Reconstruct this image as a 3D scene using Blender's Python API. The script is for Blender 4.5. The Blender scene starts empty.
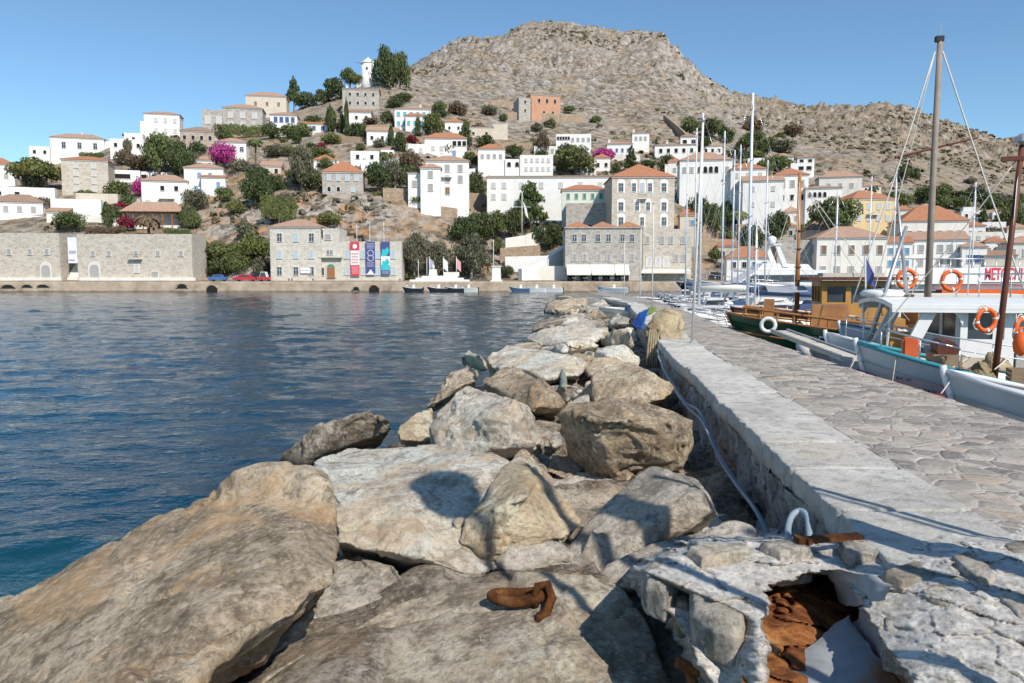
import bpy, bmesh, math, random
import numpy as np
from mathutils import Vector, Matrix, Euler
random.seed(7); RNG = np.random.default_rng(7)
scene = bpy.context.scene
COL = scene.collection
PI = math.pi
# ------------------------------------------------------------------ camera
F = 760.0; CX = 512.0; CY = 341.5; HORIZON = 277.5; EYE = 3.2
TH = math.atan((CY - HORIZON) / F); CT, ST = math.cos(TH), math.sin(TH)
cd = bpy.data.cameras.new('camera'); cam = bpy.data.objects.new('camera', cd); COL.objects.link(cam)
cd.sensor_width = 36; cd.lens = F / 1024 * 36; cd.clip_start = 0.05; cd.clip_end = 20000
cam.location = (0, 0, EYE); cam.rotation_euler = (PI / 2 - TH, 0, 0)
scene.camera = cam
def ray(px, py):
    u = (px - CX) / F; v = (CY - py) / F
    return u, CT + v * ST, -ST + v * CT
def P(px, py, Y):                     # the point at depth Y seen at this place in the photograph
    x, y, z = ray(px, py); k = Y / y
    return Vector((x * k, Y, EYE + z * k))
def G(px, py, z):                     # the point at height z
    x, y, d = ray(px, py); k = (z - EYE) / d
    return Vector((x * k, y * k, z))
# ------------------------------------------------------------------ sun and sky
SUN_EL = math.radians(43); SUN_AZ = math.radians(30)      # shadows run away from the camera, to the left
SD = Vector((-math.sin(SUN_AZ) * math.cos(SUN_EL), math.cos(SUN_AZ) * math.cos(SUN_EL), -math.sin(SUN_EL)))
sl = bpy.data.lights.new('sun', 'SUN'); sl.energy = 5.0; sl.angle = math.radians(0.5); sl.color = (1.0, 0.935, 0.835)
so = bpy.data.objects.new('sun', sl); COL.objects.link(so); so.rotation_euler = SD.to_track_quat('-Z', 'Y').to_euler()
so.location = (20, -30, 40)
w = bpy.data.worlds.new('World'); scene.world = w; w.use_nodes = True
nt = w.node_tree; bgn = nt.nodes['Background']; sky = nt.nodes.new('ShaderNodeTexSky')
sky.sky_type = 'NISHITA'; sky.sun_disc = False; sky.sun_elevation = SUN_EL; sky.sun_rotation = math.radians(180 - 30)
sky.air_density = 0.85; sky.dust_density = 0.0; sky.ozone_density = 2.6; sky.altitude = 0
tint = nt.nodes.new('ShaderNodeMixRGB'); tint.blend_type = 'MULTIPLY'; tint.inputs[0].default_value = 1; tint.inputs[2].default_value = (.84, 1.0, 1.0, 1)
nt.links.new(sky.outputs[0], tint.inputs[1]); nt.links.new(tint.outputs[0], bgn.inputs[0]); bgn.inputs[1].default_value = 0.15
scene.view_settings.view_transform = 'Standard'; scene.view_settings.look = 'None'; scene.view_settings.exposure = 0
scene.cycles.max_bounces = 6; scene.cycles.diffuse_bounces = 2; scene.cycles.glossy_bounces = 3
# ------------------------------------------------------------------ numpy noise
def _hash(ix, iy, iz, seed):
    h = (ix.astype(np.int64) * 374761393 + iy.astype(np.int64) * 668265263 + iz.astype(np.int64) * 2147483647 + seed * 974711)
    h = (h ^ (h >> 13)) * 1274126177; h = h & 0xffffffff
    h = (h ^ (h >> 16)) * 2246822519; h = h & 0xffffffff
    return ((h ^ (h >> 15)) & 0xffffff) / float(0xffffff)
def vnoise(p, seed=0):                # value noise in -1..1
    i = np.floor(p).astype(np.int64); f = p - i; f = f * f * f * (f * (f * 6 - 15) + 10)
    r = 0
    for dx in (0, 1):
        wx = f[:, 0] if dx else 1 - f[:, 0]
        for dy in (0, 1):
            wy = f[:, 1] if dy else 1 - f[:, 1]
            for dz in (0, 1):
                wz = f[:, 2] if dz else 1 - f[:, 2]
                r = r + wx * wy * wz * _hash(i[:, 0] + dx, i[:, 1] + dy, i[:, 2] + dz, seed)
    return r * 2 - 1
def fbm(p, oct=4, seed=0, gain=.5, ridged=False):
    a, s, t = 1., 0., 0.; q = p.copy()
    for o in range(oct):
        n = vnoise(q, seed + o * 17)
        if ridged: n = 1 - 2 * np.abs(n)
        s = s + a * n; t += a; a *= gain
        q = q * 2.03 + 13.7
    return s / t
def cell(p, seed=0, tilted=False):                  # random value of the nearest cell, and the distance to it
    i = np.floor(p).astype(np.int64); best = np.full(len(p), 9e9); val = np.zeros(len(p)); tilt = np.zeros(len(p))
    for dx in (-1, 0, 1):
        for dy in (-1, 0, 1):
            for dz in (-1, 0, 1):
                a, b, c = i[:, 0] + dx, i[:, 1] + dy, i[:, 2] + dz
                qx = a + _hash(a, b, c, seed + 1); qy = b + _hash(a, b, c, seed + 2); qz = c + _hash(a, b, c, seed + 3)
                d = (qx - p[:, 0]) ** 2 + (qy - p[:, 1]) ** 2 + (qz - p[:, 2]) ** 2
                m = d < best; best[m] = d[m]; val[m] = _hash(a, b, c, seed + 4)[m]
                tilt[m] = (((p[:, 0] - qx) * (_hash(a, b, c, seed + 5) - .5) + (p[:, 1] - qy) * (_hash(a, b, c, seed + 6) - .5) + (p[:, 2] - qz) * (_hash(a, b, c, seed + 7) - .5)) * 2)[m]
    return (val * 2 - 1, np.sqrt(best), tilt) if tilted else (val * 2 - 1, np.sqrt(best))
# ------------------------------------------------------------------ materials
class N:
    def __init__(s, name):
        s.m = bpy.data.materials.new(name); s.m.use_nodes = True; s.t = s.m.node_tree
        s.b = s.t.nodes['Principled BSDF']
    def n(s, kind, **kw):
        x = s.t.nodes.new('ShaderNode' + kind)
        for k, v in kw.items():
            if k in x.inputs: x.inputs[k].default_value = v
            else: setattr(x, k, v)
        return x
    def l(s, a, b): s.t.links.new(a, b)
    def coord(s, which='Object'): return s.n('TexCoord').outputs[which]
    def mapping(s, v, scale=(1, 1, 1), rot=(0, 0, 0)):
        m = s.n('Mapping'); m.inputs['Scale'].default_value = scale; m.inputs['Rotation'].default_value = rot; s.l(v, m.inputs[0]); return m.outputs[0]
    def noise(s, v, scale, detail=6, rough=.6, dist=0.):
        x = s.n('TexNoise'); x.inputs['Scale'].default_value = scale; x.inputs['Detail'].default_value = detail
        x.inputs['Roughness'].default_value = rough; x.inputs['Distortion'].default_value = dist
        if v is not None: s.l(v, x.inputs['Vector'])
        return x.outputs['Fac']
    def vor(s, v, scale, feature='F1', out='Distance', rnd=1.):
        x = s.n('TexVoronoi', feature=feature); x.inputs['Scale'].default_value = scale; x.inputs['Randomness'].default_value = rnd
        s.l(v, x.inputs['Vector']); return x.outputs[out]
    def ramp(s, f, stops, interp='LINEAR'):
        r = s.n('ValToRGB'); c = r.color_ramp; c.interpolation = interp
        while len(c.elements) < len(stops): c.elements.new(.5)
        for e, (p, k) in zip(c.elements, stops):
            e.position = p; e.color = (k, k, k, 1) if isinstance(k, (int, float)) else (*k, 1)
        s.l(f, r.inputs[0]); return r.outputs[0]
    def mix(s, f, a, b, mode='MIX'):
        x = s.n('MixRGB', blend_type=mode)
        for i, v in enumerate((f, a, b)):
            if hasattr(v, 'is_linked') or hasattr(v, 'links'): s.l(v, x.inputs[i])
            elif i == 0: x.inputs[0].default_value = v
            else: x.inputs[i].default_value = (*v, 1) if len(v) == 3 else v
        return x.outputs[0]
    def math(s, op, a, b=0.):
        x = s.n('Math', operation=op)
        for i, v in enumerate((a, b)):
            if hasattr(v, 'links'): s.l(v, x.inputs[i])
            else: x.inputs[i].default_value = v
        return x.outputs[0]
    def bump(s, h, strength=.5, dist=.05, prev=None):
        b = s.n('Bump'); b.inputs['Strength'].default_value = strength; b.inputs['Distance'].default_value = dist
        s.l(h, b.inputs['Height'])
        if prev is not None: s.l(prev, b.inputs['Normal'])
        return b.outputs[0]
    def out(s, color=None, rough=.8, normal=None, metal=0., spec=.3):
        if color is not None:
            if hasattr(color, 'links'): s.l(color, s.b.inputs['Base Color'])
            else: s.b.inputs['Base Color'].default_value = (*color, 1)
        if hasattr(rough, 'links'): s.l(rough, s.b.inputs['Roughness'])
        else: s.b.inputs['Roughness'].default_value = rough
        s.b.inputs['Metallic'].default_value = metal; s.b.inputs['Specular IOR Level'].default_value = spec
        if normal is not None: s.l(normal, s.b.inputs['Normal'])
        return s.m
def sc(c, k): return tuple(min(1, x * k) for x in c)
def paint(name, c, var=.12, scale=3., rough=.6, grime=.0, bump=.0, metal=0., spec=.3):
    """a plain coat with uneven tone, and grime in patches if asked"""
    a = N(name); v = a.coord()
    f = a.noise(v, scale, 6, .6); col = a.ramp(f, [(.3, sc(c, 1 - var)), (.7, sc(c, 1 + var * .6))])
    if grime:
        g = a.ramp(a.noise(a.mapping(v, (1.6, 1.6, .5)), scale * .7, 7, .7), [(.5, 0.), (.78, 1.)])
        col = a.mix(a.math('MULTIPLY', g, grime), col, sc((c[0] * .55, c[1] * .48, c[2] * .4), 1))
    nb = a.bump(a.noise(v, scale * 6, 5), .5, bump) if bump else None
    return a.out(col, rough, nb, metal, spec)
def masonry(name, c, mortar, scale=2.2, var=.3, bump=.04, k=(1, 1, 1.7)):
    a = N(name); v = a.coord(); vm = a.mapping(v, k)
    vw = a.n('VectorMath', operation='ADD'); nn = a.n('TexNoise'); nn.inputs['Scale'].default_value = 2.; a.l(v, nn.inputs['Vector'])
    sm = a.n('VectorMath', operation='SCALE'); sm.inputs['Scale'].default_value = .25; a.l(nn.outputs['Color'], sm.inputs[0]); a.l(vm, vw.inputs[0]); a.l(sm.outputs[0], vw.inputs[1])
    e = a.vor(vw.outputs[0], scale, 'DISTANCE_TO_EDGE'); cc = a.vor(vw.outputs[0], scale, 'F1', 'Color')
    bw = a.n('RGBToBW'); a.l(cc, bw.inputs[0])
    col = a.ramp(bw.outputs[0], [(.15, sc(c, 1 - var)), (.5, c), (.85, sc(c, 1 + var * .8))])
    col = a.mix(a.ramp(a.noise(v, .35, 6, .65), [(.35, .0), (.7, .45)]), col, sc((c[0] * .75, c[1] * .66, c[2] * .55), 1))
    j = a.ramp(e, [(.02, 1.), (.09, 0.)]); col = a.mix(j, col, mortar)
    h = a.math('ADD', a.ramp(e, [(.0, 0.), (.12, 1.)]), a.noise(v, 14, 5))
    return a.out(col, .9, a.bump(h, .7, bump), 0, .15)
M = {}
M['white'] = paint('white_wash', (.80, .785, .75), .07, .5, .85, .25, .0)
M['white2'] = paint('warm_white_wash', (.76, .72, .65), .07, .5, .85, .35)
M['white3'] = paint('old_white_wash', (.68, .65, .60), .10, .6, .85, .5)
M['cream'] = paint('cream_render', (.62, .55, .45), .10, .5, .9, .4)
M['yellow'] = paint('ochre_render', (.68, .53, .30), .08, .5, .9, .25)
M['orange'] = paint('orange_render', (.55, .30, .19), .10, .5, .9, .3)
M['mint'] = paint('pale_green_render', (.62, .66, .56), .07, .5, .9, .2)
M['beige'] = masonry('beige_stone_wall', (.54, .485, .41), (.61, .555, .475), 1.1, .16)
M['pinkstone'] = masonry('pinkish_stone_wall', (.44, .34, .27), (.55, .46, .38), 1.1, .2)
M['greystone'] = masonry('grey_stone_wall', (.43, .40, .36), (.50, .465, .42), 1.1, .2)
M['museum'] = masonry('pale_stone_wall', (.60, .56, .49), (.66, .62, .55), 1.2, .12)
M['quaystone'] = masonry('quay_stone', (.40, .32, .235), (.34, .27, .2), .8, .3)
M['terrace'] = masonry('terrace_stone', (.42, .32, .23), (.30, .23, .17), 1.6, .3)
def tiles(name, c):
    a = N(name); v = a.coord(); wv = a.n('TexWave', wave_type='BANDS', bands_direction='X'); wv.inputs['Scale'].default_value = 1.6
    wv.inputs['Distortion'].default_value = .4; a.l(v, wv.inputs['Vector'])
    f = a.noise(v, 1.6, 8, .7); col = a.ramp(f, [(.25, sc(c, .62)), (.5, c), (.75, (c[0] * 1.1, c[1] * 1.25, c[2] * 1.35))])
    col = a.mix(a.ramp(wv.outputs[0], [(.0, .35), (.4, 0.)]), col, sc(c, .45))
    col = a.mix(a.ramp(a.vor(v, 3.2, 'F1', 'Color'), [(.3, 0.), (.9, .35)]), col, (c[0] * .9, c[1] * 1.1, c[2] * 1.2))
    return a.out(col, .9, a.bump(wv.outputs[0], .6, .08), 0, .15)
M['tile'] = tiles('terracotta_tiles', (.47, .205, .115)); M['tile2'] = tiles('faded_terracotta_tiles', (.47, .29, .205)); M['tile3'] = tiles('brown_tiles', (.36, .23, .165))
M['flatroof'] = paint('roof_screed', (.55, .52, .48), .1, 1, .9, .3)
M['glass'] = paint('window_glass', (.055, .065, .08), .3, 2, .15, spec=.5)
M['frame'] = paint('window_paint', (.72, .71, .68), .08, 3, .6)
M['shut_blue'] = paint('blue_shutter_paint', (.17, .34, .55), .12, 3, .6)
M['shut_pale'] = paint('pale_blue_shutter_paint', (.50, .58, .62), .08, 3, .6)
M['shut_turq'] = paint('turquoise_shutter_paint', (.10, .46, .58), .1, 3, .6)
M['shut_green'] = paint('green_shutter_paint', (.10, .27, .20), .1, 3, .6)
M['shut_white'] = paint('white_shutter_paint', (.60, .585, .55), .08, 3, .6)
M['shut_grey'] = paint('grey_shutter_paint', (.40, .38, .36), .1, 3, .6)
M['shut_brown'] = paint('brown_shutter_paint', (.24, .16, .11), .15, 3, .6)
M['shut_navy'] = paint('navy_shutter_paint', (.06, .11, .25), .15, 3, .6)
M['door'] = paint('brown_door_wood', (.33, .15, .07), .2, 4, .6)
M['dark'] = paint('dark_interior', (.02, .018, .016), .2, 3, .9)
M['canvas'] = paint('cream_canvas', (.74, .70, .62), .06, 2, .9)
M['metal'] = paint('grey_metal', (.45, .46, .47), .1, 4, .4, metal=.6)
M['alu'] = paint('mast_aluminium', (.72, .73, .74), .06, 3, .4, metal=.1)
M['black'] = paint('black_rubber', (.02, .02, .022), .3, 5, .6)
M['rope'] = paint('pale_rope', (.58, .55, .48), .15, 12, .9)
# ------------------------------------------------------------------ mesh building
class MB:
    def __init__(s): s.v = []; s.f = []
    def add(s, vs, fs):
        o = len(s.v); s.v += [tuple(x) for x in vs]; s.f += [tuple(i + o for i in f) for f in fs]; return s
    def box(s, c, d, rz=0., top=None, taper=1.):
        x, y, z = d[0] / 2, d[1] / 2, d[2] / 2; k = taper
        vs = [(-x, -y, -z), (x, -y, -z), (x, y, -z), (-x, y, -z), (-x * k, -y * k, z), (x * k, -y * k, z), (x * k, y * k, z), (-x * k, y * k, z)]
        cr, sr = math.cos(rz), math.sin(rz)
        vs = [(c[0] + a * cr - b * sr, c[1] + a * sr + b * cr, c[2] + h) for a, b, h in vs]
        return s.add(vs, [(0, 3, 2, 1), (4, 5, 6, 7), (0, 1, 5, 4), (1, 2, 6, 5), (2, 3, 7, 6), (3, 0, 4, 7)])
    def tube(s, pts, r, n=6, r2=None, caps=True):
        pts = [Vector(p) for p in pts]; m = len(pts); rings = []
        for i, p in enumerate(pts):
            t = (pts[min(i + 1, m - 1)] - pts[max(i - 1, 0)]).normalized()
            a = t.orthogonal() if abs(t.z) > .9 else Vector((0, 0, 1)).cross(t)
            a.normalize(); b = t.cross(a); rr = r if r2 is None else r + (r2 - r) * i / (m - 1)
            if isinstance(r, (list, tuple)): rr = r[i]
            rings.append([p + a * (rr * math.cos(k * 2 * PI / n)) + b * (rr * math.sin(k * 2 * PI / n)) for k in range(n)])
        vs = [v for q in rings for v in q]; fs = []
        for i in range(m - 1):
            for k in range(n):
                fs.append((i * n + k, i * n + (k + 1) % n, (i + 1) * n + (k + 1) % n, (i + 1) * n + k))
        if caps: fs += [tuple(range(n))[::-1], tuple((m - 1) * n + k for k in range(n))]
        return s.add(vs, fs)
    def lathe(s, prof, n=12, c=(0, 0, 0)):
        vs = [(c[0] + r * math.cos(k * 2 * PI / n), c[1] + r * math.sin(k * 2 * PI / n), c[2] + z) for r, z in prof for k in range(n)]; fs = []
        for i in range(len(prof) - 1):
            for k in range(n): fs.append((i * n + k, i * n + (k + 1) % n, (i + 1) * n + (k + 1) % n, (i + 1) * n + k))
        fs += [tuple(range(n))[::-1], tuple((len(prof) - 1) * n + k for k in range(n))]
        return s.add(vs, fs)
    def prism(s, poly, y0, y1):       # poly in x,z, extruded along y
        n = len(poly); vs = [(x, y0, z) for x, z in poly] + [(x, y1, z) for x, z in poly]
        return s.add(vs, [tuple(range(n)), tuple(range(n, 2 * n))[::-1]] + [(i, n + i, n + (i + 1) % n, (i + 1) % n) for i in range(n)])
    def slab(s, poly, z0, z1):        # poly in x,y
        n = len(poly); vs = [(x, y, z0) for x, y in poly] + [(x, y, z1) for x, y in poly]
        return s.add(vs, [tuple(range(n))[::-1], tuple(range(n, 2 * n))] + [(i, (i + 1) % n, n + (i + 1) % n, n + i) for i in range(n)])
    def torus(s, c, R, r, n=24, m=8, axis='y', a0=0., a1=2 * PI):
        full = abs(a1 - a0 - 2 * PI) < 1e-4; cnt = n if full else n + 1; vs = []
        for i in range(cnt):
            a = a0 + (a1 - a0) * i / n
            for k in range(m):
                b = 2 * PI * k / m; q = R + r * math.cos(b); h = r * math.sin(b)
                x, y, z = q * math.cos(a), h, q * math.sin(a)
                if axis == 'z': y, z = z, y
                if axis == 'x': x, y = y, x
                vs.append((c[0] + x, c[1] + y, c[2] + z))
        fs = [(i * m + k, ((i + 1) % cnt) * m + k, ((i + 1) % cnt) * m + (k + 1) % m, i * m + (k + 1) % m) for i in range(n) for k in range(m)]
        return s.add(vs, fs)
    def mesh(s, name):
        me = bpy.data.meshes.new(name); me.from_pydata(s.v, [], s.f)
        bm = bmesh.new(); bm.from_mesh(me); bmesh.ops.recalc_face_normals(bm, faces=bm.faces); bm.to_mesh(me); bm.free(); return me
    def build(s, name, m, parent=None, smooth=False, loc=None, bevel=0.):
        me = s.mesh(name)
        if bevel:
            bm = bmesh.new(); bm.from_mesh(me); bmesh.ops.bevel(bm, geom=bm.edges[:], offset=bevel, segments=2, affect='EDGES', clamp_overlap=True); bm.to_mesh(me); bm.free()
        return link(name, me, m, parent, smooth, loc)
def link(name, me, m, parent=None, smooth=False, loc=None):
    if m is not None and not me.materials: me.materials.append(M[m] if isinstance(m, str) else m)
    if smooth: me.polygons.foreach_set('use_smooth', [True] * len(me.polygons))
    o = bpy.data.objects.new(name, me); COL.objects.link(o); o.parent = parent
    if loc is not None: o.location = loc
    return o
def tag(o, label=None, cat=None, group=None, kind=None):
    if label: o['label'] = label
    if cat: o['category'] = cat
    if group: o['group'] = group
    if kind: o['kind'] = kind
    return o
def thing(name, label, cat, loc=(0, 0, 0), rz=0., group=None):
    o = bpy.data.objects.new(name, None); COL.objects.link(o); o.empty_display_size = .3
    o.location = loc; o.rotation_euler = (0, 0, rz); return tag(o, label, cat, group)
def copy_tree(o, parent=None):
    c = o.copy(); COL.objects.link(c); c.parent = parent
    for ch in [x for x in o.children]: copy_tree(ch, c)
    return c
def grid_mesh(name, V, nr, nc, m, parent=None, smooth=True):
    me = bpy.data.meshes.new(name); idx = np.arange(nr * nc).reshape(nr, nc)
    q = np.stack([idx[:-1, :-1], idx[:-1, 1:], idx[1:, 1:], idx[1:, :-1]], -1).reshape(-1, 4)
    me.vertices.add(len(V)); me.vertices.foreach_set('co', V.astype(np.float32).ravel())
    me.loops.add(q.size); me.loops.foreach_set('vertex_index', q.ravel().astype(np.int32))
    me.polygons.add(len(q)); me.polygons.foreach_set('loop_start', np.arange(0, q.size, 4, dtype=np.int32))
    me.update(calc_edges=True); me.validate()
    return link(name, me, m, parent, smooth)
# ------------------------------------------------------------------ the lie of the land: height of the ground seen in column px at distance D
D = [167.5, 176, 188, 205, 230, 260, 300, 360, 450, 600, 760, 1000, 1500]
TAB = {
 -900: [282, 274, 262, 250, 240, 232, 238, 250, 258, 262, 266, 270, 274],
 -300: [282, 278, 240, 222, 200, 186, 190, 215, 240, 255, 262, 268, 272],
 0:   [281, 279, 234, 216, 190, 172, 174, 205, 235, 255, 262, 268, 272],
 60:  [281, 279, 234, 214, 190, 170, 159, 185, 225, 250, 262, 268, 272],
 120: [281, 279, 236, 222, 192, 160, 141, 170, 220, 250, 260, 268, 272],
 165: [281, 279, 242, 224, 190, 158, 138, 160, 218, 250, 260, 268, 272],
 200: [281, 280, 247, 212, 184, 157, 134, 150, 215, 250, 260, 268, 272],
 245: [281, 280, 243, 206, 178, 152, 131, 117, 190, 245, 260, 268, 272],
 290: [281, 280, 238, 197, 178, 150, 128, 112, 165, 235, 258, 266, 272],
 330: [281, 280, 232, 194, 176, 150, 122, 97, 130, 220, 250, 264, 272],
 360: [281, 280, 230, 195, 177, 150, 121, 86, 105, 180, 235, 262, 272],
 385: [281, 280, 230, 195, 178, 148, 119, 88, 86, 92, 170, 240, 270],
 410: [281, 280, 236, 196, 180, 150, 120, 95, 79, 70, 95, 190, 260],
 430: [281, 280, 240, 202, 184, 153, 126, 103, 80, 59, 66, 130, 230],
 455: [281, 280, 245, 212, 190, 162, 136, 107, 78, 48, 46, 95, 200],
 480: [281, 280, 256, 232, 200, 170, 141, 112, 80, 48, 42, 85, 190],
 500: [281, 280, 262, 236, 202, 170, 142, 115, 82, 50, 38, 75, 180],
 520: [281, 280, 264, 238, 202, 170, 143, 117, 83, 47, 24, 60, 170],
 565: [281, 280, 262, 234, 201, 170, 146, 119, 86, 51, 25, 58, 170],
 600: [281, 280, 258, 228, 199, 172, 149, 122, 89, 55, 30, 60, 170],
 640: [281, 280, 254, 224, 196, 170, 149, 123, 91, 58, 37, 66, 170],
 664: [281, 280, 254, 224, 196, 171, 151, 126, 95, 60, 41, 68, 165],
 672: [281, 280, 254, 224, 196, 171, 151, 126, 97, 68, 52, 76, 165],
 680: [281, 280, 256, 226, 198, 173, 152, 128, 101, 76, 60, 82, 160],
 700: [281, 280, 260, 234, 202, 176, 154, 131, 107, 88, 78, 94, 150],
 722: [281, 280, 264, 242, 207, 180, 157, 136, 115, 101, 96, 106, 140],
 760: [281, 280, 267, 250, 216, 187, 165, 145, 125, 112, 106, 108, 130],
 800: [281, 280, 270, 256, 226, 196, 172, 152, 132, 119, 113, 115, 130],
 845: [281, 281, 273, 260, 234, 208, 182, 157, 135, 120, 114, 118, 130],
 890: [281, 281, 276, 264, 242, 220, 192, 162, 139, 121, 111, 120, 135],
 930: [281, 281, 278, 267, 248, 224, 198, 170, 147, 130, 119, 128, 140],
 965: [281, 281, 278, 269, 250, 227, 202, 176, 156, 142, 132, 138, 145],
 1000: [281, 281, 279, 271, 253, 230, 206, 182, 164, 152, 145, 144, 146],
 1030: [281, 281, 279, 272, 255, 232, 208, 184, 166, 152, 144, 135, 140],
 1100: [281, 281, 279, 272, 255, 232, 208, 184, 160, 140, 122, 108, 120],
 1400: [281, 281, 279, 272, 255, 232, 208, 180, 150, 128, 112, 100, 115],
 1900: [282, 282, 279, 272, 255, 238, 220, 200, 180, 160, 150, 145, 160]}
TPX = np.array(sorted(TAB)); TPY = np.array([TAB[k] for k in sorted(TAB)], float); DA = np.array(D)
def tpy(px, Y):                                     # arrays
    cols = np.array([np.interp(px, TPX, TPY[:, j]) for j in range(len(D))])   # (nD, n)
    j = np.clip(np.searchsorted(DA, Y) - 1, 0, len(D) - 2); t = np.clip((Y - DA[j]) / (DA[j + 1] - DA[j]), 0, 1)
    n = np.arange(len(px)); return cols[j, n] * (1 - t) + cols[j + 1, n] * t
def depth_at(px, py):                               # how far the ground seen at this place is
    Ys = np.linspace(168, 900, 1500); v = tpy(np.full(1500, float(px)), Ys); k = np.argmax(v <= py)
    return float(Ys[k]) if v[k] <= py else float(Ys[np.argmin(v)])
def land():
    pxs = np.concatenate([np.linspace(-900, -60, 60)[:-1], np.linspace(-60, 1090, 640), np.linspace(1090, 1900, 60)[1:]])
    Ys = np.concatenate([np.linspace(167.5, 300, 170), np.linspace(300, 1000, 210)[1:], np.linspace(1000, 1500, 20)[1:]])
    nc, nr = len(pxs), len(Ys); px = np.tile(pxs, nr); Y = np.repeat(Ys, nc)
    py = tpy(px, Y); u = (px - CX) / F; v = (CY - py) / F; k = Y / (CT + v * ST)
    V = np.stack([u * k, Y, EYE + (-ST + v * CT) * k], 1)
    q = V.copy()
    town = np.clip((330 - Y) / 60, 0, 1); start = np.clip((Y - 178) / 12, 0, 1)
    big = fbm(q / 42., 5, 3); rid = fbm(q / 26., 5, 11, .55, True); fine = fbm(q / 6., 4, 23, .6)
    mount = 1 - town
    V[:, 2] += start * (town * (fine * .7 + big * .8) + mount * (big * 4.5 + rid * 3.6 + fine * 2.2) * np.clip((Y - 240) / 250, .25, 1.15))
    # the crag at the right shoulder and the cliff behind the quay are broken rock
    cliff = np.exp(-((px - 320) / 105.) ** 4) * np.exp(-((Y - 190) / 14.) ** 2)
    cv, cdist = cell(q / np.array([7., 7., 4.5]), 5)
    crag = np.exp(-((px - 665) / 32.) ** 2) * np.clip((Y - 420) / 150, 0, 1) * np.clip((900 - Y) / 100, 0, 1)
    V[:, 1] += cliff * (rid * 3.2 + cv * 1.8); V[:, 2] += cliff * (fine * 1.2 + cv * 1.1) * start + (crag + .8 * np.exp(-((px - 800) / 115.) ** 4) * np.exp(-((Y - 735) / 70.) ** 2)) * (rid * 7 + cv * 3)
    tz = V[:, 2] / 15. + big * 1.3 + .6 * rid; st_ = tz - np.floor(tz); V[:, 2] += mount * np.clip((Y - 380) / 150, 0, 1) * np.clip((1000 - Y) / 150, 0, 1) * 5.5 * (st_ ** 3 - .25) * (.35 + .65 * (fbm(q / 90., 3, 55) > -.05))
    cliffm = np.exp(-((px - 305) / 112.) ** 4) * np.exp(-((Y - 190) / 20.) ** 4)
    a = N('dry_hillside'); v = a.coord('Object')
    n1 = a.noise(v, .05, 10, .65); n2 = a.noise(v, .35, 10, .7); n3 = a.noise(v, 1.3, 8, .7)
    rock = a.ramp(n2, [(.36, (.17, .15, .13)), (.5, (.345, .305, .265)), (.64, (.48, .44, .39))])
    earth = a.ramp(n2, [(.36, (.22, .165, .11)), (.52, (.37, .285, .20)), (.68, (.46, .38, .29))])
    col = a.mix(a.ramp(n1, [(.36, 0.), (.56, 1.)]), earth, rock)
    sep = a.n('SeparateXYZ'); a.l(v, sep.inputs[0])
    # nearer slopes are dry earth and orange rock, the mountain bare limestone
    near = a.n('MapRange'); near.inputs[1].default_value = 230; near.inputs[2].default_value = 380; a.l(sep.outputs[1], near.inputs[0])
    low = a.mix(a.ramp(n1, [(.40, 0.), (.62, .8)]), earth, rock)
    org = a.mix(a.ramp(a.noise(v, .11, 8, .6, .4), [(.52, 0.), (.62, .8)]), low, (.47, .27, .13))
    col = a.mix(near.outputs[0], org, col)
    at = a.n('Attribute'); at.attribute_name = 'cliff'; n4 = a.noise(a.mapping(v, (1, 1, .55), (.2, .5, 0)), .55, 10, .72, .6)
    ck = a.ramp(n4, [(.32, (.10, .08, .065)), (.45, (.37, .315, .27)), (.6, (.52, .47, .42)), (.75, (.60, .555, .50))]); ck = a.mix(a.ramp(a.noise(v, .16, 7, .6, .5), [(.49, 0.), (.58, .85)]), ck, (.50, .27, .13)); col = a.mix(at.outputs['Fac'], col, ck)
    east = a.n('MapRange'); east.inputs[1].default_value = 110; east.inputs[2].default_value = 240; a.l(sep.outputs[0], east.inputs[0])
    col = a.mix(a.math('MULTIPLY', a.math('MULTIPLY', east.outputs[0], near.outputs[0]), .6), col, a.mix(.5, earth, (.27, .21, .145)))
    scrub = a.ramp(a.noise(v, .30, 6, .66, .3), [(.48, 0.), (.56, 1.)]); msk = a.ramp(a.noise(v, .03, 8, .65), [(.38, 0.15), (.52, 1.)])
    sm = a.math('MULTIPLY', a.math('MULTIPLY', scrub, msk), a.ramp(n3, [(.3, .2), (.55, .95)]))
    col = a.mix(sm, col, (.095, .085, .055))
    col = a.mix(a.ramp(n3, [(.30, .55), (.48, 0.)]), col, sc((.13, .11, .085), 1))
    gn = a.n('NewGeometry'); sn = a.n('SeparateXYZ'); a.l(gn.outputs['Normal'], sn.inputs[0]); stp = a.ramp(sn.outputs[2], [(.50, 1.), (.78, 0.)]); col = a.mix(a.math('MULTIPLY', a.math('MULTIPLY', stp, near.outputs[0]), .85), col, a.ramp(n2, [(.34, (.20, .18, .16)), (.5, (.42, .385, .35)), (.66, (.56, .525, .485))]))
    nb = a.bump(a.math('ADD', n2, a.math('MULTIPLY', n3, .5)), 1., .9)
    m = a.out(col, .95, nb, 0, .1)
    o = grid_mesh('hillside', V, nr, nc, m); o.data.attributes.new('cliff', 'FLOAT', 'POINT').data.foreach_set('value', cliffm.astype(np.float32)); tag(o, kind='structure')
    return V, px, Y
LV, LPX, LY = land()
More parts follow.
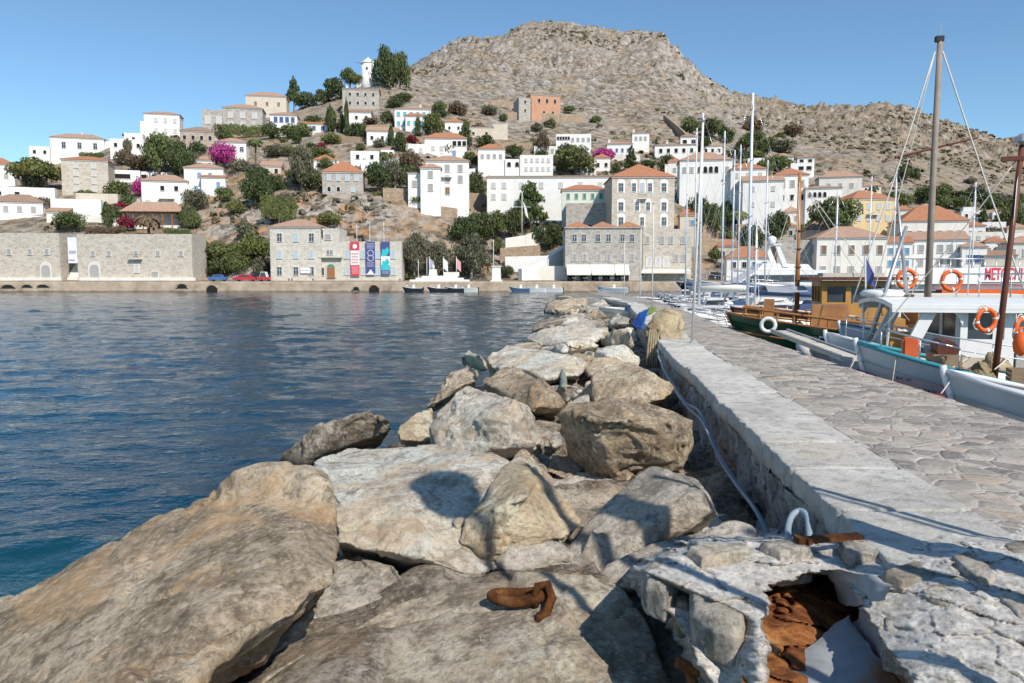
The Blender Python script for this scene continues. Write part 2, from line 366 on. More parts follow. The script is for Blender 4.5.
# ------------------------------------------------------------------ scrub dotted over the hills: nobody could count it
def scrub():
    ok = (LY > 182) & (LY < 820) & (LPX > -40) & (LPX < 1070) & ((LPX > 385) | (LY < 300))
    idx = np.nonzero(ok)[0]; dens = fbm(LV[idx] / 60., 4, 71) + .22 * (LPX[idx] > 690) * (LY[idx] < 520); pick = idx[dens + RNG.random(len(idx)) * .55 > .50]
    wgt = (LY[pick] / 500.) ** 1.5; pick = RNG.choice(pick, min(5200, len(pick) // 2), replace=False, p=wgt / wgt.sum())
    V, Fc = [], []
    for i in pick:
        b = LV[i] + RNG.normal(0, .6, 3) * (1, 1, 0); r = RNG.uniform(.35, 1.15) * (1.2 if RNG.random() < .08 else 1.) * (.7 + LY[i] / 900)
        for k in range(7):
            d = RNG.normal(0, 1, 3); d[2] = abs(d[2]) * .7; d /= np.linalg.norm(d) + 1e-6
            c = b + d * r * (1, 1, .75); t = np.cross(d, RNG.normal(0, 1, 3)); t /= np.linalg.norm(t) + 1e-6; s = np.cross(d, t)
            o = len(V); h = r * .7; V += [c + t * h, c + s * h, c - t * h, c - s * h]; Fc.append((o, o + 1, o + 2, o + 3))
    me = bpy.data.meshes.new('scrub'); me.from_pydata([tuple(x) for x in V], [], Fc)
    a = N('dry_scrub'); g = a.n('NewGeometry').outputs['Random Per Island']
    tag(link('scrub', me, a.out(a.ramp(g, [(0., (.06, .06, .03)), (.5, (.12, .11, .06)), (1., (.19, .16, .10))]), .9, None, 0, .1)),
        'low dark scrub bushes dotted over the bare mountain slopes', 'scrub', kind='stuff')
scrub()
# ------------------------------------------------------------------ sea
def sea():
    a = N('sea_water'); v = a.coord('Object')
    sep = a.n('SeparateXYZ'); a.l(v, sep.inputs[0])
    lw = a.n('LayerWeight'); lw.inputs['Blend'].default_value = .35
    deep = a.ramp(a.noise(v, .06, 4), [(.35, (.002, .030, .060)), (.65, (.004, .046, .076))])
    shal = a.n('VectorMath', operation='DISTANCE'); a.l(v, shal.inputs[0]); shal.inputs[1].default_value = (-4.2, 5.6, 0)
    col = a.mix(a.ramp(a.math('MULTIPLY', shal.outputs['Value'], .2), [(.15, .85), (.75, 0.)]), deep, (.008, .085, .095))
    v1 = a.mapping(v, (.8, 1.25, 1), (0, 0, .35))
    h = a.math('ADD', a.math('ADD', a.noise(v1, 1.5, 4, .55, .4), a.math('MULTIPLY', a.noise(v1, 5.0, 4, .6, .3), .36)), a.math('MULTIPLY', a.noise(v1, .45, 3, .5, .3), .9))
    m = a.out(col, .06, a.bump(h, .42, .24), 0, .5); a.b.inputs['IOR'].default_value = 1.333
    px = np.linspace(-500, 1500, 460); Y = 1.6 * (172 / 1.6) ** np.linspace(0, 1, 620)
    X = ((px - CX) / F)[None, :] * Y[:, None]; YY = np.repeat(Y[:, None], len(px), 1); x, y = X.ravel(), YY.ravel(); z = np.zeros_like(x)
    r = np.random.default_rng(5)
    for L, A in ((5.2, .035), (3.7, .034), (2.6, .032), (1.9, .028), (1.35, .022), (.95, .016), (.7, .011), (.52, .008)):
        for _ in range(3):
            th = math.radians(-75 + r.normal(0, 32)); ph = r.uniform(0, 6.28); ll = L * r.uniform(.8, 1.2)
            s = 2 * PI * (x * math.cos(th) + y * math.sin(th)) / ll + ph
            damp = np.clip(ll * 110 / np.maximum(y, 1) / 2., 0, 1)
            z += A * .62 * damp * (1 - 1.5 * np.abs(np.sin(s / 2)) + .25)
    patch = .75 + .5 * fbm(np.stack([x / 7, y / 9, z * 0], 1), 3, 9); z *= np.clip(patch, .2, 1.6)
    o = grid_mesh('sea', np.stack([x, y, z], 1), len(Y), len(px), m); tag(o, kind='structure')
    mb = MB(); mb.add([(-9000, -9000, -.35), (9000, -9000, -.35), (9000, 12000, -.35), (-9000, 12000, -.35)], [(0, 1, 2, 3)])
    tag(mb.build('open_sea', m), kind='structure')
sea()
# ------------------------------------------------------------------ town quay
QZ = 2.35
def quay():
    a = N('quay_front'); v = a.coord(); sep = a.n('SeparateXYZ'); a.l(v, sep.inputs[0])
    n = a.noise(v, .35, 9, .7); col = a.ramp(n, [(.3, (.24, .18, .125)), (.5, (.42, .33, .245)), (.7, (.52, .43, .33))])
    wet = a.n('MapRange'); wet.inputs[1].default_value = .75; wet.inputs[2].default_value = .15; a.l(a.math('ADD', sep.outputs[2], a.math('MULTIPLY', n, .5)), wet.inputs[0])
    col = a.mix(wet.outputs[0], col, (.055, .045, .035)); m = a.out(col, .9, a.bump(a.noise(v, 1.6, 8, .7), .8, .15))
    x = np.linspace(-320, 330, 900); rows = [(169, QZ), (166.3, QZ), (166.05, QZ - .06), (166., QZ - .3), (166.0, 1.5), (165.95, .8), (165.9, .2), (165.8, -.6)]
    V = np.array([(xx, y, z) for y, z in rows for xx in x]); f = fbm(np.array([(p[0] / 4, p[2] / 1.2, 0) for p in V]), 4, 2)
    V[:, 1] += f * .12 * (V[:, 2] < QZ - .1)
    tag(grid_mesh('quay', V, len(rows), len(x), m), kind='structure')
    mb = MB(); mb.slab([(-320, 169), (330, 169), (330, 178.5), (-320, 178.5)], QZ - .6, QZ + .004); tag(mb.build('quay_pavement', paint('pale_paving', (.50, .47, .42), .1, .4, .9)), kind='structure')
quay()
def arch(px, py, wpx, hpx, label):
    c = P(px, py, 165.8); w, h = wpx * 166 / F * .8, hpx * 166 / F * .8; t = thing('culvert_arch', label, 'culvert', (c.x, 165.75, c.z), group='culvert arches in the quay wall')
    pts = [(math.cos(k * PI / 10) * w / 2, math.sin(k * PI / 10) * h) for k in range(11)]
    MB().prism(pts, .0, .3).build('opening', M['dark'], t)  # solid black panel, its colour standing in for the shaded hollow
    ring = MB().tube([(x * 1.08, .0, z * 1.12) for x, z in pts], .16, 6); ring.build('stone_ring', M['quaystone'], t)
for a_ in ((8, 288, 16, 4, 'low wide dark culvert arch at the far left end of the quay wall'), (27, 287, 12, 3, 'dark culvert arch second from the left in the quay wall'), (43, 287, 14, 3, 'flat dark culvert arch below the left stone building doorway'),
           (182, 288, 13, 5, 'dark culvert arch below the right end of the long stone building'), (212, 292, 15, 8, 'tall dark culvert arch beside the parked cars'),
           (356, 290, 8, 4, 'small dark culvert arch below the banners'), (374, 292, 14, 8, 'larger dark culvert arch below the museum right end')): arch(*a_)
# ------------------------------------------------------------------ windows, shared meshes
_WM = {}
def win_meshes(w, h, kind, arch=False):
    key = (round(w, 2), round(h, 2), kind, arch)
    if key in _WM: return _WM[key]
    if arch:
        out = [(-w / 2, 0), (w / 2, 0), (w / 2, h - w / 2)] + [(w / 2 * math.cos(k * PI / 8), h - w / 2 + w / 2 * math.sin(k * PI / 8)) for k in range(1, 8)] + [(-w / 2, h - w / 2)]
    else: out = [(-w / 2, 0), (w / 2, 0), (w / 2, h), (-w / 2, h)]
    f = MB()
    t = .08
    if arch:
        pts = [(x, -.05, z) for x, z in out]; f.tube(pts + [pts[0]], .09, 4, caps=False)
    else:
        for c, d in (((-w / 2 - t / 2, -.07, h / 2), (t, .14, h)), ((w / 2 + t / 2, -.07, h / 2), (t, .14, h)), ((0, -.07, h + t / 2), (w + 2 * t, .14, t)), ((0, -.09, -t / 2), (w + .3, .2, t))): f.box(c, d)
        if kind == 'glass': f.box((0, -.05, h / 2), (.06, .06, h)); f.box((-w / 4 - .01, -.045, h * .62), (w / 2 - .05, .05, .05)); f.box((w / 4 + .01, -.045, h * .62), (w / 2 - .05, .05, .05))
    pm = MB().prism(out, -.03, .05)
    if kind not in ('glass', 'dark', 'void'):        # closed shutters: two leaves of louvres
        pm = MB()
        for s in (-1, 1):
            pm.box((s * w / 4, -.05, h / 2), (w / 2 - .05, .07, h - .04))
            for k in range(5): pm.box((s * w / 4, -.095, h * (k + .7) / 5.6), (w / 2 - .2, .03, h * .09))
    _WM[key] = (f.mesh('window_frame'), pm.mesh('window_pane')); return _WM[key]
def window(par, x, z, w, h, kind, y=0., face='front', frame='frame', arch=False, wall=(0, 0, 0)):
    fm, pm = win_meshes(w, h, kind, arch)
    f = link('window', fm, frame, par) if not fm.materials else link('window', fm, None, par)
    f.location = (x, y, z)
    if face == 'right': f.rotation_euler = (0, 0, PI / 2)
    if face == 'left': f.rotation_euler = (0, 0, -PI / 2)
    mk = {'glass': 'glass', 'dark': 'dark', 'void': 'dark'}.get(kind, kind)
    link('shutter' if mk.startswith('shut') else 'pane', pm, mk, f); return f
def roof_mb(kind, w, d, h, rh, ov=.35):
    rh = rh * (1.75 if kind in ('hip', 'gable') and ov > .1 else 1.); mb = MB(); x0, x1, y0, y1 = -w / 2 - ov, w / 2 + ov, -ov, d + ov; e = h; t = .14
    base = [(x0, y0, e), (x1, y0, e), (x1, y1, e), (x0, y1, e)]
    if kind == 'hip':
        if x1 - x0 >= y1 - y0:
            r = (y1 - y0) / 2; A, B = (x0 + r, (y0 + y1) / 2, e + rh + t), (x1 - r, (y0 + y1) / 2, e + rh + t)
        else:
            r = (x1 - x0) / 2; A, B = ((x0 + x1) / 2, y0 + r, e + rh + t), ((x0 + x1) / 2, y1 - r, e + rh + t)
        up = [(x, y, e + t) for x, y, _ in base]
        if x1 - x0 >= y1 - y0: fs = [(4, 5, 9, 8), (5, 6, 9), (6, 7, 8, 9), (7, 4, 8)]
        else: fs = [(4, 5, 8), (5, 6, 9, 8), (6, 7, 9), (7, 4, 8, 9)]
        mb.add(base + up + [A, B], [(0, 3, 2, 1), (0, 1, 5, 4), (1, 2, 6, 5), (2, 3, 7, 6), (3, 0, 4, 7)] + fs)
    elif kind == 'gable':
        mb.prism([(-.0 + y0, e), (y1, e), (y1, e + t), ((y0 + y1) / 2, e + rh + t), (y0, e + t)], x0, x1)
        mb.v = [(y, x, z) for x, y, z in mb.v]
    elif kind == 'shed':
        mb.prism([(y0, e), (y1, e), (y1, e + rh + t), (y0, e + t)], x0, x1); mb.v = [(y, x, z) for x, y, z in mb.v]
    else:                                             # flat with a parapet
        mb.slab([(-w / 2 + .25, .25), (w / 2 - .25, .25), (w / 2 - .25, d - .25), (-w / 2 + .25, d - .25)], h - .5, h - .4)
    return mb
def flat_wall(w, d, h, found):
    mb = MB(); t = .25
    mb.slab([(-w / 2, 0), (w / 2, 0), (w / 2, d), (-w / 2, d)], -found, h - .5)
    for c, s in (((0, t / 2, h - .245), (w, t, .49)), ((0, d - t / 2, h - .245), (w, t, .49)), ((-w / 2 + t / 2, d / 2, h - .245), (t, d - 2 * t, .49)), ((w / 2 - t / 2, d / 2, h - .245), (t, d - 2 * t, .49))): mb.box(c, s)
    return mb
def block(par, px0, px1, pye, pyb, wall='white', roof='flat', rh=None, tile='tile', win=None, d=7., Y=None, side=None, wname='wall', yoff=0., found=5., frame='frame', base=None):
    """one volume of a building; par is None for the first volume and then the thing is made around it"""
def building(label, cat, vols, Y=None, rz=None, group=None, name='house', extra=None):
    px0, px1, pye, pyb = vols[0][:4]; pc = (px0 + px1) / 2
    if Y is None: Y = depth_at(pc, pyb) + .3
    o = P(pc, pyb, Y)
    if rz is None: rz = -.55 * math.atan((pc - CX) / F)
    else: rz = math.radians(rz)
    t = thing(name, label, cat, o, rz, group)
    for v in vols:
        a, b, e, g = v[:4]; k = v[4] if len(v) > 4 else {}
        yo = k.get('yo', 0.); Yv = Y + yo; L, R_, T = P(a, g, Yv), P(b, g, Yv), P((a + b) / 2, e, Yv)
        w = (R_.x - L.x); h = T.z - L.z; xc = (L.x + R_.x) / 2 - o.x; zc = L.z - o.z; d = k.get('d', 7.)
        s = bpy.data.objects.new('volume', None) if False else None
        mat = k.get('wall', 'white'); roof = k.get('roof', 'flat'); rh = k.get('rh', 1.3); fd = k.get('found', 5.)
        def put(mb, nm, m, par=t):
            q = mb.build(nm, M[m], par); q.location = (xc, yo, zc) if par is t else (0, 0, 0); return q
        wb = flat_wall(w, d, h, fd) if roof == 'flat' else MB().slab([(-w / 2, 0), (w / 2, 0), (w / 2, d), (-w / 2, d)], -fd, h)
        if roof == 'gable': wb.prism([(0.01, h), (d - .01, h), (d / 2, h + rh * 1.7)], -w / 2 + .02, w / 2 - .02); wb.v[-6:] = [(y, x, z) for x, y, z in wb.v[-6:]]
        if roof == 'shed': wb.prism([(0.01, h), (d - .01, h), (d - .01, h + rh)], -w / 2 + .02, w / 2 - .02); wb.v[-6:] = [(y, x, z) for x, y, z in wb.v[-6:]]
        W = put(wb, k.get('wname', 'wall'), mat)
        if roof != 'none':
            rf = put(roof_mb(roof, w, d, h, rh), 'roof', 'flatroof' if roof == 'flat' else k.get('tile', 'tile'))
            if roof in ('hip', 'gable', 'shed') and k.get('cornice', True):
                cb = MB().box((0, -.1, h - .15), (w + .3, .2, .22)); put(cb, 'cornice', 'frame')
            for ch in k.get('chim', ()):
                cm = MB().box((w * (ch - .5), d * .5, h + rh * 1.1 + .4), (.7, .6, 1.9)); cm.box((w * (ch - .5), d * .5, h + rh * 1.1 + 1.42), (.9, .8, .14))
                cm.build('chimney', M['white2'], rf)
        for q in k.get('win', ()):
            # (nx, ny, kind, w, h, x0, x1, z0, z1) fractions of the wall
            nx, ny, kind = q[:3]; ww, wh = q[3:5] if len(q) > 4 else (1.0, 1.5); x0, x1, z0, z1 = q[5:9] if len(q) > 8 else (0, 1, 0, 1)
            fr = q[9] if len(q) > 9 else 'frame'; ar = q[10] if len(q) > 10 else False
            for j in range(ny):
                for i in range(nx):
                    x = -w / 2 + w * (x0 + (x1 - x0) * (i + .5) / nx); z = h * (z0 + (z1 - z0) * (j + .5) / ny) - wh / 2
                    f = window(t, xc + x, zc + z, ww, wh, kind, yo, 'front', fr, ar)
        for q in k.get('sidewin', ()):                # (face, n, ny, kind, w, h)
            fc, n, ny, kind, ww, wh = q
            for j in range(ny):
                for i in range(n):
                    f = window(t, xc + (w / 2 if fc == 'right' else -w / 2), zc + h * (j + .5) / ny - wh / 2, ww, wh, kind, yo + d * (i + .5) / n, fc)
    if extra: extra(t, o, Y)
    return t
W = lambda *a: tuple(a)
def H(label, px0, px1, pye, pyb, wall='white', roof='hip', rh=1.4, win=(), Y=None, rz=None, more=(), cat='house', name='house', d=7., tile='tile', chim=(), side=(), group='houses on the hillside', extra=None, found=6.):
    v0 = (px0, px1, pye, pyb, dict(wall=wall, roof=roof, rh=rh, win=win, d=d, tile=tile, chim=chim, sidewin=side, found=found))
    return building(label, cat, [v0] + list(more), Y, rz, group, name, extra)
def V(px0, px1, pye, pyb, **k): return (px0, px1, pye, pyb, k)
# balcony with railing: a part
def balcony(t, x, z, w, d=1.0, y=0., m='metal'):
    b = MB().box((x, y - d / 2, z), (w, d, .14)).build('balcony', M['white2'], t); r = MB()
    for k in range(int(w / .28) + 1): r.box((x - w / 2 + .04 + k * (w - .08) / int(w / .28), y - d + .05, z + .52), (.035, .035, .9))
    r.box((x, y - d + .05, z + .98), (w, .05, .05)); r.build('railing', M[m], b); return b
# ---------------------------- far left
H('wide white house with low red roof topmost on the left ridge', 54, 102, 138, 158, rh=1.2, win=[W(3, 1, 'glass', 1.3, 2.2, .1, .98, .3, .95)], d=9, chim=(.55,), tile='tile2',
  more=[V(36, 54, 148, 159, win=[W(2, 1, 'dark', 1, 1.2)], d=6, yo=.6), V(102, 116, 140, 156, win=[W(1, 1, 'dark', 1, 1.3)], d=6, yo=1.2)])
H('white terraced house with stepped flat roofs right of the ridge house', 112, 143, 139, 157, roof='flat', win=[W(3, 1, 'dark', 1, 1.3, 0, 1, .4, .9)], d=6, more=[V(128, 145, 133, 145, d=5, yo=4, win=[W(1, 1, 'dark', 1, 1.2)])])
H('tall white cube house with thin red roof on the left skyline', 146, 179, 114, 138, rh=.9, win=[W(3, 2, 'shut_white', 1.1, 1.6, .2, 1, .1, .95)], d=8, tile='tile2', more=[V(143, 152, 122, 139, d=5, yo=1, wall='white')])
H('pinkish stone house with brown roof beside the tall white cube', 182, 214, 131, 157, 'pinkstone', rh=1.2, win=[W(4, 2, 'dark', 1, 1.4, 0, 1, .1, .95)], d=9, tile='tile3', side=[('right', 3, 2, 'dark', 1, 1.3)])
H('square beige stone house with pale shutters in two columns', 65, 107, 160, 195, 'beige', rh=.9, win=[W(2, 4, 'shut_white', 1.2, 1.4, .12, .88, .05, .95)], d=9, tile='tile')
H('white house with orange roof cut by the left picture edge', -16, 13, 164, 187, rh=1.3, win=[W(2, 1, 'shut_grey', 1, 1.5)], d=8, tile='tile')
H('low white garden wall house below the umbrella pine', -12, 51, 187, 202, roof='flat', win=[W(2, 1, 'dark', 1.2, 1.0, .1, .6, .2, .9)], d=5)
H('white house with dark hipped roof above the quay at far left', -8, 40, 202, 217, rh=1.3, win=[W(3, 1, 'shut_grey', 1.1, 1.5, .2, .95, .1, .95)], d=8, tile='tile3', side=[('right', 2, 1, 'shut_grey', 1, 1.5)],
  more=[V(-12, 53, 215, 232, d=5, yo=-2.5, win=[W(2, 1, 'dark', 1.2, .9, .05, .4, 0, .4)])])
H('small lean-to house with faded brown tiles between white walls', 48, 66, 212, 224, 'white2', 'shed', 1.4, d=5, tile='tile2')
H('blank white terrace block below the beige stone house', 54, 99, 199, 216, roof='flat', d=5, more=[V(80, 118, 193, 212, wall='cream', d=5, yo=3)])
H('low white house with long dark veranda opening', 108, 139, 170, 184, roof='flat', win=[W(1, 1, 'void', 6.5, 1.4, 0, .75, .2, .9)], d=6, more=[V(138, 172, 171, 181, d=5, yo=2, win=[W(3, 1, 'void', 2., 1.2)])])
H('white two storey house with terracotta roof above the palm', 144, 187, 181, 210, rh=1.2, win=[W(4, 1, 'shut_pale', 1., 1.4, 0, 1, .05, .45), W(2, 1, 'dark', 1, 1.3, .3, .9, .55, .95)], d=8, tile='tile2',
  extra=lambda t, o, Y: balcony(t, .5, 3.1, 4.))
def pav(t, o, Y):
    return
def pavilion():
    Y = depth_at(152, 230) - .5; o = P(153, 229, Y); t = thing('pavilion', 'open garden pavilion under a wide terracotta roof behind the quay wall', 'pavilion', o, .1); w = 57 * Y / F; h = 17 * Y / F
    roof_mb('hip', w, 5, h, 1.5, .5).build('roof', M['tile2'], t)
    for k in range(7): MB().box((-w / 2 + .2 + k * (w - .4) / 6, .2, h / 2), (.28, .28, h)).build('post', M['door'], t)
    MB().slab([(-w / 2, 3), (w / 2, 3), (w / 2, 5), (-w / 2, 5)], -4, h).build('back_wall', M['white2'], t)
    MB().box((0, .2, .5), (w, .2, 1.)).build('parapet', M['white2'], t); MB().slab([(-w / 2, 0.4), (w / 2, 0.4), (w / 2, 3), (-w / 2, 3)], -4, -.1).build('floor', M['flatroof'], t)
pavilion()
H('white house with blue shutters and red lean-to porch above the orange cliff', 186, 223, 168, 197, rh=1., win=[W(2, 1, 'shut_blue', 1, 1.4, .25, .8, .55, .95), W(2, 1, 'shut_blue', .9, 1.3, .2, .6, .1, .5)], d=8, tile='tile2', side=[('right', 2, 2, 'shut_blue', .9, 1.4)],
  more=[V(200, 223, 177, 197, roof='shed', rh=.9, d=2.2, yo=-2.2, tile='tile', win=[W(1, 1, 'shut_blue', .9, 1.6, .5, .9, .3, .95)])])
H('white house draped in magenta bougainvillea', 218, 246, 142, 167, rh=1, win=[W(2, 1, 'glass', 1.1, 1.4, .4, 1, .5, .95)], d=7, tile='tile2')
# ---------------------------- upper middle left
H('long grey stone mansion with blind white windows on the skyline', 224, 262, 108, 131, 'greystone', rh=1.3, win=[W(3, 2, 'shut_white', 1.7, 2.2, .05, .95, .05, .9)], d=10, tile='tile2', Y=292,
  more=[V(205, 226, 111, 131, wall='greystone', win=[W(2, 1, 'shut_white', 2, 3)], d=9, yo=.5)])
H('cream square house highest on the left ridge', 247, 286, 96, 118, 'cream', rh=1.6, win=[W(3, 1, 'shut_brown', 1.1, 1.6, .1, .95, .4, .9)], d=11, tile='tile2', Y=335)
H('white mansion of two joined blocks with navy windows', 271, 297, 115, 136, rh=1., win=[W(4, 1, 'shut_navy', 1.3, 2., .1, .95, .55, 1), W(3, 1, 'void', 1.5, 1.8, .1, .9, .05, .5)], d=8, tile='tile2', Y=286,
  more=[V(297, 327, 123, 142, roof='hip', rh=1., d=8, yo=-1.5, tile='tile', win=[W(3, 1, 'shut_navy', 1.2, 1.6, .1, .95, .55, 1), W(2, 1, 'shut_navy', 1.2, 1.7, .4, .95, .05, .45)]), V(284, 312, 133, 146, d=4, yo=-4, win=[W(3, 1, 'void', 1.5, 2)])])
H('tall plain grey stone house just below the windmill', 343, 379, 89, 112, 'greystone', 'hip', .8, [W(4, 2, 'dark', .9, 1.2, .1, .95, .2, .95)], d=10, tile='tile3', chim=(.1,))
H('low white house with red roof below the grey stone house', 342, 371, 112, 123, roof='gable', rh=1., win=[W(3, 1, 'dark', 1, 1.2)], d=7, tile='tile3', Y=296)
H('white house with turquoise shutters facing the sea', 395, 431, 109, 135, roof='hip', rh=.8, win=[W(5, 2, 'shut_turq', 1.1, 1.6, .02, .9, .25, .98)], d=8, tile='tile2', chim=(.7,), Y=287,
  more=[V(405, 424, 116, 130, roof='hip', rh=.7, d=3, yo=-3, win=[W(3, 1, 'shut_turq', 1., 1.5)])])
H('low white house among cypresses', 367, 398, 131, 145, roof='gable', rh=1., win=[W(3, 1, 'dark', .9, 1.2)], d=6, tile='tile2')
H('small white house with new red roof beside the bare tree', 314, 335, 160, 171, 'white2', rh=1.1, d=6, win=[W(2, 1, 'dark', .9, 1.1)])
H('grey house with bright red hipped roof and two arched doors', 323, 363, 172, 195, 'greystone', rh=1.8, win=[W(4, 1, 'shut_pale', 1, 1.5, .05, .95, .55, .95), W(2, 1, 'dark', 1., 1.4, .05, .5, .05, .45, 'frame', True), W(1, 1, 'shut_pale', 1, 1.4, .6, .9, .05, .45)], d=9, chim=(.35,), Y=206)
H('white cottage behind the red hipped roof', 351, 379, 151, 171, roof='flat', win=[W(2, 1, 'dark', 1, 1.3, 0, 1, .5, .9)], d=6, more=[V(360, 378, 160, 174, d=4, yo=-3, win=[W(1, 1, 'shut_pale', .9, 1.4)])])
def windmill():
    Y = depth_at(366, 85); o = P(368.5, 84, Y); t = thing('windmill', 'round white stone windmill tower with conical cap on the hilltop', 'windmill', o); k = Y / F
    MB().lathe([(7.9 * k, -4), (7.6 * k, 0), (6.6 * k, 19 * k)], 20).build('tower', M['white'], t, True)
    MB().lathe([(7.3 * k, 19 * k), (6.6 * k, 20 * k), (.1, 25.5 * k)], 20).build('cap', M['white3'], t)
    window(t, 0, 12 * k, .8, 1.1, 'dark', -7 * k); MB().tube([(-7 * k, -1, 19.6 * k), (-11 * k, -1, 19.8 * k)], .12).build('shaft', M['door'], t)
    MB().slab([(-3.5 * k - 3.5, -2), (10 * k + 3, -2), (10 * k + 3, 3), (-3.5 * k - 3.5, 3)], -6, 3.2 * k).build('terrace', M['white2'], t)
windmill()
# ---------------------------- middle
H('white house with terracotta roof and blue door above the big mansion', 406, 426, 144, 160, rh=1.4, roof='flat', win=[W(2, 1, 'shut_white', 1, 1.3, 0, 1, .3, .9)], d=7, Y=257,
  more=[V(425, 467, 138, 158, roof='hip', rh=1.3, d=7, yo=1.5, win=[W(2, 1, 'shut_white', 1, 1.4, .1, .5, .3, .7), W(3, 1, 'void', 1.2, 1.6, .65, 1., .5, 1), W(1, 1, 'shut_blue', 1.1, 2.2, .6, .8, 0, .45)]), ])
H('small white house with red roof above the tree of the blue door house', 445, 463, 122, 134, rh=1.1, win=[W(2, 1, 'dark', .8, 1.1)], d=6)
H('roofless beige house by the dry slope', 467, 493, 127, 140, 'cream', 'shed', .3, [W(2, 1, 'dark', .9, 1.1)], d=6, tile='tile3', more=[V(493, 508, 124, 139, wall='cream', d=4, yo=1)])
H('large white mansion with faded red roof and dark shutters', 426, 469, 161, 197, rh=1.1, win=[W(2, 2, 'shut_grey', 1.2, 1.8, .35, .95, .35, .95), W(1, 1, 'shut_brown', 1.2, 1.9, .4, .6, .04, .3)], d=9, tile='tile2', chim=(.35,), Y=203,
  more=[V(420, 440, 168, 197, roof='hip', rh=.7, d=4, yo=-4, tile='tile2', win=[W(1, 2, 'shut_grey', 1.2, 1.8, .2, .8, .1, 1)]), V(408, 421, 173, 195, roof='shed', rh=.5, d=5, yo=-2, tile='tile2', win=[W(1, 1, 'shut_grey', 1.2, 1.6)])], extra=lambda t, o, Y: balcony(t, -.3, 5.1, 3.))
H('white house with small red hipped roof and garden trees', 478, 505, 149, 170, rh=1.2, win=[W(4, 1, 'shut_grey', .9, 1.3, .05, .95, .4, .9)], d=7, Y=252,
  more=[V(505, 521, 159, 170, win=[W(2, 1, 'dark', 1.3, 1.7, 0, 1, .1, .9, 'frame', True)], d=5, yo=-.5), V(520, 553, 155, 174, win=[W(5, 2, 'shut_white', .8, 1.2, .1, .95, .05, .95)], d=6, yo=-1)])
H('long white convent wing with one red tiled roof', 487, 612, 177, 205, roof='shed', rh=1.2, win=[W(2, 2, 'shut_white', 1.1, 1.5, .01, .18, .1, .9), W(5, 1, 'shut_white', 1.1, 1.6, .2, .98, .45, .95)], d=7, tile='tile2', Y=214, found=9)
H('low pale green house with green shutters under a red roof', 562, 607, 190, 204, 'mint', 'hip', .9, [W(5, 1, 'shut_green', .8, 1.4, .05, .95, .2, .9)], Y=200, d=7, more=[V(567, 612, 203, 232, wall='greystone', d=6, yo=-5, win=[W(3, 1, 'dark', .9, 1.2, .1, .95, .0, .35)])])
H('orange house with a grey stone wing high on the slope', 530, 561, 95, 117, 'orange', 'hip', .7, [W(3, 1, 'dark', 1.1, 1.8, .15, .95, .5, .95), W(2, 1, 'dark', 1., 1.4, .3, .9, .0, .4)], d=12, tile='tile2', rz=14, Y=352, more=[V(518, 531, 99, 116, wall='greystone', d=10, yo=0, win=[W(1, 2, 'dark', .9, 1.2)])])
H('white house with a colonnaded terrace on the left', 556, 591, 134, 155, roof='flat', win=[W(4, 1, 'shut_grey', 1, 1.4, .4, 1, .5, .95), W(5, 1, 'void', .8, 1.2, .02, .4, .65, .95), W(3, 1, 'dark', .9, 1.2, .1, .9, .1, .45)], d=7, side=())
H('white low house beside the magenta bougainvillea', 607, 632, 144, 158, rh=.7, win=[W(4, 1, 'shut_navy', .8, 1.3, .05, .95, .2, .9)], d=6, tile='tile2', chim=(.1,))
H('white tower house with a tall chimney', 632, 649, 133, 153, rh=.5, win=[W(3, 1, 'shut_grey', .9, 1.4, .1, .9, .5, .95)], d=7, tile='tile2', chim=(.12,))
H('white house with roof pavilion and long balcony', 655, 697, 145, 160, rh=.6, win=[W(5, 1, 'void', 1.1, 1.5, .05, .95, .3, .95)], d=7, tile='tile2', chim=(.3,), more=[V(680, 697, 137, 147, roof='hip', rh=.8, d=5, yo=1, tile='tile3', win=[W(2, 1, 'void', 1.5, 1.4)])])
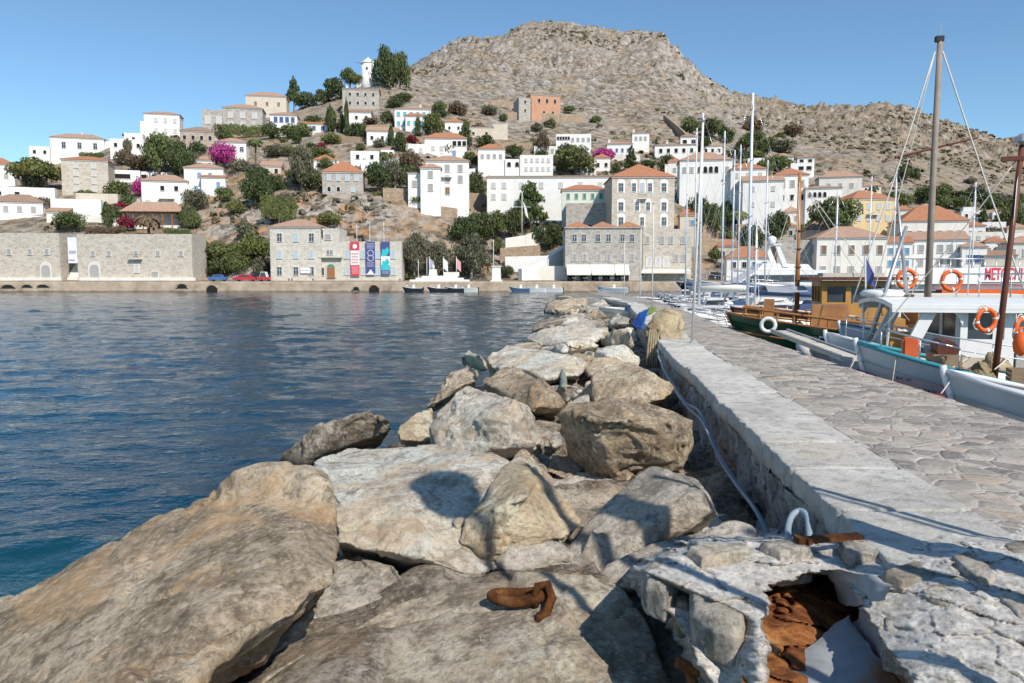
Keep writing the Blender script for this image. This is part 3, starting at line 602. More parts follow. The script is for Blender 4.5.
# ---------------------------- the four storey mansion and the waterfront block
def custom_windows(t, o, Y, xs, y, w, h, kind, frame='frame', arch=False, yo=0.):
    for x in xs:
        p = P(x, y, Y + yo); window(t, p.x - o.x, p.z - o.z - h / 2, w, h, kind, yo, 'front', frame, arch)
def mansion():
    def ex(t, o, Y):
        for xs, y in (((621, 634, 642.5, 650, 664), 187), ((621, 637, 648, 664), 206), ((621, 642, 664), 221)):
            for x in xs:
                p = P(x, y, Y); s = 1 if x in (621, 664) else .82
                f = MB().prism([(-.95 * s, -1.5), (.95 * s, -1.5), (.95 * s, 1.15)] + [(.95 * s * math.cos(k * PI / 8), 1.15 + .65 * math.sin(k * PI / 8)) for k in range(1, 8)] + [(-.95 * s, 1.15)], -.06, .05)
                q = f.build('window_surround', M['white'], t); q.location = (p.x - o.x, 0, p.z - o.z)
                window(q, 0, -1.05, 1.05 * s, 1.9, 'shut_pale' if (x, y) == (642.5, 187) else 'glass', -.06)
        p = P(642, 199, Y); balcony(t, p.x - o.x, p.z - o.z, 2.2, .9, 0, 'black')
    H('tall square beige stone mansion with white arched window surrounds', 611, 673, 177, 281, 'beige', 'hip', 2.3, Y=183, d=15, rz=0, cat='mansion', name='mansion', chim=(.96,), extra=ex, group='stone buildings on the waterfront', found=1)
    def ex2(t, o, Y):
        custom_windows(t, o, Y, (574.5, 584, 598, 608.5, 622.5, 632), 238, .95, 1.55, 'glass'); custom_windows(t, o, Y, (574.5, 584.5, 598.5, 608.5, 622.5, 632), 257.5, .9, 1.5, 'shut_grey')
        for a, b in ((567, 590.5), (591, 614), (614.5, 628)):
            p, q = P(a, 273.5, Y - 2.2), P(b, 264.5, Y); x0, x1 = p.x - o.x, q.x - o.x + .1
            aw = MB().add([(x0, -.02, q.z - o.z), (x1, -.02, q.z - o.z), (x1, -2.2, p.z - o.z), (x0, -2.2, p.z - o.z), (x0, -2.2, p.z - o.z - .35), (x1, -2.2, p.z - o.z - .35)], [(0, 1, 2, 3), (3, 2, 5, 4)]); aw.build('awning', M['canvas'], t)
        for x in (571, 583, 595, 606, 618, 625): p = P(x, 277.5, Y); window(t, p.x - o.x, p.z - o.z - 1.2, 1.7, 2.0, 'void')
    t = H('three-gabled stone building with cream cafe awnings on the waterfront', 565, 642, 228, 281, 'greystone', 'none', 0, Y=170, d=9, rz=0, extra=ex2, cat='waterfront building', name='waterfront_building', group='stone buildings on the waterfront', found=1)
    k = 170 / F; w = 77 * k; h = 53.2 * k
    for i in range(3):
        r = roof_mb('hip', w / 3 - .06, 8.4, 0, 1.35, .02); q = r.build('roof', M['tile'], t); q.location = (-w / 2 + w * (i + .5) / 3, .3, h)
    MB().box((0, -.12, h - .12), (w + .4, .3, .24)).build('cornice', M['greystone'], t)
    def ex3(t, o, Y):
        custom_windows(t, o, Y, (647.5, 662, 671, 683), 240, .9, 1.6, 'shut_grey'); custom_windows(t, o, Y, (649, 658, 666), 262, 1.3, 2.2, 'shut_white', 'white', True); custom_windows(t, o, Y, (676, 684), 258, 1., 1.6, 'shut_grey')
        p = P(668, 272, Y - 2); aw = MB().add([(-6.2, -.02, 2.6), (5, -.02, 2.6), (5, -2.4, 2.0), (-6.2, -2.4, 2.0), (-6.2, -2.4, 1.7), (5, -2.4, 1.7)], [(0, 1, 2, 3), (3, 2, 5, 4)]); aw.build('awning', M['canvas'], t)
    H('flat roofed stone wing with small arches beside the tall mansion', 642.5, 691, 229, 281, 'beige', 'flat', Y=172, d=9, rz=0, extra=ex3, cat='waterfront building', name='waterfront_building', group='stone buildings on the waterfront', found=1)
mansion()
H('small house with red roof and one blue window behind the yacht masts', 680, 697, 215, 232, 'cream', 'hip', 1.2, [W(1, 1, 'shut_blue', 1., 1.3, .5, .9, .2, .9)], Y=196, d=6)
# ---------------------------- museum on the quay
def museum():
    Y = 170
    def ex(t, o, Y):
        for y, ks in ((237.5, ('glass', 'shut_pale', 'glass')), (254.5, ('shut_pale',) * 3), (271, ('glass', 'glass', 'glass'))):
            for x, k in zip((279.5, 296, 311.5), ks): custom_windows(t, o, Y, (x,), y, 1.05, 1.75, k)
        custom_windows(t, o, Y, (328,), 237, 1.3, 1.2, 'shut_grey', yo=.8); custom_windows(t, o, Y, (322,), 234, .5, 1.9, 'dark', yo=.8)
        custom_windows(t, o, Y, (328, 331.5), 252.5, .55, 1., 'glass', yo=.8); custom_windows(t, o, Y, (322.5,), 271.5, .7, 1.7, 'dark', yo=.8)
        custom_windows(t, o, Y, (346.5, 363, 378, 393), 254.5, 1.05, 1.75, 'shut_pale', yo=1.); custom_windows(t, o, Y, (347.5, 363.5, 378.5, 393.5), 271, 1.05, 1.75, 'shut_pale', yo=1.)
        p = P(330.5, 278.2, Y); x = p.x - o.x
        dr = MB().prism([(-1.15, 0), (1.15, 0), (1.15, 2.2)] + [(1.15 * math.cos(k * PI / 8), 2.2 + 1.15 * math.sin(k * PI / 8)) for k in range(1, 8)] + [(-1.15, 2.2)], .62, .85).build('door_surround', M['cream'], t); dr.location = (x, 0, p.z - o.z)
        MB().box((0, .57, 1.2), (1.7, .12, 2.4)).build('door', M['door'], dr); MB().prism([(.85 * math.cos(k * PI / 8), 2.5 + .65 * math.sin(k * PI / 8)) for k in range(9)], .55, .65).build('fanlight', M['shut_green'], dr)
        q = P(330, 257, Y); MB().box((q.x - o.x, .35, q.z - o.z), (5.2, .95, .3)).build('cornice_ledge', M['cream'], t)
    building('pale stone museum with red hipped roof and arched brown door on the quay', 'museum', [V(271, 321.5, 227, 281.3, wall='museum', roof='hip', rh=1.1, d=9, found=1, tile='tile2'),
        V(321.5, 340, 228.5, 281.3, wall='museum', roof='flat', d=8, yo=.8, found=1), V(340, 402, 241.5, 281.3, wall='museum', roof='flat', d=7, yo=1., found=1)], Y, 0, None, 'museum', ex)
museum()
def banner(px, py0, py1, wpx, label, pieces):
    Y = 170.55; c = P(px, (py0 + py1) / 2, Y); t = thing('banner', label, 'banner', c, 0); k = Y / F; w = wpx * k
    def z(py): return (((py0 + py1) / 2) - py) * k
    MB().box((0, .03, 0), (w, .04, (py1 - py0) * k)).build('cloth', M['banner_white'], t)
    MB().tube([(-w / 2 - .1, .02, z(py0) + .05), (w / 2 + .1, .02, z(py0) + .05)], .05).build('pole', M['metal'], t)
    for i, (a, b, m, sh) in enumerate(pieces):
        mb = MB(); h = (b - a) * k; zc = (z(a) + z(b)) / 2; y = -.01 - .012 * i
        if sh == 'rect': mb.box((0, y, zc), (w * .98, .02, h))
        elif sh == 'disc': mb.prism([(math.cos(q * PI / 10) * w * .24, zc + math.sin(q * PI / 10) * w * .26) for q in range(20)], y - .01, y + .01)
        elif sh == 'ring': mb.torus((0, y, zc), w * .3, w * .07, 20, 4)
        elif sh == 'lines':
            for q in range(4): mb.box((0, y, zc + h * (.36 - q * .24)), (w * (.8 - .1 * (q % 2)), .02, h * .1))
        elif sh == 'zig': mb.prism([(-w * .48, zc - h / 2), (w * .1, zc - h / 2), (w * .45, zc + h * .1), (w * .2, zc + h / 2), (-w * .1, zc + h * .15), (-w * .3, zc + h * .3)], y - .01, y + .01)
        elif sh == 'tri': mb.prism([(-w * .4, zc - h / 2), (w * .4, zc - h / 2), (0, zc + h / 2)], y - .01, y + .01)
        mb.build('printed_panel', M[m], t)
M['banner_white'] = paint('banner_cloth_white', (.78, .77, .76), .04, 2, .8); M['b_red'] = paint('banner_red', (.66, .06, .09), .1, 2, .8); M['b_navy'] = paint('banner_navy', (.07, .09, .24), .1, 2, .8)
M['b_teal'] = paint('banner_teal', (.05, .50, .56), .1, 2, .8); M['b_lilac'] = paint('banner_lilac', (.42, .42, .56), .1, 2, .8); M['b_pink'] = paint('banner_pale_red', (.72, .38, .38), .1, 2, .8)
banner(355, 242, 275.5, 9, 'red and white hanging banner with a white emblem, nearest the museum door', [(242, 250.5, 'b_red', 'rect'), (243, 250, 'banner_white', 'disc'), (252, 264, 'b_pink', 'lines'), (265, 275.5, 'b_red', 'rect'), (266, 274, 'b_pink', 'lines')])
banner(370.5, 242, 274.5, 9.5, 'dark navy hanging banner with rings, middle of the three', [(242, 273.5, 'b_navy', 'rect'), (243, 249, 'b_lilac', 'lines'), (251, 256, 'b_lilac', 'ring'), (256, 261, 'b_lilac', 'ring'), (262, 267, 'b_lilac', 'lines'), (269, 274.5, 'banner_white', 'tri')])
banner(385.5, 242, 274.5, 9, 'blue and turquoise hanging banner, rightmost of the three on the museum', [(242, 256, 'b_navy', 'rect'), (247, 256, 'b_teal', 'zig'), (258, 268, 'b_teal', 'zig'), (266, 274.5, 'b_navy', 'rect'), (265, 270, 'b_teal', 'rect'), (270.5, 274, 'b_lilac', 'lines')])
def small_banner():
    Y = 169.7; c = P(305.5, 270.5, Y); t = thing('banner', 'small white banner stretched between two ground floor museum windows', 'banner', c); k = Y / F
    MB().box((0, 0, 0), (10 * k, .05, 5.5 * k)).build('cloth', M['banner_white'], t); MB().box((0, -.05, 0), (8 * k, .02, .5 * k)).build('printed_line', M['shut_grey'], t)
small_banner()
# ---------------------------- long stone buildings at left
def stone_blocks():
    def door(t, o, Y, px, w, h):
        p = P(px, 279, Y); pts = lambda s, hh: [(-w / 2 * s, 0), (w / 2 * s, 0), (w / 2 * s, hh - w / 2)] + [(w / 2 * s * math.cos(k * PI / 8), hh - w / 2 + w / 2 * s * math.sin(k * PI / 8)) for k in range(1, 8)] + [(-w / 2 * s, hh - w / 2)]
        s = MB().prism(pts(1.35, h + .4), -.12, .05).build('door_surround', M['white3'], t); s.location = (p.x - o.x, 0, p.z - o.z)
        MB().prism(pts(1, h), -.2, -.1).build('door', M['shut_grey'], s)
    def ex(t, o, Y):
        custom_windows(t, o, Y, (9, 30, 47), 252, .9, 1.2, 'shut_grey'); door(t, o, Y, 46.5, 1.9, 3.1)
    H('long beige stone warehouse cut by the left picture edge', -60, 61, 233, 281, 'beige', 'flat', Y=169.5, d=8, rz=0, cat='stone building', name='stone_building', extra=ex, group='stone buildings on the waterfront', found=1,
      more=[V(-60, 61, 277.5, 281, d=.5, yo=-.5, wall='white2', roof='none', wname='plinth')])
    def ex2(t, o, Y):
        custom_windows(t, o, Y, (93, 109, 136, 158, 181), 253.5, .85, 1.1, 'shut_grey'); door(t, o, Y, 95, 2., 3.2)
        custom_windows(t, o, Y, (155,), 276, 1.6, 1.9, 'shut_grey', 'white'); custom_windows(t, o, Y, (137,), 269, 1., 1.6, 'shut_white', 'white')
        p = P(136, 259, Y); balcony(t, p.x - o.x, p.z - o.z, 3., .9, 0, 'black')
    H('long beige stone warehouse with a small black balcony', 79, 193, 234, 281, 'beige', 'flat', Y=169.5, d=8, rz=0, cat='stone building', name='stone_building', extra=ex2, group='stone buildings on the waterfront', found=1,
      more=[V(79, 195, 277.5, 281, d=.5, yo=-.5, wall='white2', roof='none', wname='plinth')])
    Y = 171; c = P(72.5, 281, Y); t = thing('stairway', 'white stair gap between the two long stone warehouses', 'stairway', c, 0); k = Y / F
    for i in range(9): MB().box((0, .4 + i * .55, .4 + i * .28), (11 * k, .55, .8 + i * .56)).build('step', M['white2'], t)
    MB().box((-3 * k, 6.5, 4), (14 * k, .4, 12)).build('back_wall', M['white'], t)
    Yb = 170.4; c = P(72.5, 250, Yb); t = thing('banner', 'white hanging banner in the gap between the stone warehouses', 'banner', c); k = Yb / F
    MB().box((0, 0, 0), (9 * k, .05, 26 * k)).build('cloth', M['banner_white'], t); MB().box((0, -.05, -2 * k), (7 * k, .02, 3 * k)).build('printed_panel', M['b_lilac'], t); MB().box((-1 * k, -.05, -10 * k), (6 * k, .02, 2 * k)).build('printed_panel', M['b_lilac'], t)
    MB().box((0, 0, 13 * k), (14 * k, .12, .12)).build('pole', M['metal'], t)
stone_blocks()
# ---------------------------- right side of the harbour
H('broad white mansion with a long faded roof and arched loggia', 680, 731, 160, 190, rh=1.6, win=[W(4, 1, 'dark', 1.2, 2, .33, .75, .45, .9, 'frame', True), W(2, 1, 'shut_grey', 1, 1.6, .02, .3, .45, .9), W(1, 1, 'shut_grey', 1, 1.6, .82, .98, .45, .9)], Y=222, d=10, tile='tile2', chim=(.3, .75))
H('white house with red roof stepping down from the broad mansion', 731, 765, 169, 194, rh=1.2, win=[W(3, 2, 'shut_white', .9, 1.3)], d=8, tile='tile', Y=218)
H('small white low house with faded roof below the red roof step', 743, 782, 181, 212, rh=1., roof='gable', win=[W(2, 2, 'shut_white', .9, 1.3)], d=7, tile='tile2', Y=212)
H('white two storey house with grey shutters and red roof above the harbour', 775, 807, 175, 204, rh=1.3, win=[W(3, 1, 'shut_grey', 1.2, 2., .1, .95, .45, .95), W(3, 1, 'dark', 1, 1.6, .1, .95, .05, .4)], d=8, Y=225)
H('white house with four arched windows at the right', 806, 840, 188, 212, roof='hip', rh=.5, win=[W(4, 1, 'dark', 1., 1.6, .05, .6, .5, .95, 'frame', True), W(2, 1, 'shut_white', 1, 1.4, .6, .98, .3, .8)], d=7, Y=222, tile='tile2')
H('grey white house with red roof at the edge of the bare hill', 820, 860, 177, 196, 'white3', 'hip', 1.3, [W(3, 1, 'shut_grey', 1, 1.4, .1, .9, .3, .8)], d=8, Y=246, tile='tile2')
H('white house with dark veranda high at the right', 791, 812, 163, 176, roof='flat', win=[W(2, 1, 'void', 1.8, 1.4, .3, 1, .3, .9)], d=6, more=[V(797, 813, 158, 164, roof='hip', rh=.5, d=4, yo=1, win=[W(2, 1, 'void', 1.4, 1.1)], tile='tile3')])
H('small white house half hidden by trees on the right slope', 770, 793, 157, 168, 'white2', 'hip', 1, [W(2, 1, 'dark', .9, 1.1)], d=6, tile='tile2')
H('long low white house with red roof at the water', 727, 771, 258, 281, rh=1.5, win=[W(4, 1, 'dark', .9, 1.3, .05, .95, .45, .95)], d=7, Y=171)
H('plain grey stone store behind the white boats', 777, 816, 240, 279, 'greystone', 'flat', d=8, Y=176)
H('cream two storey house with eight brown shutters on the waterfront', 817, 884, 238, 281, 'white2', 'hip', 1.6, [W(5, 1, 'shut_brown', 1.15, 2., .0, 1, .5, .95), W(5, 1, 'shut_grey', 1.15, 1.8, .0, 1, .05, .45)], Y=171, d=11, tile='tile2', rz=-6, side=[('left', 2, 2, 'shut_brown', 1, 1.9)])
H('ochre yellow house with red hipped roof and balcony', 850, 896, 199, 228, 'yellow', 'hip', 1.6, [W(4, 2, 'shut_pale', 1., 1.7, .05, .95, .15, .95)], Y=213, d=10, tile='tile', rz=8, side=[('left', 2, 2, 'shut_pale', 1, 1.6)], extra=lambda t, o, Y: balcony(t, -.5, 3.6, 3.2))
H('white mansion with big red hipped roof and brown windows', 903, 965, 221, 247, 'white2', 'hip', 2.4, [W(6, 1, 'shut_brown', 1.1, 1.7, .05, .95, .2, .8)], Y=197, d=11, tile='tile', rz=-10)
H('white waterfront house with two rows of iron balconies', 905, 963, 240, 281, 'white', 'gable', 1.2, [W(6, 2, 'shut_grey', 1.1, 1.8, .05, .95, .3, .95)], Y=178, d=9, tile='tile2', extra=lambda t, o, Y: (balcony(t, 3.5, 5.2, 5), balcony(t, 3.5, 2.3, 5)))
H('small white house with blue shutters beside the cream waterfront house', 885, 910, 243, 281, 'white', 'gable', .9, [W(3, 2, 'shut_blue', .9, 1.4, .05, .95, .3, .95)], Y=175, d=7, tile='tile')
H('white house with one large blue window', 962, 984, 247, 281, 'white', 'hip', .9, [W(1, 1, 'shut_navy', 2.7, 1.8, .1, .9, .45, .85)], Y=174, d=7, tile='tile2')
H('small white house beside a cypress on the right slope', 962, 981, 211, 225, 'white', 'flat', 0, [W(2, 1, 'dark', .8, 1.1, 0, 1, .4, .95)], d=6, more=[V(962, 972, 207, 213, d=4, yo=2)])
H('white two step house right of the cypress', 983, 1004, 222, 236, 'white', 'flat', 0, [W(3, 1, 'dark', .9, 1.1)], d=6)
H('low white row of terraces above the blue window house', 966, 1000, 232, 250, 'white2', 'flat', 0, [W(4, 1, 'shut_white', .9, 1.2, 0, 1, .4, .95)], d=7, tile='tile2')
H('grey tiled house with shuttered ground floor', 985, 1013, 256, 281, 'cream', 'shed', 1.4, [W(5, 1, 'shut_grey', .9, 1.8, 0, 1, .1, .8)], d=7, tile='tile3', Y=172)
H('white house with faded roof at the right picture edge', 1008, 1040, 243, 281, 'white3', 'hip', 1., [W(3, 2, 'shut_grey', 1, 1.6)], d=8, tile='tile2', Y=178)
H('small white cottage near the right picture edge', 1000, 1030, 233, 246, 'white', 'flat', 0, [W(3, 1, 'dark', .8, 1.)], d=6)
H('tiny white house alone below the bare hill at right', 993, 1004, 212, 221, 'white', 'flat', 0, [W(2, 1, 'dark', .8, 1.)], d=5)
H('small tiled house behind the yellow house', 893, 915, 226, 246, 'white2', 'hip', 1.2, [W(2, 1, 'shut_grey', 1, 1.3)], d=7, tile='tile', Y=205)
H('low brown tiled shed beside the cream waterfront house', 806, 830, 230, 246, 'cream', 'hip', 1.6, [W(2, 1, 'dark', .8, 1.)], d=7, tile='tile3', Y=196)
H('low pale house with small red roof behind the ochre house', 862, 880, 186, 193, 'white2', 'hip', .9, [W(2, 1, 'dark', .9, 1.1)], d=6, tile='tile2')

for lb, a, b, e, g, wl, rf, nx, ny, wk, tl in (
 ('small white house tucked left of the blue shutter house', 180, 192, 180, 201, 'white', 'flat', 1, 2, 'shut_grey', 'tile'), ('white cottage with faded roof under the long grey mansion', 196, 214, 160, 170, 'white2', 'hip', 2, 1, 'dark', 'tile2'), ('low cream outbuilding right of the bougainvillea house', 262, 281, 166, 176, 'cream', 'gable', 2, 1, 'dark', 'tile2'), ('white garden house below the two block mansion', 296, 312, 160, 168, 'white2', 'flat', 2, 1, 'dark', 'tile'),
 ('white house with faded roof behind the red hipped roof, right', 380, 399, 158, 170, 'white', 'hip', 2, 1, 'shut_grey', 'tile2'), ('small white cube house above the grove', 381, 394, 150, 158, 'white', 'flat', 2, 1, 'dark', 'tile'), ('white house between the blue door house and the arched wall', 470, 482, 158, 170, 'white', 'hip', 1, 1, 'shut_grey', 'tile'), ('low white annex left of the colonnaded house', 534, 556, 146, 156, 'white2', 'flat', 3, 1, 'shut_grey', 'tile'),
 ('white house with red roof right of the big green tree', 594, 610, 158, 172, 'white', 'hip', 2, 1, 'dark', 'tile'), ('narrow white house just left of the broad mansion', 668, 681, 162, 178, 'white2', 'hip', 1, 1, 'shut_grey', 'tile'), ('white low house above the broad mansion roof', 703, 722, 146, 155, 'white', 'hip', 3, 1, 'dark', 'tile2'), ('white cottage on the slope left of the half hidden house', 748, 764, 158, 167, 'white', 'flat', 2, 1, 'dark', 'tile'),
 ('white house with grey shutters below the stepping house', 757, 776, 214, 232, 'white', 'hip', 2, 1, 'shut_grey', 'tile2'), ('cream house with orange roof among the harbour palms', 718, 737, 246, 262, 'cream', 'hip', 2, 1, 'dark', 'tile'), ('tall narrow white house behind the brown mast', 783, 800, 212, 236, 'white2', 'hip', 2, 2, 'shut_grey', 'tile2'), ('white house left of the ochre yellow house', 834, 850, 205, 222, 'white', 'hip', 2, 1, 'dark', 'tile2'),
 ('small white house right of the ochre yellow house', 896, 910, 210, 224, 'white2', 'hip', 1, 1, 'shut_brown', 'tile'), ('white cottage high behind the big red hipped roof', 918, 936, 208, 218, 'white', 'hip', 2, 1, 'dark', 'tile2'), ('low white house with red roof right of the big red hipped roof', 966, 984, 226, 240, 'white', 'hip', 2, 1, 'shut_grey', 'tile'), ('white house with orange roof above the grey tiled house', 986, 1006, 242, 258, 'white', 'hip', 3, 1, 'shut_grey', 'tile'),
 ('cream house with faded roof at the right edge below the green tree', 1008, 1026, 228, 242, 'cream', 'hip', 2, 1, 'dark', 'tile2'), ('white terrace house behind the right edge waterfront', 1000, 1014, 246, 262, 'white2', 'flat', 2, 1, 'shut_grey', 'tile'), ('low stone house with red roof right of the harbour palms', 776, 795, 226, 240, 'greystone', 'hip', 2, 1, 'dark', 'tile'), ('white cottage behind the pale green house', 575, 596, 165, 176, 'white2', 'hip', 3, 1, 'dark', 'tile2')):
    H(lb, a, b, e, g, wl, rf, 1.0, [W(nx, ny, wk, .95, 1.35)], d=6, tile=tl)
# ---------------------------- white steps and walls right of the tamarisks
def wall_run(pts, h, th, label, m='white', name='garden_wall'):
    o = Vector(pts[0]); mb = MB()
    for a, b in zip(pts[:-1], pts[1:]):
        a, b = Vector(a) - o, Vector(b) - o; n = Vector((-(b - a).y, (b - a).x, 0)).normalized() * th / 2; H_ = Vector((0, 0, h)); d = Vector((0, 0, -2.5))
        mb.add([a - n + d, b - n + d, b + n + d, a + n + d, a - n + H_, b - n + H_, b + n + H_, a + n + H_], [(0, 3, 2, 1), (4, 5, 6, 7), (0, 1, 5, 4), (1, 2, 6, 5), (2, 3, 7, 6), (3, 0, 4, 7)])
    q = mb.build(name, M[m]); q.location = o; return tag(q, label, 'wall')
def gp(px, py, off=0.): return P(px, py, depth_at(px, py) + off)
wall_run([P(520, 276, 172), P(545, 266, 176), P(566, 251, 182)], 1.6, 1.5, 'white sloping ramp wall climbing from the quay beside the cafes')
wall_run([P(505, 263, 182), P(548, 262, 183)], 1.5, .6, 'white terrace wall with greenery above the quay'); wall_run([P(500, 253, 186), P(540, 250, 188)], 1.2, .6, 'upper grey terrace wall below the pine', 'terrace')
wall_run([P(520, 272, 174), P(566, 271, 174)], 1.2, .5, 'low white wall along the quay left of the cafes', 'white2'); wall_run([P(505, 243, 192), P(525, 240, 194), P(545, 232, 197)], 1.2, .6, 'pale zigzag path wall below the flag mast', 'white2')
wall_run([gp(383, 200), gp(430, 202), gp(486, 205)], 3.2, .8, 'long tan retaining wall below the large white mansion', 'terrace'); wall_run([gp(268, 152), gp(300, 156), gp(328, 158)], 2.2, .7, 'beige garden wall below the white mansion of two blocks', 'terrace')
wall_run([gp(556, 214), gp(600, 212)], 3., .7, 'grey retaining wall below the pale green house', 'terrace'); wall_run([gp(505, 120), gp(560, 122), gp(585, 122)], 3.5, 1., 'long dry stone retaining wall under the orange house', 'terrace')
wall_run([gp(490, 106), gp(535, 107)], 2.2, 1., 'ruined dry stone wall left of the orange house', 'terrace'); wall_run([gp(664, 122), gp(678, 134), gp(690, 146)], 3.5, .8, 'dark stone wall running down the slope to the roof pavilion', 'terrace')
wall_run([gp(560, 91), gp(612, 87), gp(650, 90), gp(690, 100)], 1.4, 1.4, 'faint pale path wall crossing the mountain flank', 'terrace'); wall_run([gp(330, 143), gp(400, 146)], 2.5, .8, 'orange earth retaining wall below the cypresses', 'terrace')
wall_run([gp(700, 235), gp(745, 236)], 3.2, .8, 'stone retaining wall behind the yacht masts', 'terrace'); wall_run([gp(440, 178), gp(480, 174), gp(556, 172)], 2., .6, 'long white wall joining the houses above the convent wing', 'white')
wall_run([gp(60, 222), gp(130, 226)], 2., .6, 'white garden wall above the long stone warehouses', 'white2'); wall_run([gp(150, 232), gp(196, 236)], 1.5, .6, 'stone garden wall behind the right warehouse roof', 'terrace')
wall_run([gp(812, 216), gp(850, 218)], 2.5, .7, 'tan retaining wall below the four arched windows', 'terrace'); wall_run([gp(735, 205), gp(770, 210), gp(800, 212)], 2.5, .7, 'white retaining wall under the red roof step house', 'white2')

for a, b, h, lb, m in (((205, 176), (262, 180), 2.0, 'dry stone terrace wall under the bougainvillea house', 'terrace'), ((262, 186), (322, 187), 2.4, 'stone terrace wall left of the red hipped roof', 'terrace'), ((395, 124), (440, 126), 1.8, 'stone terrace wall below the turquoise shutters', 'terrace'), ((560, 160), (640, 161), 2.2, 'white garden wall below the colonnaded house', 'white2'), ((610, 126), (665, 128), 1.6, 'low dry stone wall on the slope above the tower house', 'terrace'), ((690, 208), (735, 206), 2.4, 'pale retaining wall under the broad mansion', 'white2'), ((700, 250), (770, 252), 3.0, 'stone embankment wall behind the moored yachts', 'terrace'), ((850, 232), (905, 233), 2.2, 'white wall in front of the ochre yellow house', 'white2'),
  ((955, 216), (1010, 214), 1.8, 'stone terrace wall by the cypress on the right slope', 'terrace'), ((500, 148), (556, 150), 2.0, 'stone terrace wall on the dry slope above the arched wall', 'terrace'), ((425, 214), (480, 222), 2.6, 'stone retaining wall above the dark tamarisk trees', 'terrace'), ((90, 202), (145, 206), 1.8, 'white garden wall left of the terracotta roofed house', 'white2'), ((350, 131), (392, 129), 1.8, 'dry stone wall among the cypresses', 'terrace')):
    wall_run([gp(*a), gp((a[0] + b[0]) / 2, (a[1] + b[1]) / 2), gp(*b)], h, .6, lb, m)
# ------------------------------------------------------------------ foliage
def leafmat(name, dark, mid, light, trans=.25):
    a = N(name); g = a.n('NewGeometry').outputs['Random Per Island']; v = a.coord()
    col = a.ramp(g, [(0., dark), (.5, mid), (1., light)]); col = a.mix(a.ramp(a.noise(v, 1.8, 3), [(.35, .55), (.65, 0.)]), col, sc(dark, .7))
    oi = a.n('ObjectInfo').outputs['Random']; col = a.mix(a.math('MULTIPLY', oi, .45), col, sc((light[0] * 1.05, light[1] * .9, light[2]), .8)); return a.out(col, .7, None, 0, .2)
M['leaf_dark'] = leafmat('dark_foliage', (.03, .048, .018), (.065, .096, .034), (.13, .165, .06)); M['leaf_mid'] = leafmat('green_foliage', (.05, .072, .024), (.105, .145, .046), (.19, .23, .08))
M['leaf_light'] = leafmat('yellow_green_foliage', (.06, .08, .02), (.13, .16, .045), (.22, .24, .08)); M['leaf_olive'] = leafmat('olive_foliage', (.06, .065, .035), (.13, .135, .08), (.22, .22, .14))
M['leaf_brown'] = leafmat('dry_foliage', (.07, .05, .03), (.14, .105, .06), (.22, .17, .10)); M['leaf_mag'] = leafmat('magenta_blossom', (.22, .012, .10), (.48, .03, .24), (.62, .12, .38)); M['leaf_crim'] = leafmat('crimson_blossom', (.10, .012, .025), (.22, .02, .045), (.32, .05, .08))
M['bark'] = paint('bark', (.16, .12, .09), .3, 4, .95, bump=.05); M['palebark'] = paint('pale_bark', (.42, .38, .33), .2, 4, .95)
def leaves(blobs, n, size, seed, flat=0., fill=.32):
    r = np.random.default_rng(seed); V = []; Fc = []; vol = np.array([b[3] * b[4] * b[5] for b in blobs]) ** .67; vol /= vol.sum()
    bi = r.choice(len(blobs), n, p=vol)
    for k in range(n):
        b = blobs[bi[k]]; d = r.normal(0, 1, 3); d /= np.linalg.norm(d); rad = fill + (1 - fill) * r.random() ** .5
        if r.random() < .08: rad *= 1.18
        c = np.array(b[:3]) + d * rad * np.array(b[3:6]); nrm = d + r.normal(0, .7, 3); nrm[2] += flat; nrm /= np.linalg.norm(nrm)
        t = np.cross(nrm, r.normal(0, 1, 3)); t /= np.linalg.norm(t) + 1e-6; s = np.cross(nrm, t); h = size * r.uniform(.6, 1.3)
        o = len(V); V += [c + t * h, c + s * h * .65, c - t * h, c - s * h * .65]; Fc.append((o, o + 1, o + 2, o + 3))
    me = bpy.data.meshes.new('crown'); me.from_pydata([tuple(x) for x in V], [], Fc); return me
def blobs(kind, seed):
    r = random.Random(seed); B = []
    if kind == 'round':
        B = [(0, 0, .55, .62, .62, .40)] + [(.55 * math.cos(a), .55 * math.sin(a), r.uniform(.3, .7), r.uniform(.3, .45), r.uniform(.3, .45), r.uniform(.2, .3)) for a in [k * .9 + r.random() for k in range(7)]] + [(r.uniform(-.3, .3), r.uniform(-.3, .3), .82, .33, .33, .2) for k in range(3)]
    elif kind == 'pine':
        for k in range(13):
            z = .25 + .7 * k / 12; w = (.75 - .55 * (k / 12)) ; a = k * 2.4; B.append((w * .75 * math.cos(a), w * .75 * math.sin(a), z + r.uniform(-.05, .05), w * .62, w * .62, .10))
        B.append((0, 0, .55, .32, .32, .42))
    elif kind == 'umbrella':
        for k in range(11): a = k * 2.4; q = .75 * math.sqrt(k / 11); B.append((q * math.cos(a), q * math.sin(a), .68 + r.uniform(-.12, .12) - .15 * q, .34, .34, .17))
    elif kind == 'cypress':
        for k in range(8): z = .1 + .85 * k / 7; w = .9 * math.sin(PI * (.12 + .86 * (k / 7))) ** .7; B.append((r.uniform(-.1, .1), r.uniform(-.1, .1), z, w, w, .11))
    elif kind == 'shrub':
        for k in range(6): a = k * 1.05; B.append((.5 * math.cos(a), .5 * math.sin(a), r.uniform(.25, .6), .48, .48, .33))
        B.append((0, 0, .6, .5, .5, .38))
    elif kind == 'hedge':
        for k in range(9): B.append((-.85 + k * .21, r.uniform(-.2, .2), .5 + r.uniform(-.1, .1), .22, .4, .42))
    return B
_C = {}
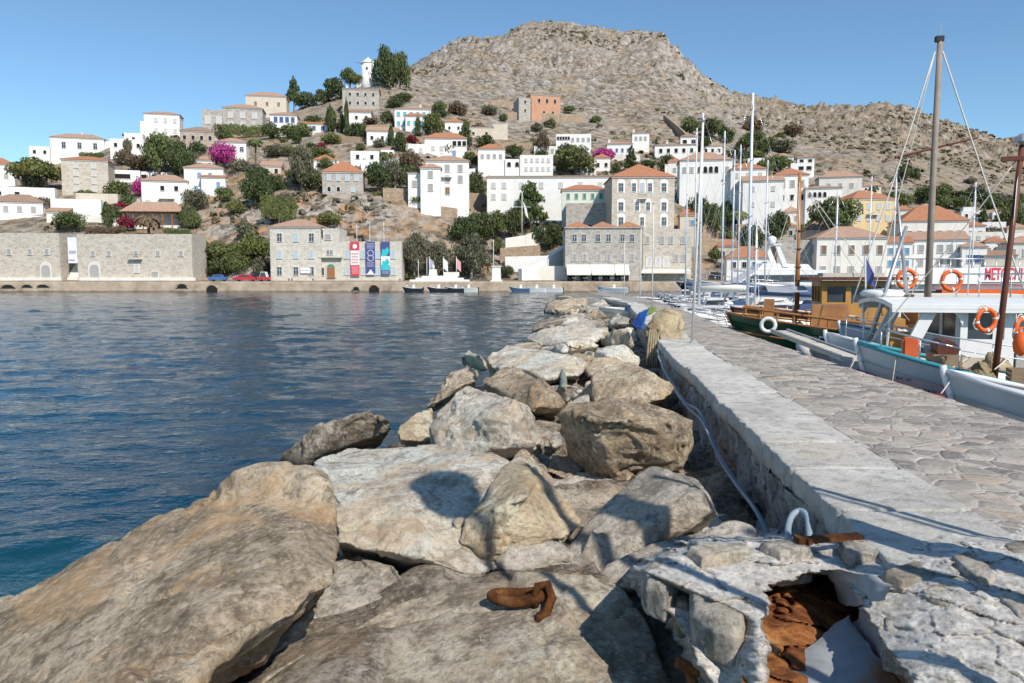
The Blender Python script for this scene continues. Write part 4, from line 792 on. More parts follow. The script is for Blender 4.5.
def crown(kind, var, mat, n, size):
    key = (kind, var, mat, n)
    if key not in _C:
        me = leaves(blobs(kind, 11 * var + len(kind)), n, size, var * 31 + n); me.materials.append(M[mat]); _C[key] = me
    return _C[key]
def palm_crown(mat):
    key = ('palm', mat)
    if key in _C: return _C[key]
    r = random.Random(4); mb = MB()
    for k in range(34):
        a = k * 2.4; up = r.uniform(-.5, 1.0); L = 1.0; prev = None; wd = .09
        pts = []
        for i in range(6):
            s = i / 5; x = L * s * (1 - .15 * s); z = .1 + up * s * .6 - .75 * s * s * (1 if up > 0 else .5); pts.append(Vector((x * math.cos(a), x * math.sin(a), z)))
        side = Vector((-math.sin(a), math.cos(a), 0))
        for i in range(5):
            for sg in (-1, 1):
                p, q = pts[i], pts[i + 1]; w1 = wd * 2.2 * math.sin(PI * min(1, .15 + i / 5.5)); dn = Vector((0, 0, -w1 * .6))
                mb.add([p, q, q + side * sg * w1 + dn, p + side * sg * w1 * .9 + dn], [(0, 1, 2, 3)])
    me = mb.mesh('palm_crown'); me.materials.append(M[mat]); _C[key] = me; return me
_TR = {}
def trunk_mesh(kind, mat):
    key = (kind, mat)
    if key in _TR: return _TR[key]
    mb = MB()
    if kind == 'palm': mb.tube([(0, 0, -.3), (.03, 0, .3), (-.02, 0, .7), (0, 0, 1)], .10, 8, .085)
    else:
        mb.tube([(0, 0, -.3), (.02, .01, .2), (-.02, .02, .5), (0, 0, .8)], .07, 7, .025)
        for k in range(5): a = k * 1.3; z = .25 + .07 * k; mb.tube([(0, 0, z), (.2 * math.cos(a), .2 * math.sin(a), z + .14), (.42 * math.cos(a), .42 * math.sin(a), z + .22)], .035, 5, .01)
    me = mb.mesh('trunk'); me.materials.append(M[mat]); _TR[key] = me; return me
KN = dict(round='tree', pine='pine_tree', umbrella='umbrella_pine', cypress='cypress_tree', shrub='shrub', hedge='hedge', palm='palm_tree', flower='bougainvillea', olive='olive_tree', tamarisk='tamarisk_tree')
LF = dict(d='leaf_dark', m='leaf_mid', l='leaf_light', o='leaf_olive', b='leaf_brown', g='leaf_mag', c='leaf_crim')
cnt = [0]
def T(px, pyb, w, h, kind, lf, label, Y=None, off=-.8, n=None):
    cnt[0] += 1; Y = Y or depth_at(px, pyb) + off; o = P(px, pyb, Y); k = Y / F; W_, H_ = w * k / 2 * 1.12, h * k * 1.04
    ck = {'olive': 'round', 'tamarisk': 'round', 'flower': 'shrub'}.get(kind, kind); name = KN[kind]
    t = thing(name, label, {'hedge': 'hedge', 'shrub': 'shrub', 'flower': 'bougainvillea'}.get(kind, 'tree'), o, (cnt[0] * 2.4) % 6.28 if kind != 'hedge' else 0, group={'shrub': 'shrubs on the hillside', 'hedge': 'hedges on the hillside', 'flower': 'bougainvilleas'}.get(kind, 'trees on the hillside'))
    mat = LF[lf]
    if kind == 'palm':
        th = H_ - W_ * .6; c = link('crown', palm_crown(mat), None, t); c.location = (0, 0, th); c.scale = (W_, W_, W_ * 1.1); s = link('trunk', trunk_mesh('palm', 'bark'), None, t); s.scale = (W_ * .9, W_ * .9, th); return t
    big = w * h > 500
    n = n or (3600 if kind == 'tamarisk' else 2600 if big else 1300 if w * h > 150 else 600); sz = (.05 if big else .075 if w * h > 150 else .11) * (.8 if kind == 'tamarisk' else 1.)
    c = link('crown', crown(ck, cnt[0] % 3, mat, n, sz if ck != 'cypress' else sz * 1.6), None, t); low = .0 if ck in ('shrub', 'hedge', 'cypress') else .04
    c.scale = (W_, W_ if kind != 'hedge' else 1.2, H_ * (1 if ck != 'round' else 1.0)); c.location = (0, 0, 0)
    if ck not in ('shrub', 'hedge'):
        s = link('trunk', trunk_mesh('t', 'palebark' if lf == 'o' else 'bark'), None, t); s.scale = (W_ * (1 if ck != 'cypress' else .8), W_ * (1 if ck != 'cypress' else .8), H_)
    else:
        s = link('stem', trunk_mesh('t', 'bark'), None, t); s.scale = (W_ * .6, W_ * .6, H_ * .8)
    return t
TREES = [
 (36, 192, 56, 36, 'umbrella', 'l', 'wide yellow-green umbrella pine at far left'), (70, 159, 15, 10, 'shrub', 'd', 'dark shrub before the wide ridge house'), (92, 159, 22, 7, 'hedge', 'm', 'row of greenery on the ridge house terrace'),
 (160, 176, 36, 40, 'round', 'm', 'big leafy tree below the tall white cube house'), (180, 178, 28, 34, 'round', 'd', 'dark tree left of the bougainvillea house'), (139, 172, 26, 17, 'shrub', 'b', 'brownish shrub beside the veranda house'), (128, 158, 9, 18, 'olive', 'o', 'thin tree between the white terraces'),
 (118, 196, 26, 16, 'shrub', 'm', 'green shrub right of the beige stone house'), (86, 199, 20, 9, 'shrub', 'm', 'low green shrub at the foot of the beige stone house'), (70, 232, 32, 19, 'round', 'm', 'spreading tree behind the left warehouse roof'), (124, 207, 22, 14, 'shrub', 'm', 'bright shrub above the crimson flowers'),
 (109, 232, 14, 28, 'round', 'd', 'narrow tree behind the warehouse banner'), (106, 235, 36, 9, 'hedge', 'b', 'dry hedge along the warehouse roof'), (149, 237, 28, 26, 'palm', 'b', 'dry brown palm in front of the pavilion'), (178, 238, 24, 10, 'hedge', 'm', 'green hedge at the right end of the pavilion'), (186, 230, 12, 24, 'cypress', 'd', 'dark tree at the right of the pavilion'),
 (121, 218, 20, 17, 'flower', 'c', 'crimson bougainvillea left of the pavilion, upper mass'), (127, 231, 19, 15, 'flower', 'c', 'crimson bougainvillea beside the pavilion post, lower mass'), (139, 196, 13, 19, 'flower', 'g', 'pinkish bougainvillea on the left wall of the terracotta house'), (128, 138, 10, 5, 'flower', 'c', 'tiny red bougainvillea on the skyline terrace'),
 (196, 212, 26, 24, 'shrub', 'o', 'grey-green prickly shrub above the orange cliff'), (236, 214, 18, 16, 'shrub', 'l', 'grey-green hanging shrub on the orange cliff'), (255, 206, 34, 33, 'round', 'd', 'big dark round tree left of the cliff'), (279, 223, 32, 28, 'hedge', 'l', 'light green bush beside the dark round tree'), (245, 238, 16, 20, 'shrub', 'o', 'small grey bush under the dark round tree'),
 (252, 262, 40, 30, 'shrub', 'l', 'light green bush left of the museum'), (215, 264, 44, 22, 'shrub', 'm', 'dark bush at the end of the stone warehouse'), (194, 228, 14, 20, 'shrub', 'm', 'dark bush under the blue shutter house'), (221, 276, 26, 18, 'round', 'd', 'dark small tree behind the blue car'), (262, 276, 20, 18, 'round', 'o', 'olive tree left of the museum'), (330, 225, 24, 14, 'shrub', 'l', 'light green bush on the cliff above the museum'), (237, 272, 26, 20, 'shrub', 'm', 'green bush behind the red car'), (200, 268, 16, 26, 'shrub', 'm', 'climbing bush on the right warehouse wall'), (285, 210, 24, 18, 'shrub', 'o', 'grey scrub above the light green bush'),
 (256, 170, 16, 32, 'palm', 'm', 'palm tree beside the bougainvillea house'), (244, 138, 36, 14, 'hedge', 'l', 'yellow-green hedge below the long grey mansion'), (224, 136, 22, 14, 'shrub', 'l', 'light shrub below the left end of the grey mansion'), (271, 140, 18, 18, 'shrub', 'd', 'dark shrub left of the two block mansion'), (297, 145, 10, 13, 'round', 'd', 'dark tree before the two block mansion'), (311, 148, 10, 6, 'shrub', 'm', 'small green shrub under the mansion right block'), (275, 158, 22, 14, 'shrub', 'o', 'grey shrub below the mansion garden wall'), (290, 158, 14, 13, 'shrub', 'm', 'round shrub on the garden wall'), (321, 149, 10, 7, 'flower', 'c', 'dark red flowers beside the mansion right block'),
 (240, 176, 20, 18, 'shrub', 'o', 'olive shrub below the bougainvillea house'), (223, 169, 26, 27, 'flower', 'g', 'bright magenta bougainvillea over the white house', None, -3.5), (302, 190, 26, 42, 'olive', 'o', 'tall olive tree with pale trunk'), (312, 190, 24, 20, 'round', 'd', 'dark tree left of the grey house with red roof'), (258, 182, 24, 16, 'shrub', 'd', 'dark shrub right of the blue shutter house'),
 (294, 108, 17, 28, 'pine', 'd', 'dark conical pine alone on the skyline'), (307, 109, 22, 16, 'round', 'd', 'round dark tree on the skyline right of the conical pine'), (324, 105, 20, 14, 'round', 'd', 'low dark tree on the skyline'), (336, 102, 22, 22, 'round', 'd', 'dark tree left of the plain grey house'), (330, 90, 14, 10, 'round', 'd', 'small tree on the ridge above the grey house'), (350, 86, 20, 16, 'round', 'm', 'tree left of the windmill'), (358, 85, 16, 10, 'shrub', 'l', 'light bush at the foot of the windmill'),
 (386, 91, 28, 40, 'round', 'd', 'tall dark pine right of the windmill'), (400, 92, 24, 36, 'round', 'm', 'big dark tree beside the tall pine'), (393, 90, 24, 30, 'round', 'd', 'dense tree behind the windmill pines'), (342, 133, 5, 20, 'cypress', 'd', 'short cypress below the plain grey house'), (347, 136, 5, 34, 'cypress', 'd', 'tall slim cypress below the plain grey house'), (331, 132, 11, 24, 'cypress', 'd', 'broad dark cypress right of the mansion'), (355, 142, 20, 18, 'round', 'd', 'dark tree among the cypresses'), (366, 143, 14, 16, 'shrub', 'd', 'shrub left of the low white house'), (387, 126, 15, 14, 'round', 'd', 'dark round tree left of the turquoise shutters'), (395, 110, 18, 14, 'shrub', 'd', 'dark shrub above the turquoise shutters'), (404, 102, 18, 9, 'shrub', 'm', 'green shrub above the turquoise shutter house'), (353, 122, 8, 11, 'round', 'd', 'small tree before the low red roof'), (350, 105, 9, 9, 'shrub', 'd', 'dark shrub in front of the plain grey house'),
 (385, 167, 24, 14, 'round', 'm', 'tree at the top of the dark grove'), (378, 192, 28, 28, 'round', 'd', 'large dark tree right of the red hipped roof'), (395, 190, 26, 26, 'olive', 'o', 'silvery olive tree in the grove'), (408, 190, 18, 24, 'round', 'd', 'dark tree left of the large white mansion'), (400, 152, 15, 18, 'round', 'd', 'dark tree left of the blue door house'), (391, 147, 6, 20, 'cypress', 'd', 'cypress right of the low white house'), (418, 136, 6, 18, 'cypress', 'd', 'cypress before the turquoise shutters'), (379, 148, 12, 10, 'shrub', 'o', 'grey shrub before the low white house'), (412, 143, 14, 8, 'flower', 'c', 'dark red bougainvillea left of the blue door house'),
 (433, 137, 24, 22, 'round', 'l', 'bright green tree beside the turquoise shutters'), (440, 118, 18, 9, 'shrub', 'd', 'dark shrubs above the bright green tree'), (465, 150, 14, 24, 'round', 'd', 'dark tree right of the blue door house'), (485, 148, 20, 12, 'round', 'd', 'round dark tree above the small red hipped roof'), (470, 168, 18, 15, 'round', 'm', 'tree right of the blue door house below'), (474, 200, 27, 26, 'round', 'd', 'dark green tree right of the large white mansion'), (493, 168, 14, 13, 'olive', 'o', 'olive tree before the small red hipped roof house'), (393, 197, 34, 6, 'hedge', 'l', 'clipped light hedge below the grove'), (430, 200, 20, 18, 'olive', 'd', 'thin conifer before the large white mansion'), (450, 200, 30, 6, 'hedge', 'm', 'low hedge along the retaining wall'),
 (514, 159, 20, 13, 'round', 'd', 'dark round tree behind the arched wall'), (543, 155, 14, 22, 'round', 'b', 'brownish tree on the dry slope'), (541, 158, 14, 8, 'shrub', 'd', 'dark shrub under the brownish tree'), (575, 176, 44, 28, 'round', 'm', 'big green tree below the colonnaded house'), (503, 122, 9, 9, 'shrub', 'd', 'dark shrub on the dry slope'), (569, 113, 12, 7, 'shrub', 'm', 'green shrub right of the orange house'), (537, 132, 12, 10, 'shrub', 'o', 'dry shrub below the orange house'), (552, 128, 9, 10, 'shrub', 'm', 'green shrub below the orange house terrace'),
 (530, 228, 40, 44, 'pine', 'm', 'large pine before the convent wing'), (513, 240, 22, 30, 'round', 'd', 'dark tree left of the flag mast'), (462, 243, 32, 24, 'round', 'd', 'dark tree above the tamarisks, left'), (478, 244, 34, 30, 'round', 'd', 'dark tree above the tamarisks, centre'), (496, 238, 26, 26, 'round', 'm', 'tree above the tamarisks, right'), (483, 234, 30, 14, 'flower', 'c', 'dull red bougainvillea in the dark trees above the tamarisks'), (551, 250, 28, 26, 'round', 'd', 'dark tree left of the three-gabled building'), (535, 250, 14, 22, 'round', 'd', 'small tree below the large pine'), (498, 254, 14, 16, 'round', 'm', 'small tree right of the big tamarisk'),
 (414, 279, 34, 44, 'tamarisk', 'o', 'feathery tamarisk beside the museum'), (438, 279, 28, 36, 'tamarisk', 'o', 'feathery tamarisk behind the monument'), (471, 280, 46, 44, 'tamarisk', 'o', 'largest feathery tamarisk on the quay'), (507, 278, 14, 13, 'shrub', 'd', 'dark shrub right of the white column'), (532, 279, 24, 9, 'hedge', 'm', 'low hedge on the quay'), (512, 266, 18, 8, 'shrub', 'o', 'scrub on the white terrace'), (536, 264, 22, 8, 'shrub', 'o', 'dry plants on the white terrace right end'), (409, 280, 12, 8, 'shrub', 'l', 'small light bush at the museum corner'),
 (631, 173, 15, 24, 'pine', 'd', 'dark conifer below the tower house'), (603, 164, 24, 16, 'flower', 'g', 'bright magenta bougainvillea between the white houses'), (616, 172, 9, 9, 'shrub', 'd', 'dark shrub below the bougainvillea'), (668, 173, 22, 17, 'round', 'd', 'round tree below the roof pavilion house'), (648, 168, 14, 8, 'shrub', 'd', 'shrubs above the tall mansion roof'), (697, 243, 24, 46, 'round', 'd', 'dark tree behind the sailing yacht masts'), (712, 236, 20, 30, 'round', 'm', 'green tree right of the masts'),
 (738, 242, 22, 34, 'palm', 'm', 'palm tree left of the white motor yacht'), (752, 226, 20, 32, 'palm', 'd', 'palm tree below the white stepping house'), (764, 222, 18, 24, 'round', 'd', 'dark tree below the stepping house'), (776, 243, 28, 30, 'round', 'd', 'dark tree behind the stone store', 186), (750, 256, 30, 30, 'round', 'd', 'dark tree at the quay behind the motor yacht', 180), (726, 224, 18, 22, 'round', 'd', 'dark tree below the broad mansion'), (798, 218, 24, 18, 'round', 'b', 'reddish shrub tree beside the four arches'), (834, 236, 52, 36, 'round', 'm', 'wide green tree above the cream waterfront house', 190), (818, 240, 24, 24, 'round', 'd', 'dark tree behind the stone store right'), (846, 198, 14, 9, 'shrub', 'd', 'dark shrub above the ochre house'),
 (712, 138, 24, 18, 'round', 'd', 'dark tree on the slope above the broad mansion'), (690, 136, 20, 18, 'round', 'm', 'tree above the roof pavilion'), (727, 144, 18, 16, 'round', 'd', 'dark tree on the slope, second from the left'), (746, 152, 24, 14, 'round', 'm', 'tree on the slope above the stepping house'), (762, 157, 18, 14, 'round', 'd', 'dark tree left of the half hidden house'), (783, 168, 22, 11, 'round', 'm', 'light tree below the half hidden house'), (700, 152, 26, 14, 'round', 'd', 'dark bushy tree behind the broad mansion roof'), (737, 159, 20, 10, 'shrub', 'd', 'dark shrub behind the stepping house'),
 (680, 84, 11, 9, 'round', 'd', 'lone dark tree on the mountain shoulder'), (904, 183, 16, 18, 'round', 'd', 'dark tree on the bare hill, left of the pair'), (915, 182, 10, 13, 'round', 'd', 'small dark tree on the bare hill, right of the pair'), (926, 204, 24, 18, 'shrub', 'd', 'dark shrub mass on the bare hill'), (890, 202, 16, 10, 'shrub', 'd', 'dark shrub above the ochre house roof'), (943, 208, 18, 10, 'shrub', 'm', 'green shrub behind the tall mast'), (962, 200, 22, 10, 'shrub', 'd', 'dark shrub on the right slope'), (985, 204, 26, 13, 'shrub', 'd', 'dark shrub mass right of the mast stay'), (1003, 206, 24, 12, 'shrub', 'd', 'dark shrub near the right edge slope'), (970, 185, 12, 7, 'shrub', 'o', 'small scrub high on the right slope'),
 (983, 227, 8, 17, 'cypress', 'd', 'dark cypress right of the small white house'), (1012, 234, 26, 34, 'round', 'm', 'large green tree at the right picture edge'), (884, 238, 32, 16, 'round', 'm', 'green tree in front of the ochre house'), (862, 236, 20, 14, 'round', 'd', 'dark tree left of the ochre house front'), (945, 226, 16, 8, 'shrub', 'd', 'dark shrub behind the big red hipped roof'), (873, 194, 10, 8, 'shrub', 'm', 'small shrub behind the ochre house'), (1018, 206, 14, 12, 'round', 'm', 'tree at the right edge above the green tree'), (700, 132, 6, 10, 'cypress', 'd', 'small cypress high on the slope above the pavilion'),
]
for q in TREES: T(*q)

def fillers():
    r = random.Random(21); done = 0
    zones = [(185, 420, 125, 232, 66), (425, 600, 112, 170, 16), (200, 270, 205, 275, 16), (690, 815, 130, 262, 44), (860, 1020, 195, 245, 26), (20, 190, 165, 230, 10)]
    for x0, x1, y0, y1, n in zones:
        for _ in range(n):
            px, py = r.uniform(x0, x1), r.uniform(y0, y1)
            if py < np.interp(px, TPX, TPY[:, 6]) - 4 and px < 385: continue
            if (270 < px < 405 and py > 192) or (188 < px < 262 and 203 < py < 246): continue
            w = r.uniform(8, 22); T(px, py, w, w * r.uniform(.55, .9), 'shrub', r.choice('dmmobl'), 'small wild shrub growing on the dry slope between the houses'); 
fillers()
# ------------------------------------------------------------------ breakwater boulders
def rockmat(name, lo, mid, hi, stain=(.42, .27, .15), stain_amt=.5, spots=.5, dark=.6, scale=1.):
    a = N(name); oi = a.n('ObjectInfo'); tc = a.n('TexCoord'); vm = a.n('VectorMath', operation='ADD'); a.l(tc.outputs['Object'], vm.inputs[0])
    cx = a.n('CombineXYZ'); r40 = a.math('MULTIPLY', oi.outputs['Random'], 43.); a.l(r40, cx.inputs[0]); a.l(r40, cx.inputs[2]); a.l(cx.outputs[0], vm.inputs[1]); v = vm.outputs[0]
    n1 = a.noise(v, .9 * scale, 12, .62, .5); n2 = a.noise(v, 4.2 * scale, 12, .68, .3); n3 = a.noise(v, 19 * scale, 10, .75)
    col = a.ramp(n1, [(.38, lo), (.49, mid), (.60, hi)]); col = a.mix(a.ramp(n2, [(.40, .8), (.50, 0.)]), col, sc(lo, .6)); col = a.mix(a.ramp(n2, [(.52, .0), (.64, .65)]), col, sc(hi, 1.15)); col = a.mix(a.ramp(n3, [(.40, .6), (.50, 0.)]), col, sc(lo, .5)); col = a.mix(a.ramp(n3, [(.53, 0.), (.63, .55)]), col, sc(hi, 1.2))
    st = a.ramp(a.noise(v, 1.3 * scale, 8, .65, .8), [(.50, 0.), (.62, 1.)]); col = a.mix(a.math('MULTIPLY', st, stain_amt), col, stain)
    dk = a.ramp(a.noise(a.mapping(v, (1, 1, 1.6)), .75 * scale, 10, .7, .6), [(.49, 0.), (.62, 1.)]); col = a.mix(a.math('MULTIPLY', dk, dark * .8), col, sc(lo, .5))
    bed = a.n('TexWave', wave_type='BANDS', bands_direction='Z', wave_profile='SAW'); bed.inputs['Scale'].default_value = 2.3 * scale; bed.inputs['Distortion'].default_value = 7.; bed.inputs['Detail'].default_value = 6; bed.inputs['Detail Scale'].default_value = 1.3; a.l(a.mapping(v, (1, 1, 1), (.35, .25, 0)), bed.inputs['Vector'])
    vn = a.n('TexNoise'); vn.inputs['Scale'].default_value = 1.7 * scale; vn.inputs['Detail'].default_value = 5; a.l(v, vn.inputs['Vector']); va = a.n('VectorMath', operation='ADD'); a.l(v, va.inputs[0]); a.l(vn.outputs['Color'], va.inputs[1])
    ce = a.vor(va.outputs[0], 1.25 * scale, 'DISTANCE_TO_EDGE'); ck = a.math('MULTIPLY', a.ramp(ce, [(.0, 1.), (.016, 0.)]), a.ramp(a.noise(v, 1.1, 4), [(.56, 0.), (.66, .6)]))
    col = a.mix(ck, col, sc(lo, .3))
    vein = a.math('MULTIPLY', a.ramp(a.vor(va.outputs[0], 2.9 * scale, 'DISTANCE_TO_EDGE'), [(.0, 1.), (.022, 0.)]), a.ramp(a.noise(v, 1.9, 5), [(.52, 0.), (.66, .7)])); col = a.mix(vein, col, sc(hi, 1.35))
    sp = a.math('MULTIPLY', a.ramp(a.vor(a.mapping(v, (1, 1, .4)), 17 * scale, 'F1'), [(.16, 1.), (.34, 0.)]), a.ramp(a.noise(v, 2.1, 4), [(.44, 0.), (.60, spots)])); col = a.mix(sp, col, (.66, .63, .57))
    wh = a.ramp(a.noise(v, 2.2 * scale, 9, .75), [(.63, 0.), (.72, spots)]); col = a.mix(wh, col, (.62, .58, .52))
    # what the tide wets stays dark
    sep = a.n('SeparateXYZ'); gp_ = a.n('NewGeometry'); a.l(gp_.outputs['Position'], sep.inputs[0]); tide = a.n('MapRange'); tide.inputs[1].default_value = .42; tide.inputs[2].default_value = .12; a.l(a.math('ADD', sep.outputs[2], a.math('MULTIPLY', n1, .15)), tide.inputs[0])
    col = a.mix(tide.outputs[0], col, (.035, .032, .024))
    h = a.math('ADD', a.math('ADD', a.math('MULTIPLY', n2, 1.1), a.math('MULTIPLY', n3, .8)), a.math('MULTIPLY', bed.outputs[0], .07)); h = a.math('SUBTRACT', h, a.math('MULTIPLY', ck, .6))
    return a.out(col, .92, a.bump(a.noise(v, 70 * scale, 6, .75), .5, .010, a.bump(h, .9, .10)), 0, .15)
RM = dict(tan=rockmat('tan_rock', (0.399, 0.308, 0.208), (0.657, 0.521, 0.368), (0.800, 0.697, 0.516), (0.722, 0.489, 0.285), .5, .5, .5), pale=rockmat('pale_rock', (0.567, 0.483, 0.385), (0.800, 0.720, 0.581), (0.800, 0.800, 0.712), (0.799, 0.589, 0.380), .5, .6, .3),
          grey=rockmat('grey_rock', (0.413, 0.364, 0.303), (0.605, 0.546, 0.457), (0.785, 0.715, 0.606), (0.683, 0.527, 0.356), .35, .45, .4), brown=rockmat('brown_rock', (0.348, 0.270, 0.184), (0.593, 0.471, 0.332), (0.773, 0.640, 0.475), (0.773, 0.502, 0.273), .65, .6, .6), dark=rockmat('wet_and_gap_shade_rock', (0.180, 0.150, 0.113), (0.374, 0.314, 0.243), (0.593, 0.514, 0.409), (0.567, 0.401, 0.250), .4, .5, .7),
          slab=rockmat('slab_rock', (0.438, 0.358, 0.261), (0.670, 0.559, 0.415), (0.800, 0.733, 0.570), (0.695, 0.514, 0.321), .4, 1., .5), warm=rockmat('warm_rock', (0.541, 0.421, 0.290), (0.799, 0.646, 0.457), (0.800, 0.790, 0.599), (0.800, 0.589, 0.344), .55, .4, .35))
ROCKS = []
def rock(label, pts, mat, thick=.55, amp=1., seed=None, name='boulder', cat='boulder', world=None, vox=None, ledge=1., parent=None):
    seed = len(ROCKS) * 7 + 3 if seed is None else seed; C = Vector((0, 0, EYE))
    Pw = [G(*p) for p in pts] if world is None else [Vector(p) for p in world]
    ctr = sum(Pw, Vector()) / len(Pw); size = max((p - q).length for p in Pw for q in Pw); allp = list(Pw)
    if world is None:
        for p in Pw: allp.append(p + (p - C).normalized() * size * thick * .6 + (ctr - p) * .15 + Vector((0, 0, -.10 * size)))
    bm = bmesh.new(); [bm.verts.new(p - ctr) for p in allp]; r = bmesh.ops.convex_hull(bm, input=bm.verts)
    bmesh.ops.delete(bm, geom=[e for e in r['geom_interior'] if isinstance(e, bmesh.types.BMVert)], context='VERTS')
    me = bpy.data.meshes.new(name); bm.to_mesh(me); bm.free(); o = bpy.data.objects.new('tmp', me); COL.objects.link(o)
    vx = vox or max(.017, .0036 * ctr.length); md = o.modifiers.new('r', 'REMESH'); md.mode = 'VOXEL'; md.voxel_size = vx
    sm = o.modifiers.new('s', 'SMOOTH'); sm.iterations = max(2, int(.022 * size / vx)); sm.factor = .5
    dg = bpy.context.evaluated_depsgraph_get(); me2 = bpy.data.meshes.new_from_object(o.evaluated_get(dg)); bpy.data.objects.remove(o); bpy.data.meshes.remove(me); me2.name = name
    n = len(me2.vertices); co = np.empty(n * 3, np.float32); me2.vertices.foreach_get('co', co); co = co.reshape(-1, 3).astype(float)
    no = np.empty(n * 3, np.float32); me2.vertices.foreach_get('normal', no); no = no.reshape(-1, 3).astype(float)
    s = size ** .75; q = co + seed * 3.17; rr = np.random.default_rng(seed + 1000)
    # split faces: large flat breaks first, then smaller chips, each bounded in depth so it leaves a ledge
    ext = np.sort(co.max(0) - co.min(0)); sT = min(s, 1.5 * ext[0]); tot = np.zeros(n); co += no * (.026 * sT * min(1, amp)); cap = .095 * sT
    for cnt_, rad, dep, mx, tl in ((12, .60, .022, .070, .36), (24, .32, .013, .038, .44), (46, .16, .007, .020, .5), (60, .08, .003, .009, .5)):
        for _ in range(int(cnt_ * (1 if amp > .5 else .6))):
            k = rr.integers(n); v0 = co[k]; nn = no[k] + rr.normal(0, tl * .5, 3); nn /= np.linalg.norm(nn) + 1e-9
            rel = co - v0; dist = np.linalg.norm(rel, axis=1); m = dist < rad * s * 1.3
            if not m.any(): continue
            ex = np.clip(rel[m] @ nn + dep * sT, 0, mx * sT * (.6 + .8 * rr.random())) * np.clip((rad * s * 1.3 - dist[m]) / (.12 * rad * s), 0, 1)
            ex = np.minimum(ex, np.maximum(cap - tot[m], 0)); tot[m] += ex; co[m] -= nn * (ex * amp)[:, None]
    bd = np.array([.25, .18, 1.]); bd /= np.linalg.norm(bd); t = (q @ bd) / (.13 * s) + .5 * fbm(q / s, 2, seed + 4); saw = (t - np.floor(t)); lg = (saw ** 2 - .33) * (1 - np.abs(no @ bd))
    d = .014 * sT * fbm(q / s * 1.7, 3, seed) + .006 * sT * fbm(q / s * 5, 4, seed + 5, .6, True) + .008 * sT * ledge * lg + .009 * fbm(q * 8, 5, seed + 8, .68)
    cr = np.abs(fbm(q * 1.4 / max(.6, s) + .3, 4, seed + 2, .55)); d -= .022 * sT ** .5 * np.exp(-(cr / .022) ** 2)
    co += no * (d * amp)[:, None]; me2.vertices.foreach_set('co', co.astype(np.float32).ravel()); me2.update()
    ob = link(name, me2, RM.get(mat, mat), parent, True, ctr); tag(ob, label, cat if parent is None else None)
    if parent is None and cat == 'boulder': ob['group'] = 'boulders of the breakwater'
    ROCKS.append(ob); return ob
R1 = rock('huge brown boulder filling the left foreground', [(0, 592, .75), (-60, 628, .6), (60, 548, 1.0), (140, 507, 1.25), (215, 476, 1.5), (262, 462, 1.6), (300, 461, 1.6), (318, 469, 1.55), (326, 500, 1.45), (327, 560, 1.35), (318, 585, 1.22), (268, 640, 1.08), (222, 692, 1.0), (150, 770, .95), (-60, 770, .6), (190, 590, 1.36), (286, 530, 1.52), (100, 640, 1.15)], 'brown', .5, 1.)
R5 = rock('flat speckled slab in the centre foreground with the iron ring', [(225, 690, .55), (280, 655, .62), (340, 622, .7), (400, 592, .8), (470, 572, .9), (530, 572, .92), (590, 577, .95), (622, 588, .95), (650, 630, .85), (672, 690, .7), (660, 770, .6), (200, 770, .45), (560, 640, .97), (430, 640, .80)], 'slab', .4, .8)
rock('small grey boulder wedged between the huge boulder and the speckled slab', [(326, 557, .75), (360, 549, .82), (400, 561, .82), (414, 582, .76), (395, 602, .65), (350, 622, .5), (300, 652, .42), (284, 640, .45), (300, 610, .6), (320, 580, .7)], 'grey', .5)
rock('little grey stone under the huge boulder at the bottom', [(245, 690, .33), (258, 662, .42), (282, 638, .5), (302, 652, .47), (296, 672, .42), (270, 695, .33)], 'grey', .5)
R2 = rock('broad pale boulder carrying the head-shaped shadow', [(310, 470, 1.193), (328, 453, 1.28), (352, 440, 1.33), (400, 437, 1.38), (432, 436, 1.38), (470, 447, 1.4), (500, 446, 1.38), (522, 456, 1.33), (325, 505, 1.114), (329, 549, 0.9), (370, 557, 0.85), (410, 573, 0.8), (470, 566, 0.78), (530, 560, 0.75), (420, 510, 1.137), (350, 500, 1.151)], 'pale', .5, .9)
rock('tan and grey ridged rock with a deep crack, right of the head-shaped shadow', [(462, 505, 1.167), (500, 454, 1.45), (521, 441, 1.47), (538, 455, 1.4), (560, 495, 1.16), (580, 522, 0.95), (566, 545, 0.85), (545, 558, 0.75), (495, 562, 0.75), (462, 540, 0.9), (522, 482, 1.425), (500, 528, 1.07)], 'warm', .5, 1.1)
rock('large pale rounded boulder in the middle of the breakwater', [(430, 408, 1.338), (450, 390, 1.6), (470, 379, 1.65), (492, 386, 1.67), (525, 395, 1.67), (543, 412, 1.374), (546, 440, 1.0), (535, 458, 0.95), (500, 460, 0.9), (440, 454, 0.9), (432, 440, 0.9), (480, 412, 1.474), (520, 425, 1.207)], 'pale', .6, 1.1)
rock('orange streaked stone beside the dark waterline boulder', [(396, 434, 0.75), (405, 418, 0.961), (418, 409, 1.05), (434, 406, 1.05), (436, 432, 0.82), (430, 442, 0.76), (400, 442, 0.7)], 'warm', .6)
rock('dark triangular boulder alone at the waterline', [(276, 455, 0.15), (283, 445, 0.3), (302, 430, 0.646), (340, 415, 0.95), (372, 404, 1.05), (385, 415, 1.0), (396, 432, 0.679), (385, 442, 0.5), (340, 452, 0.35), (307, 464, 0.15), (285, 463, 0.1)], 'dark', .5)
rock('grey brown rock sloping into the water behind the pale rounded boulder', [(424, 407, 0.5), (435, 386, 0.828), (450, 368, 1.25), (467, 361, 1.32), (484, 370, 1.32), (480, 388, 0.922), (450, 398, 0.72), (432, 411, 0.45)], 'brown', .6)
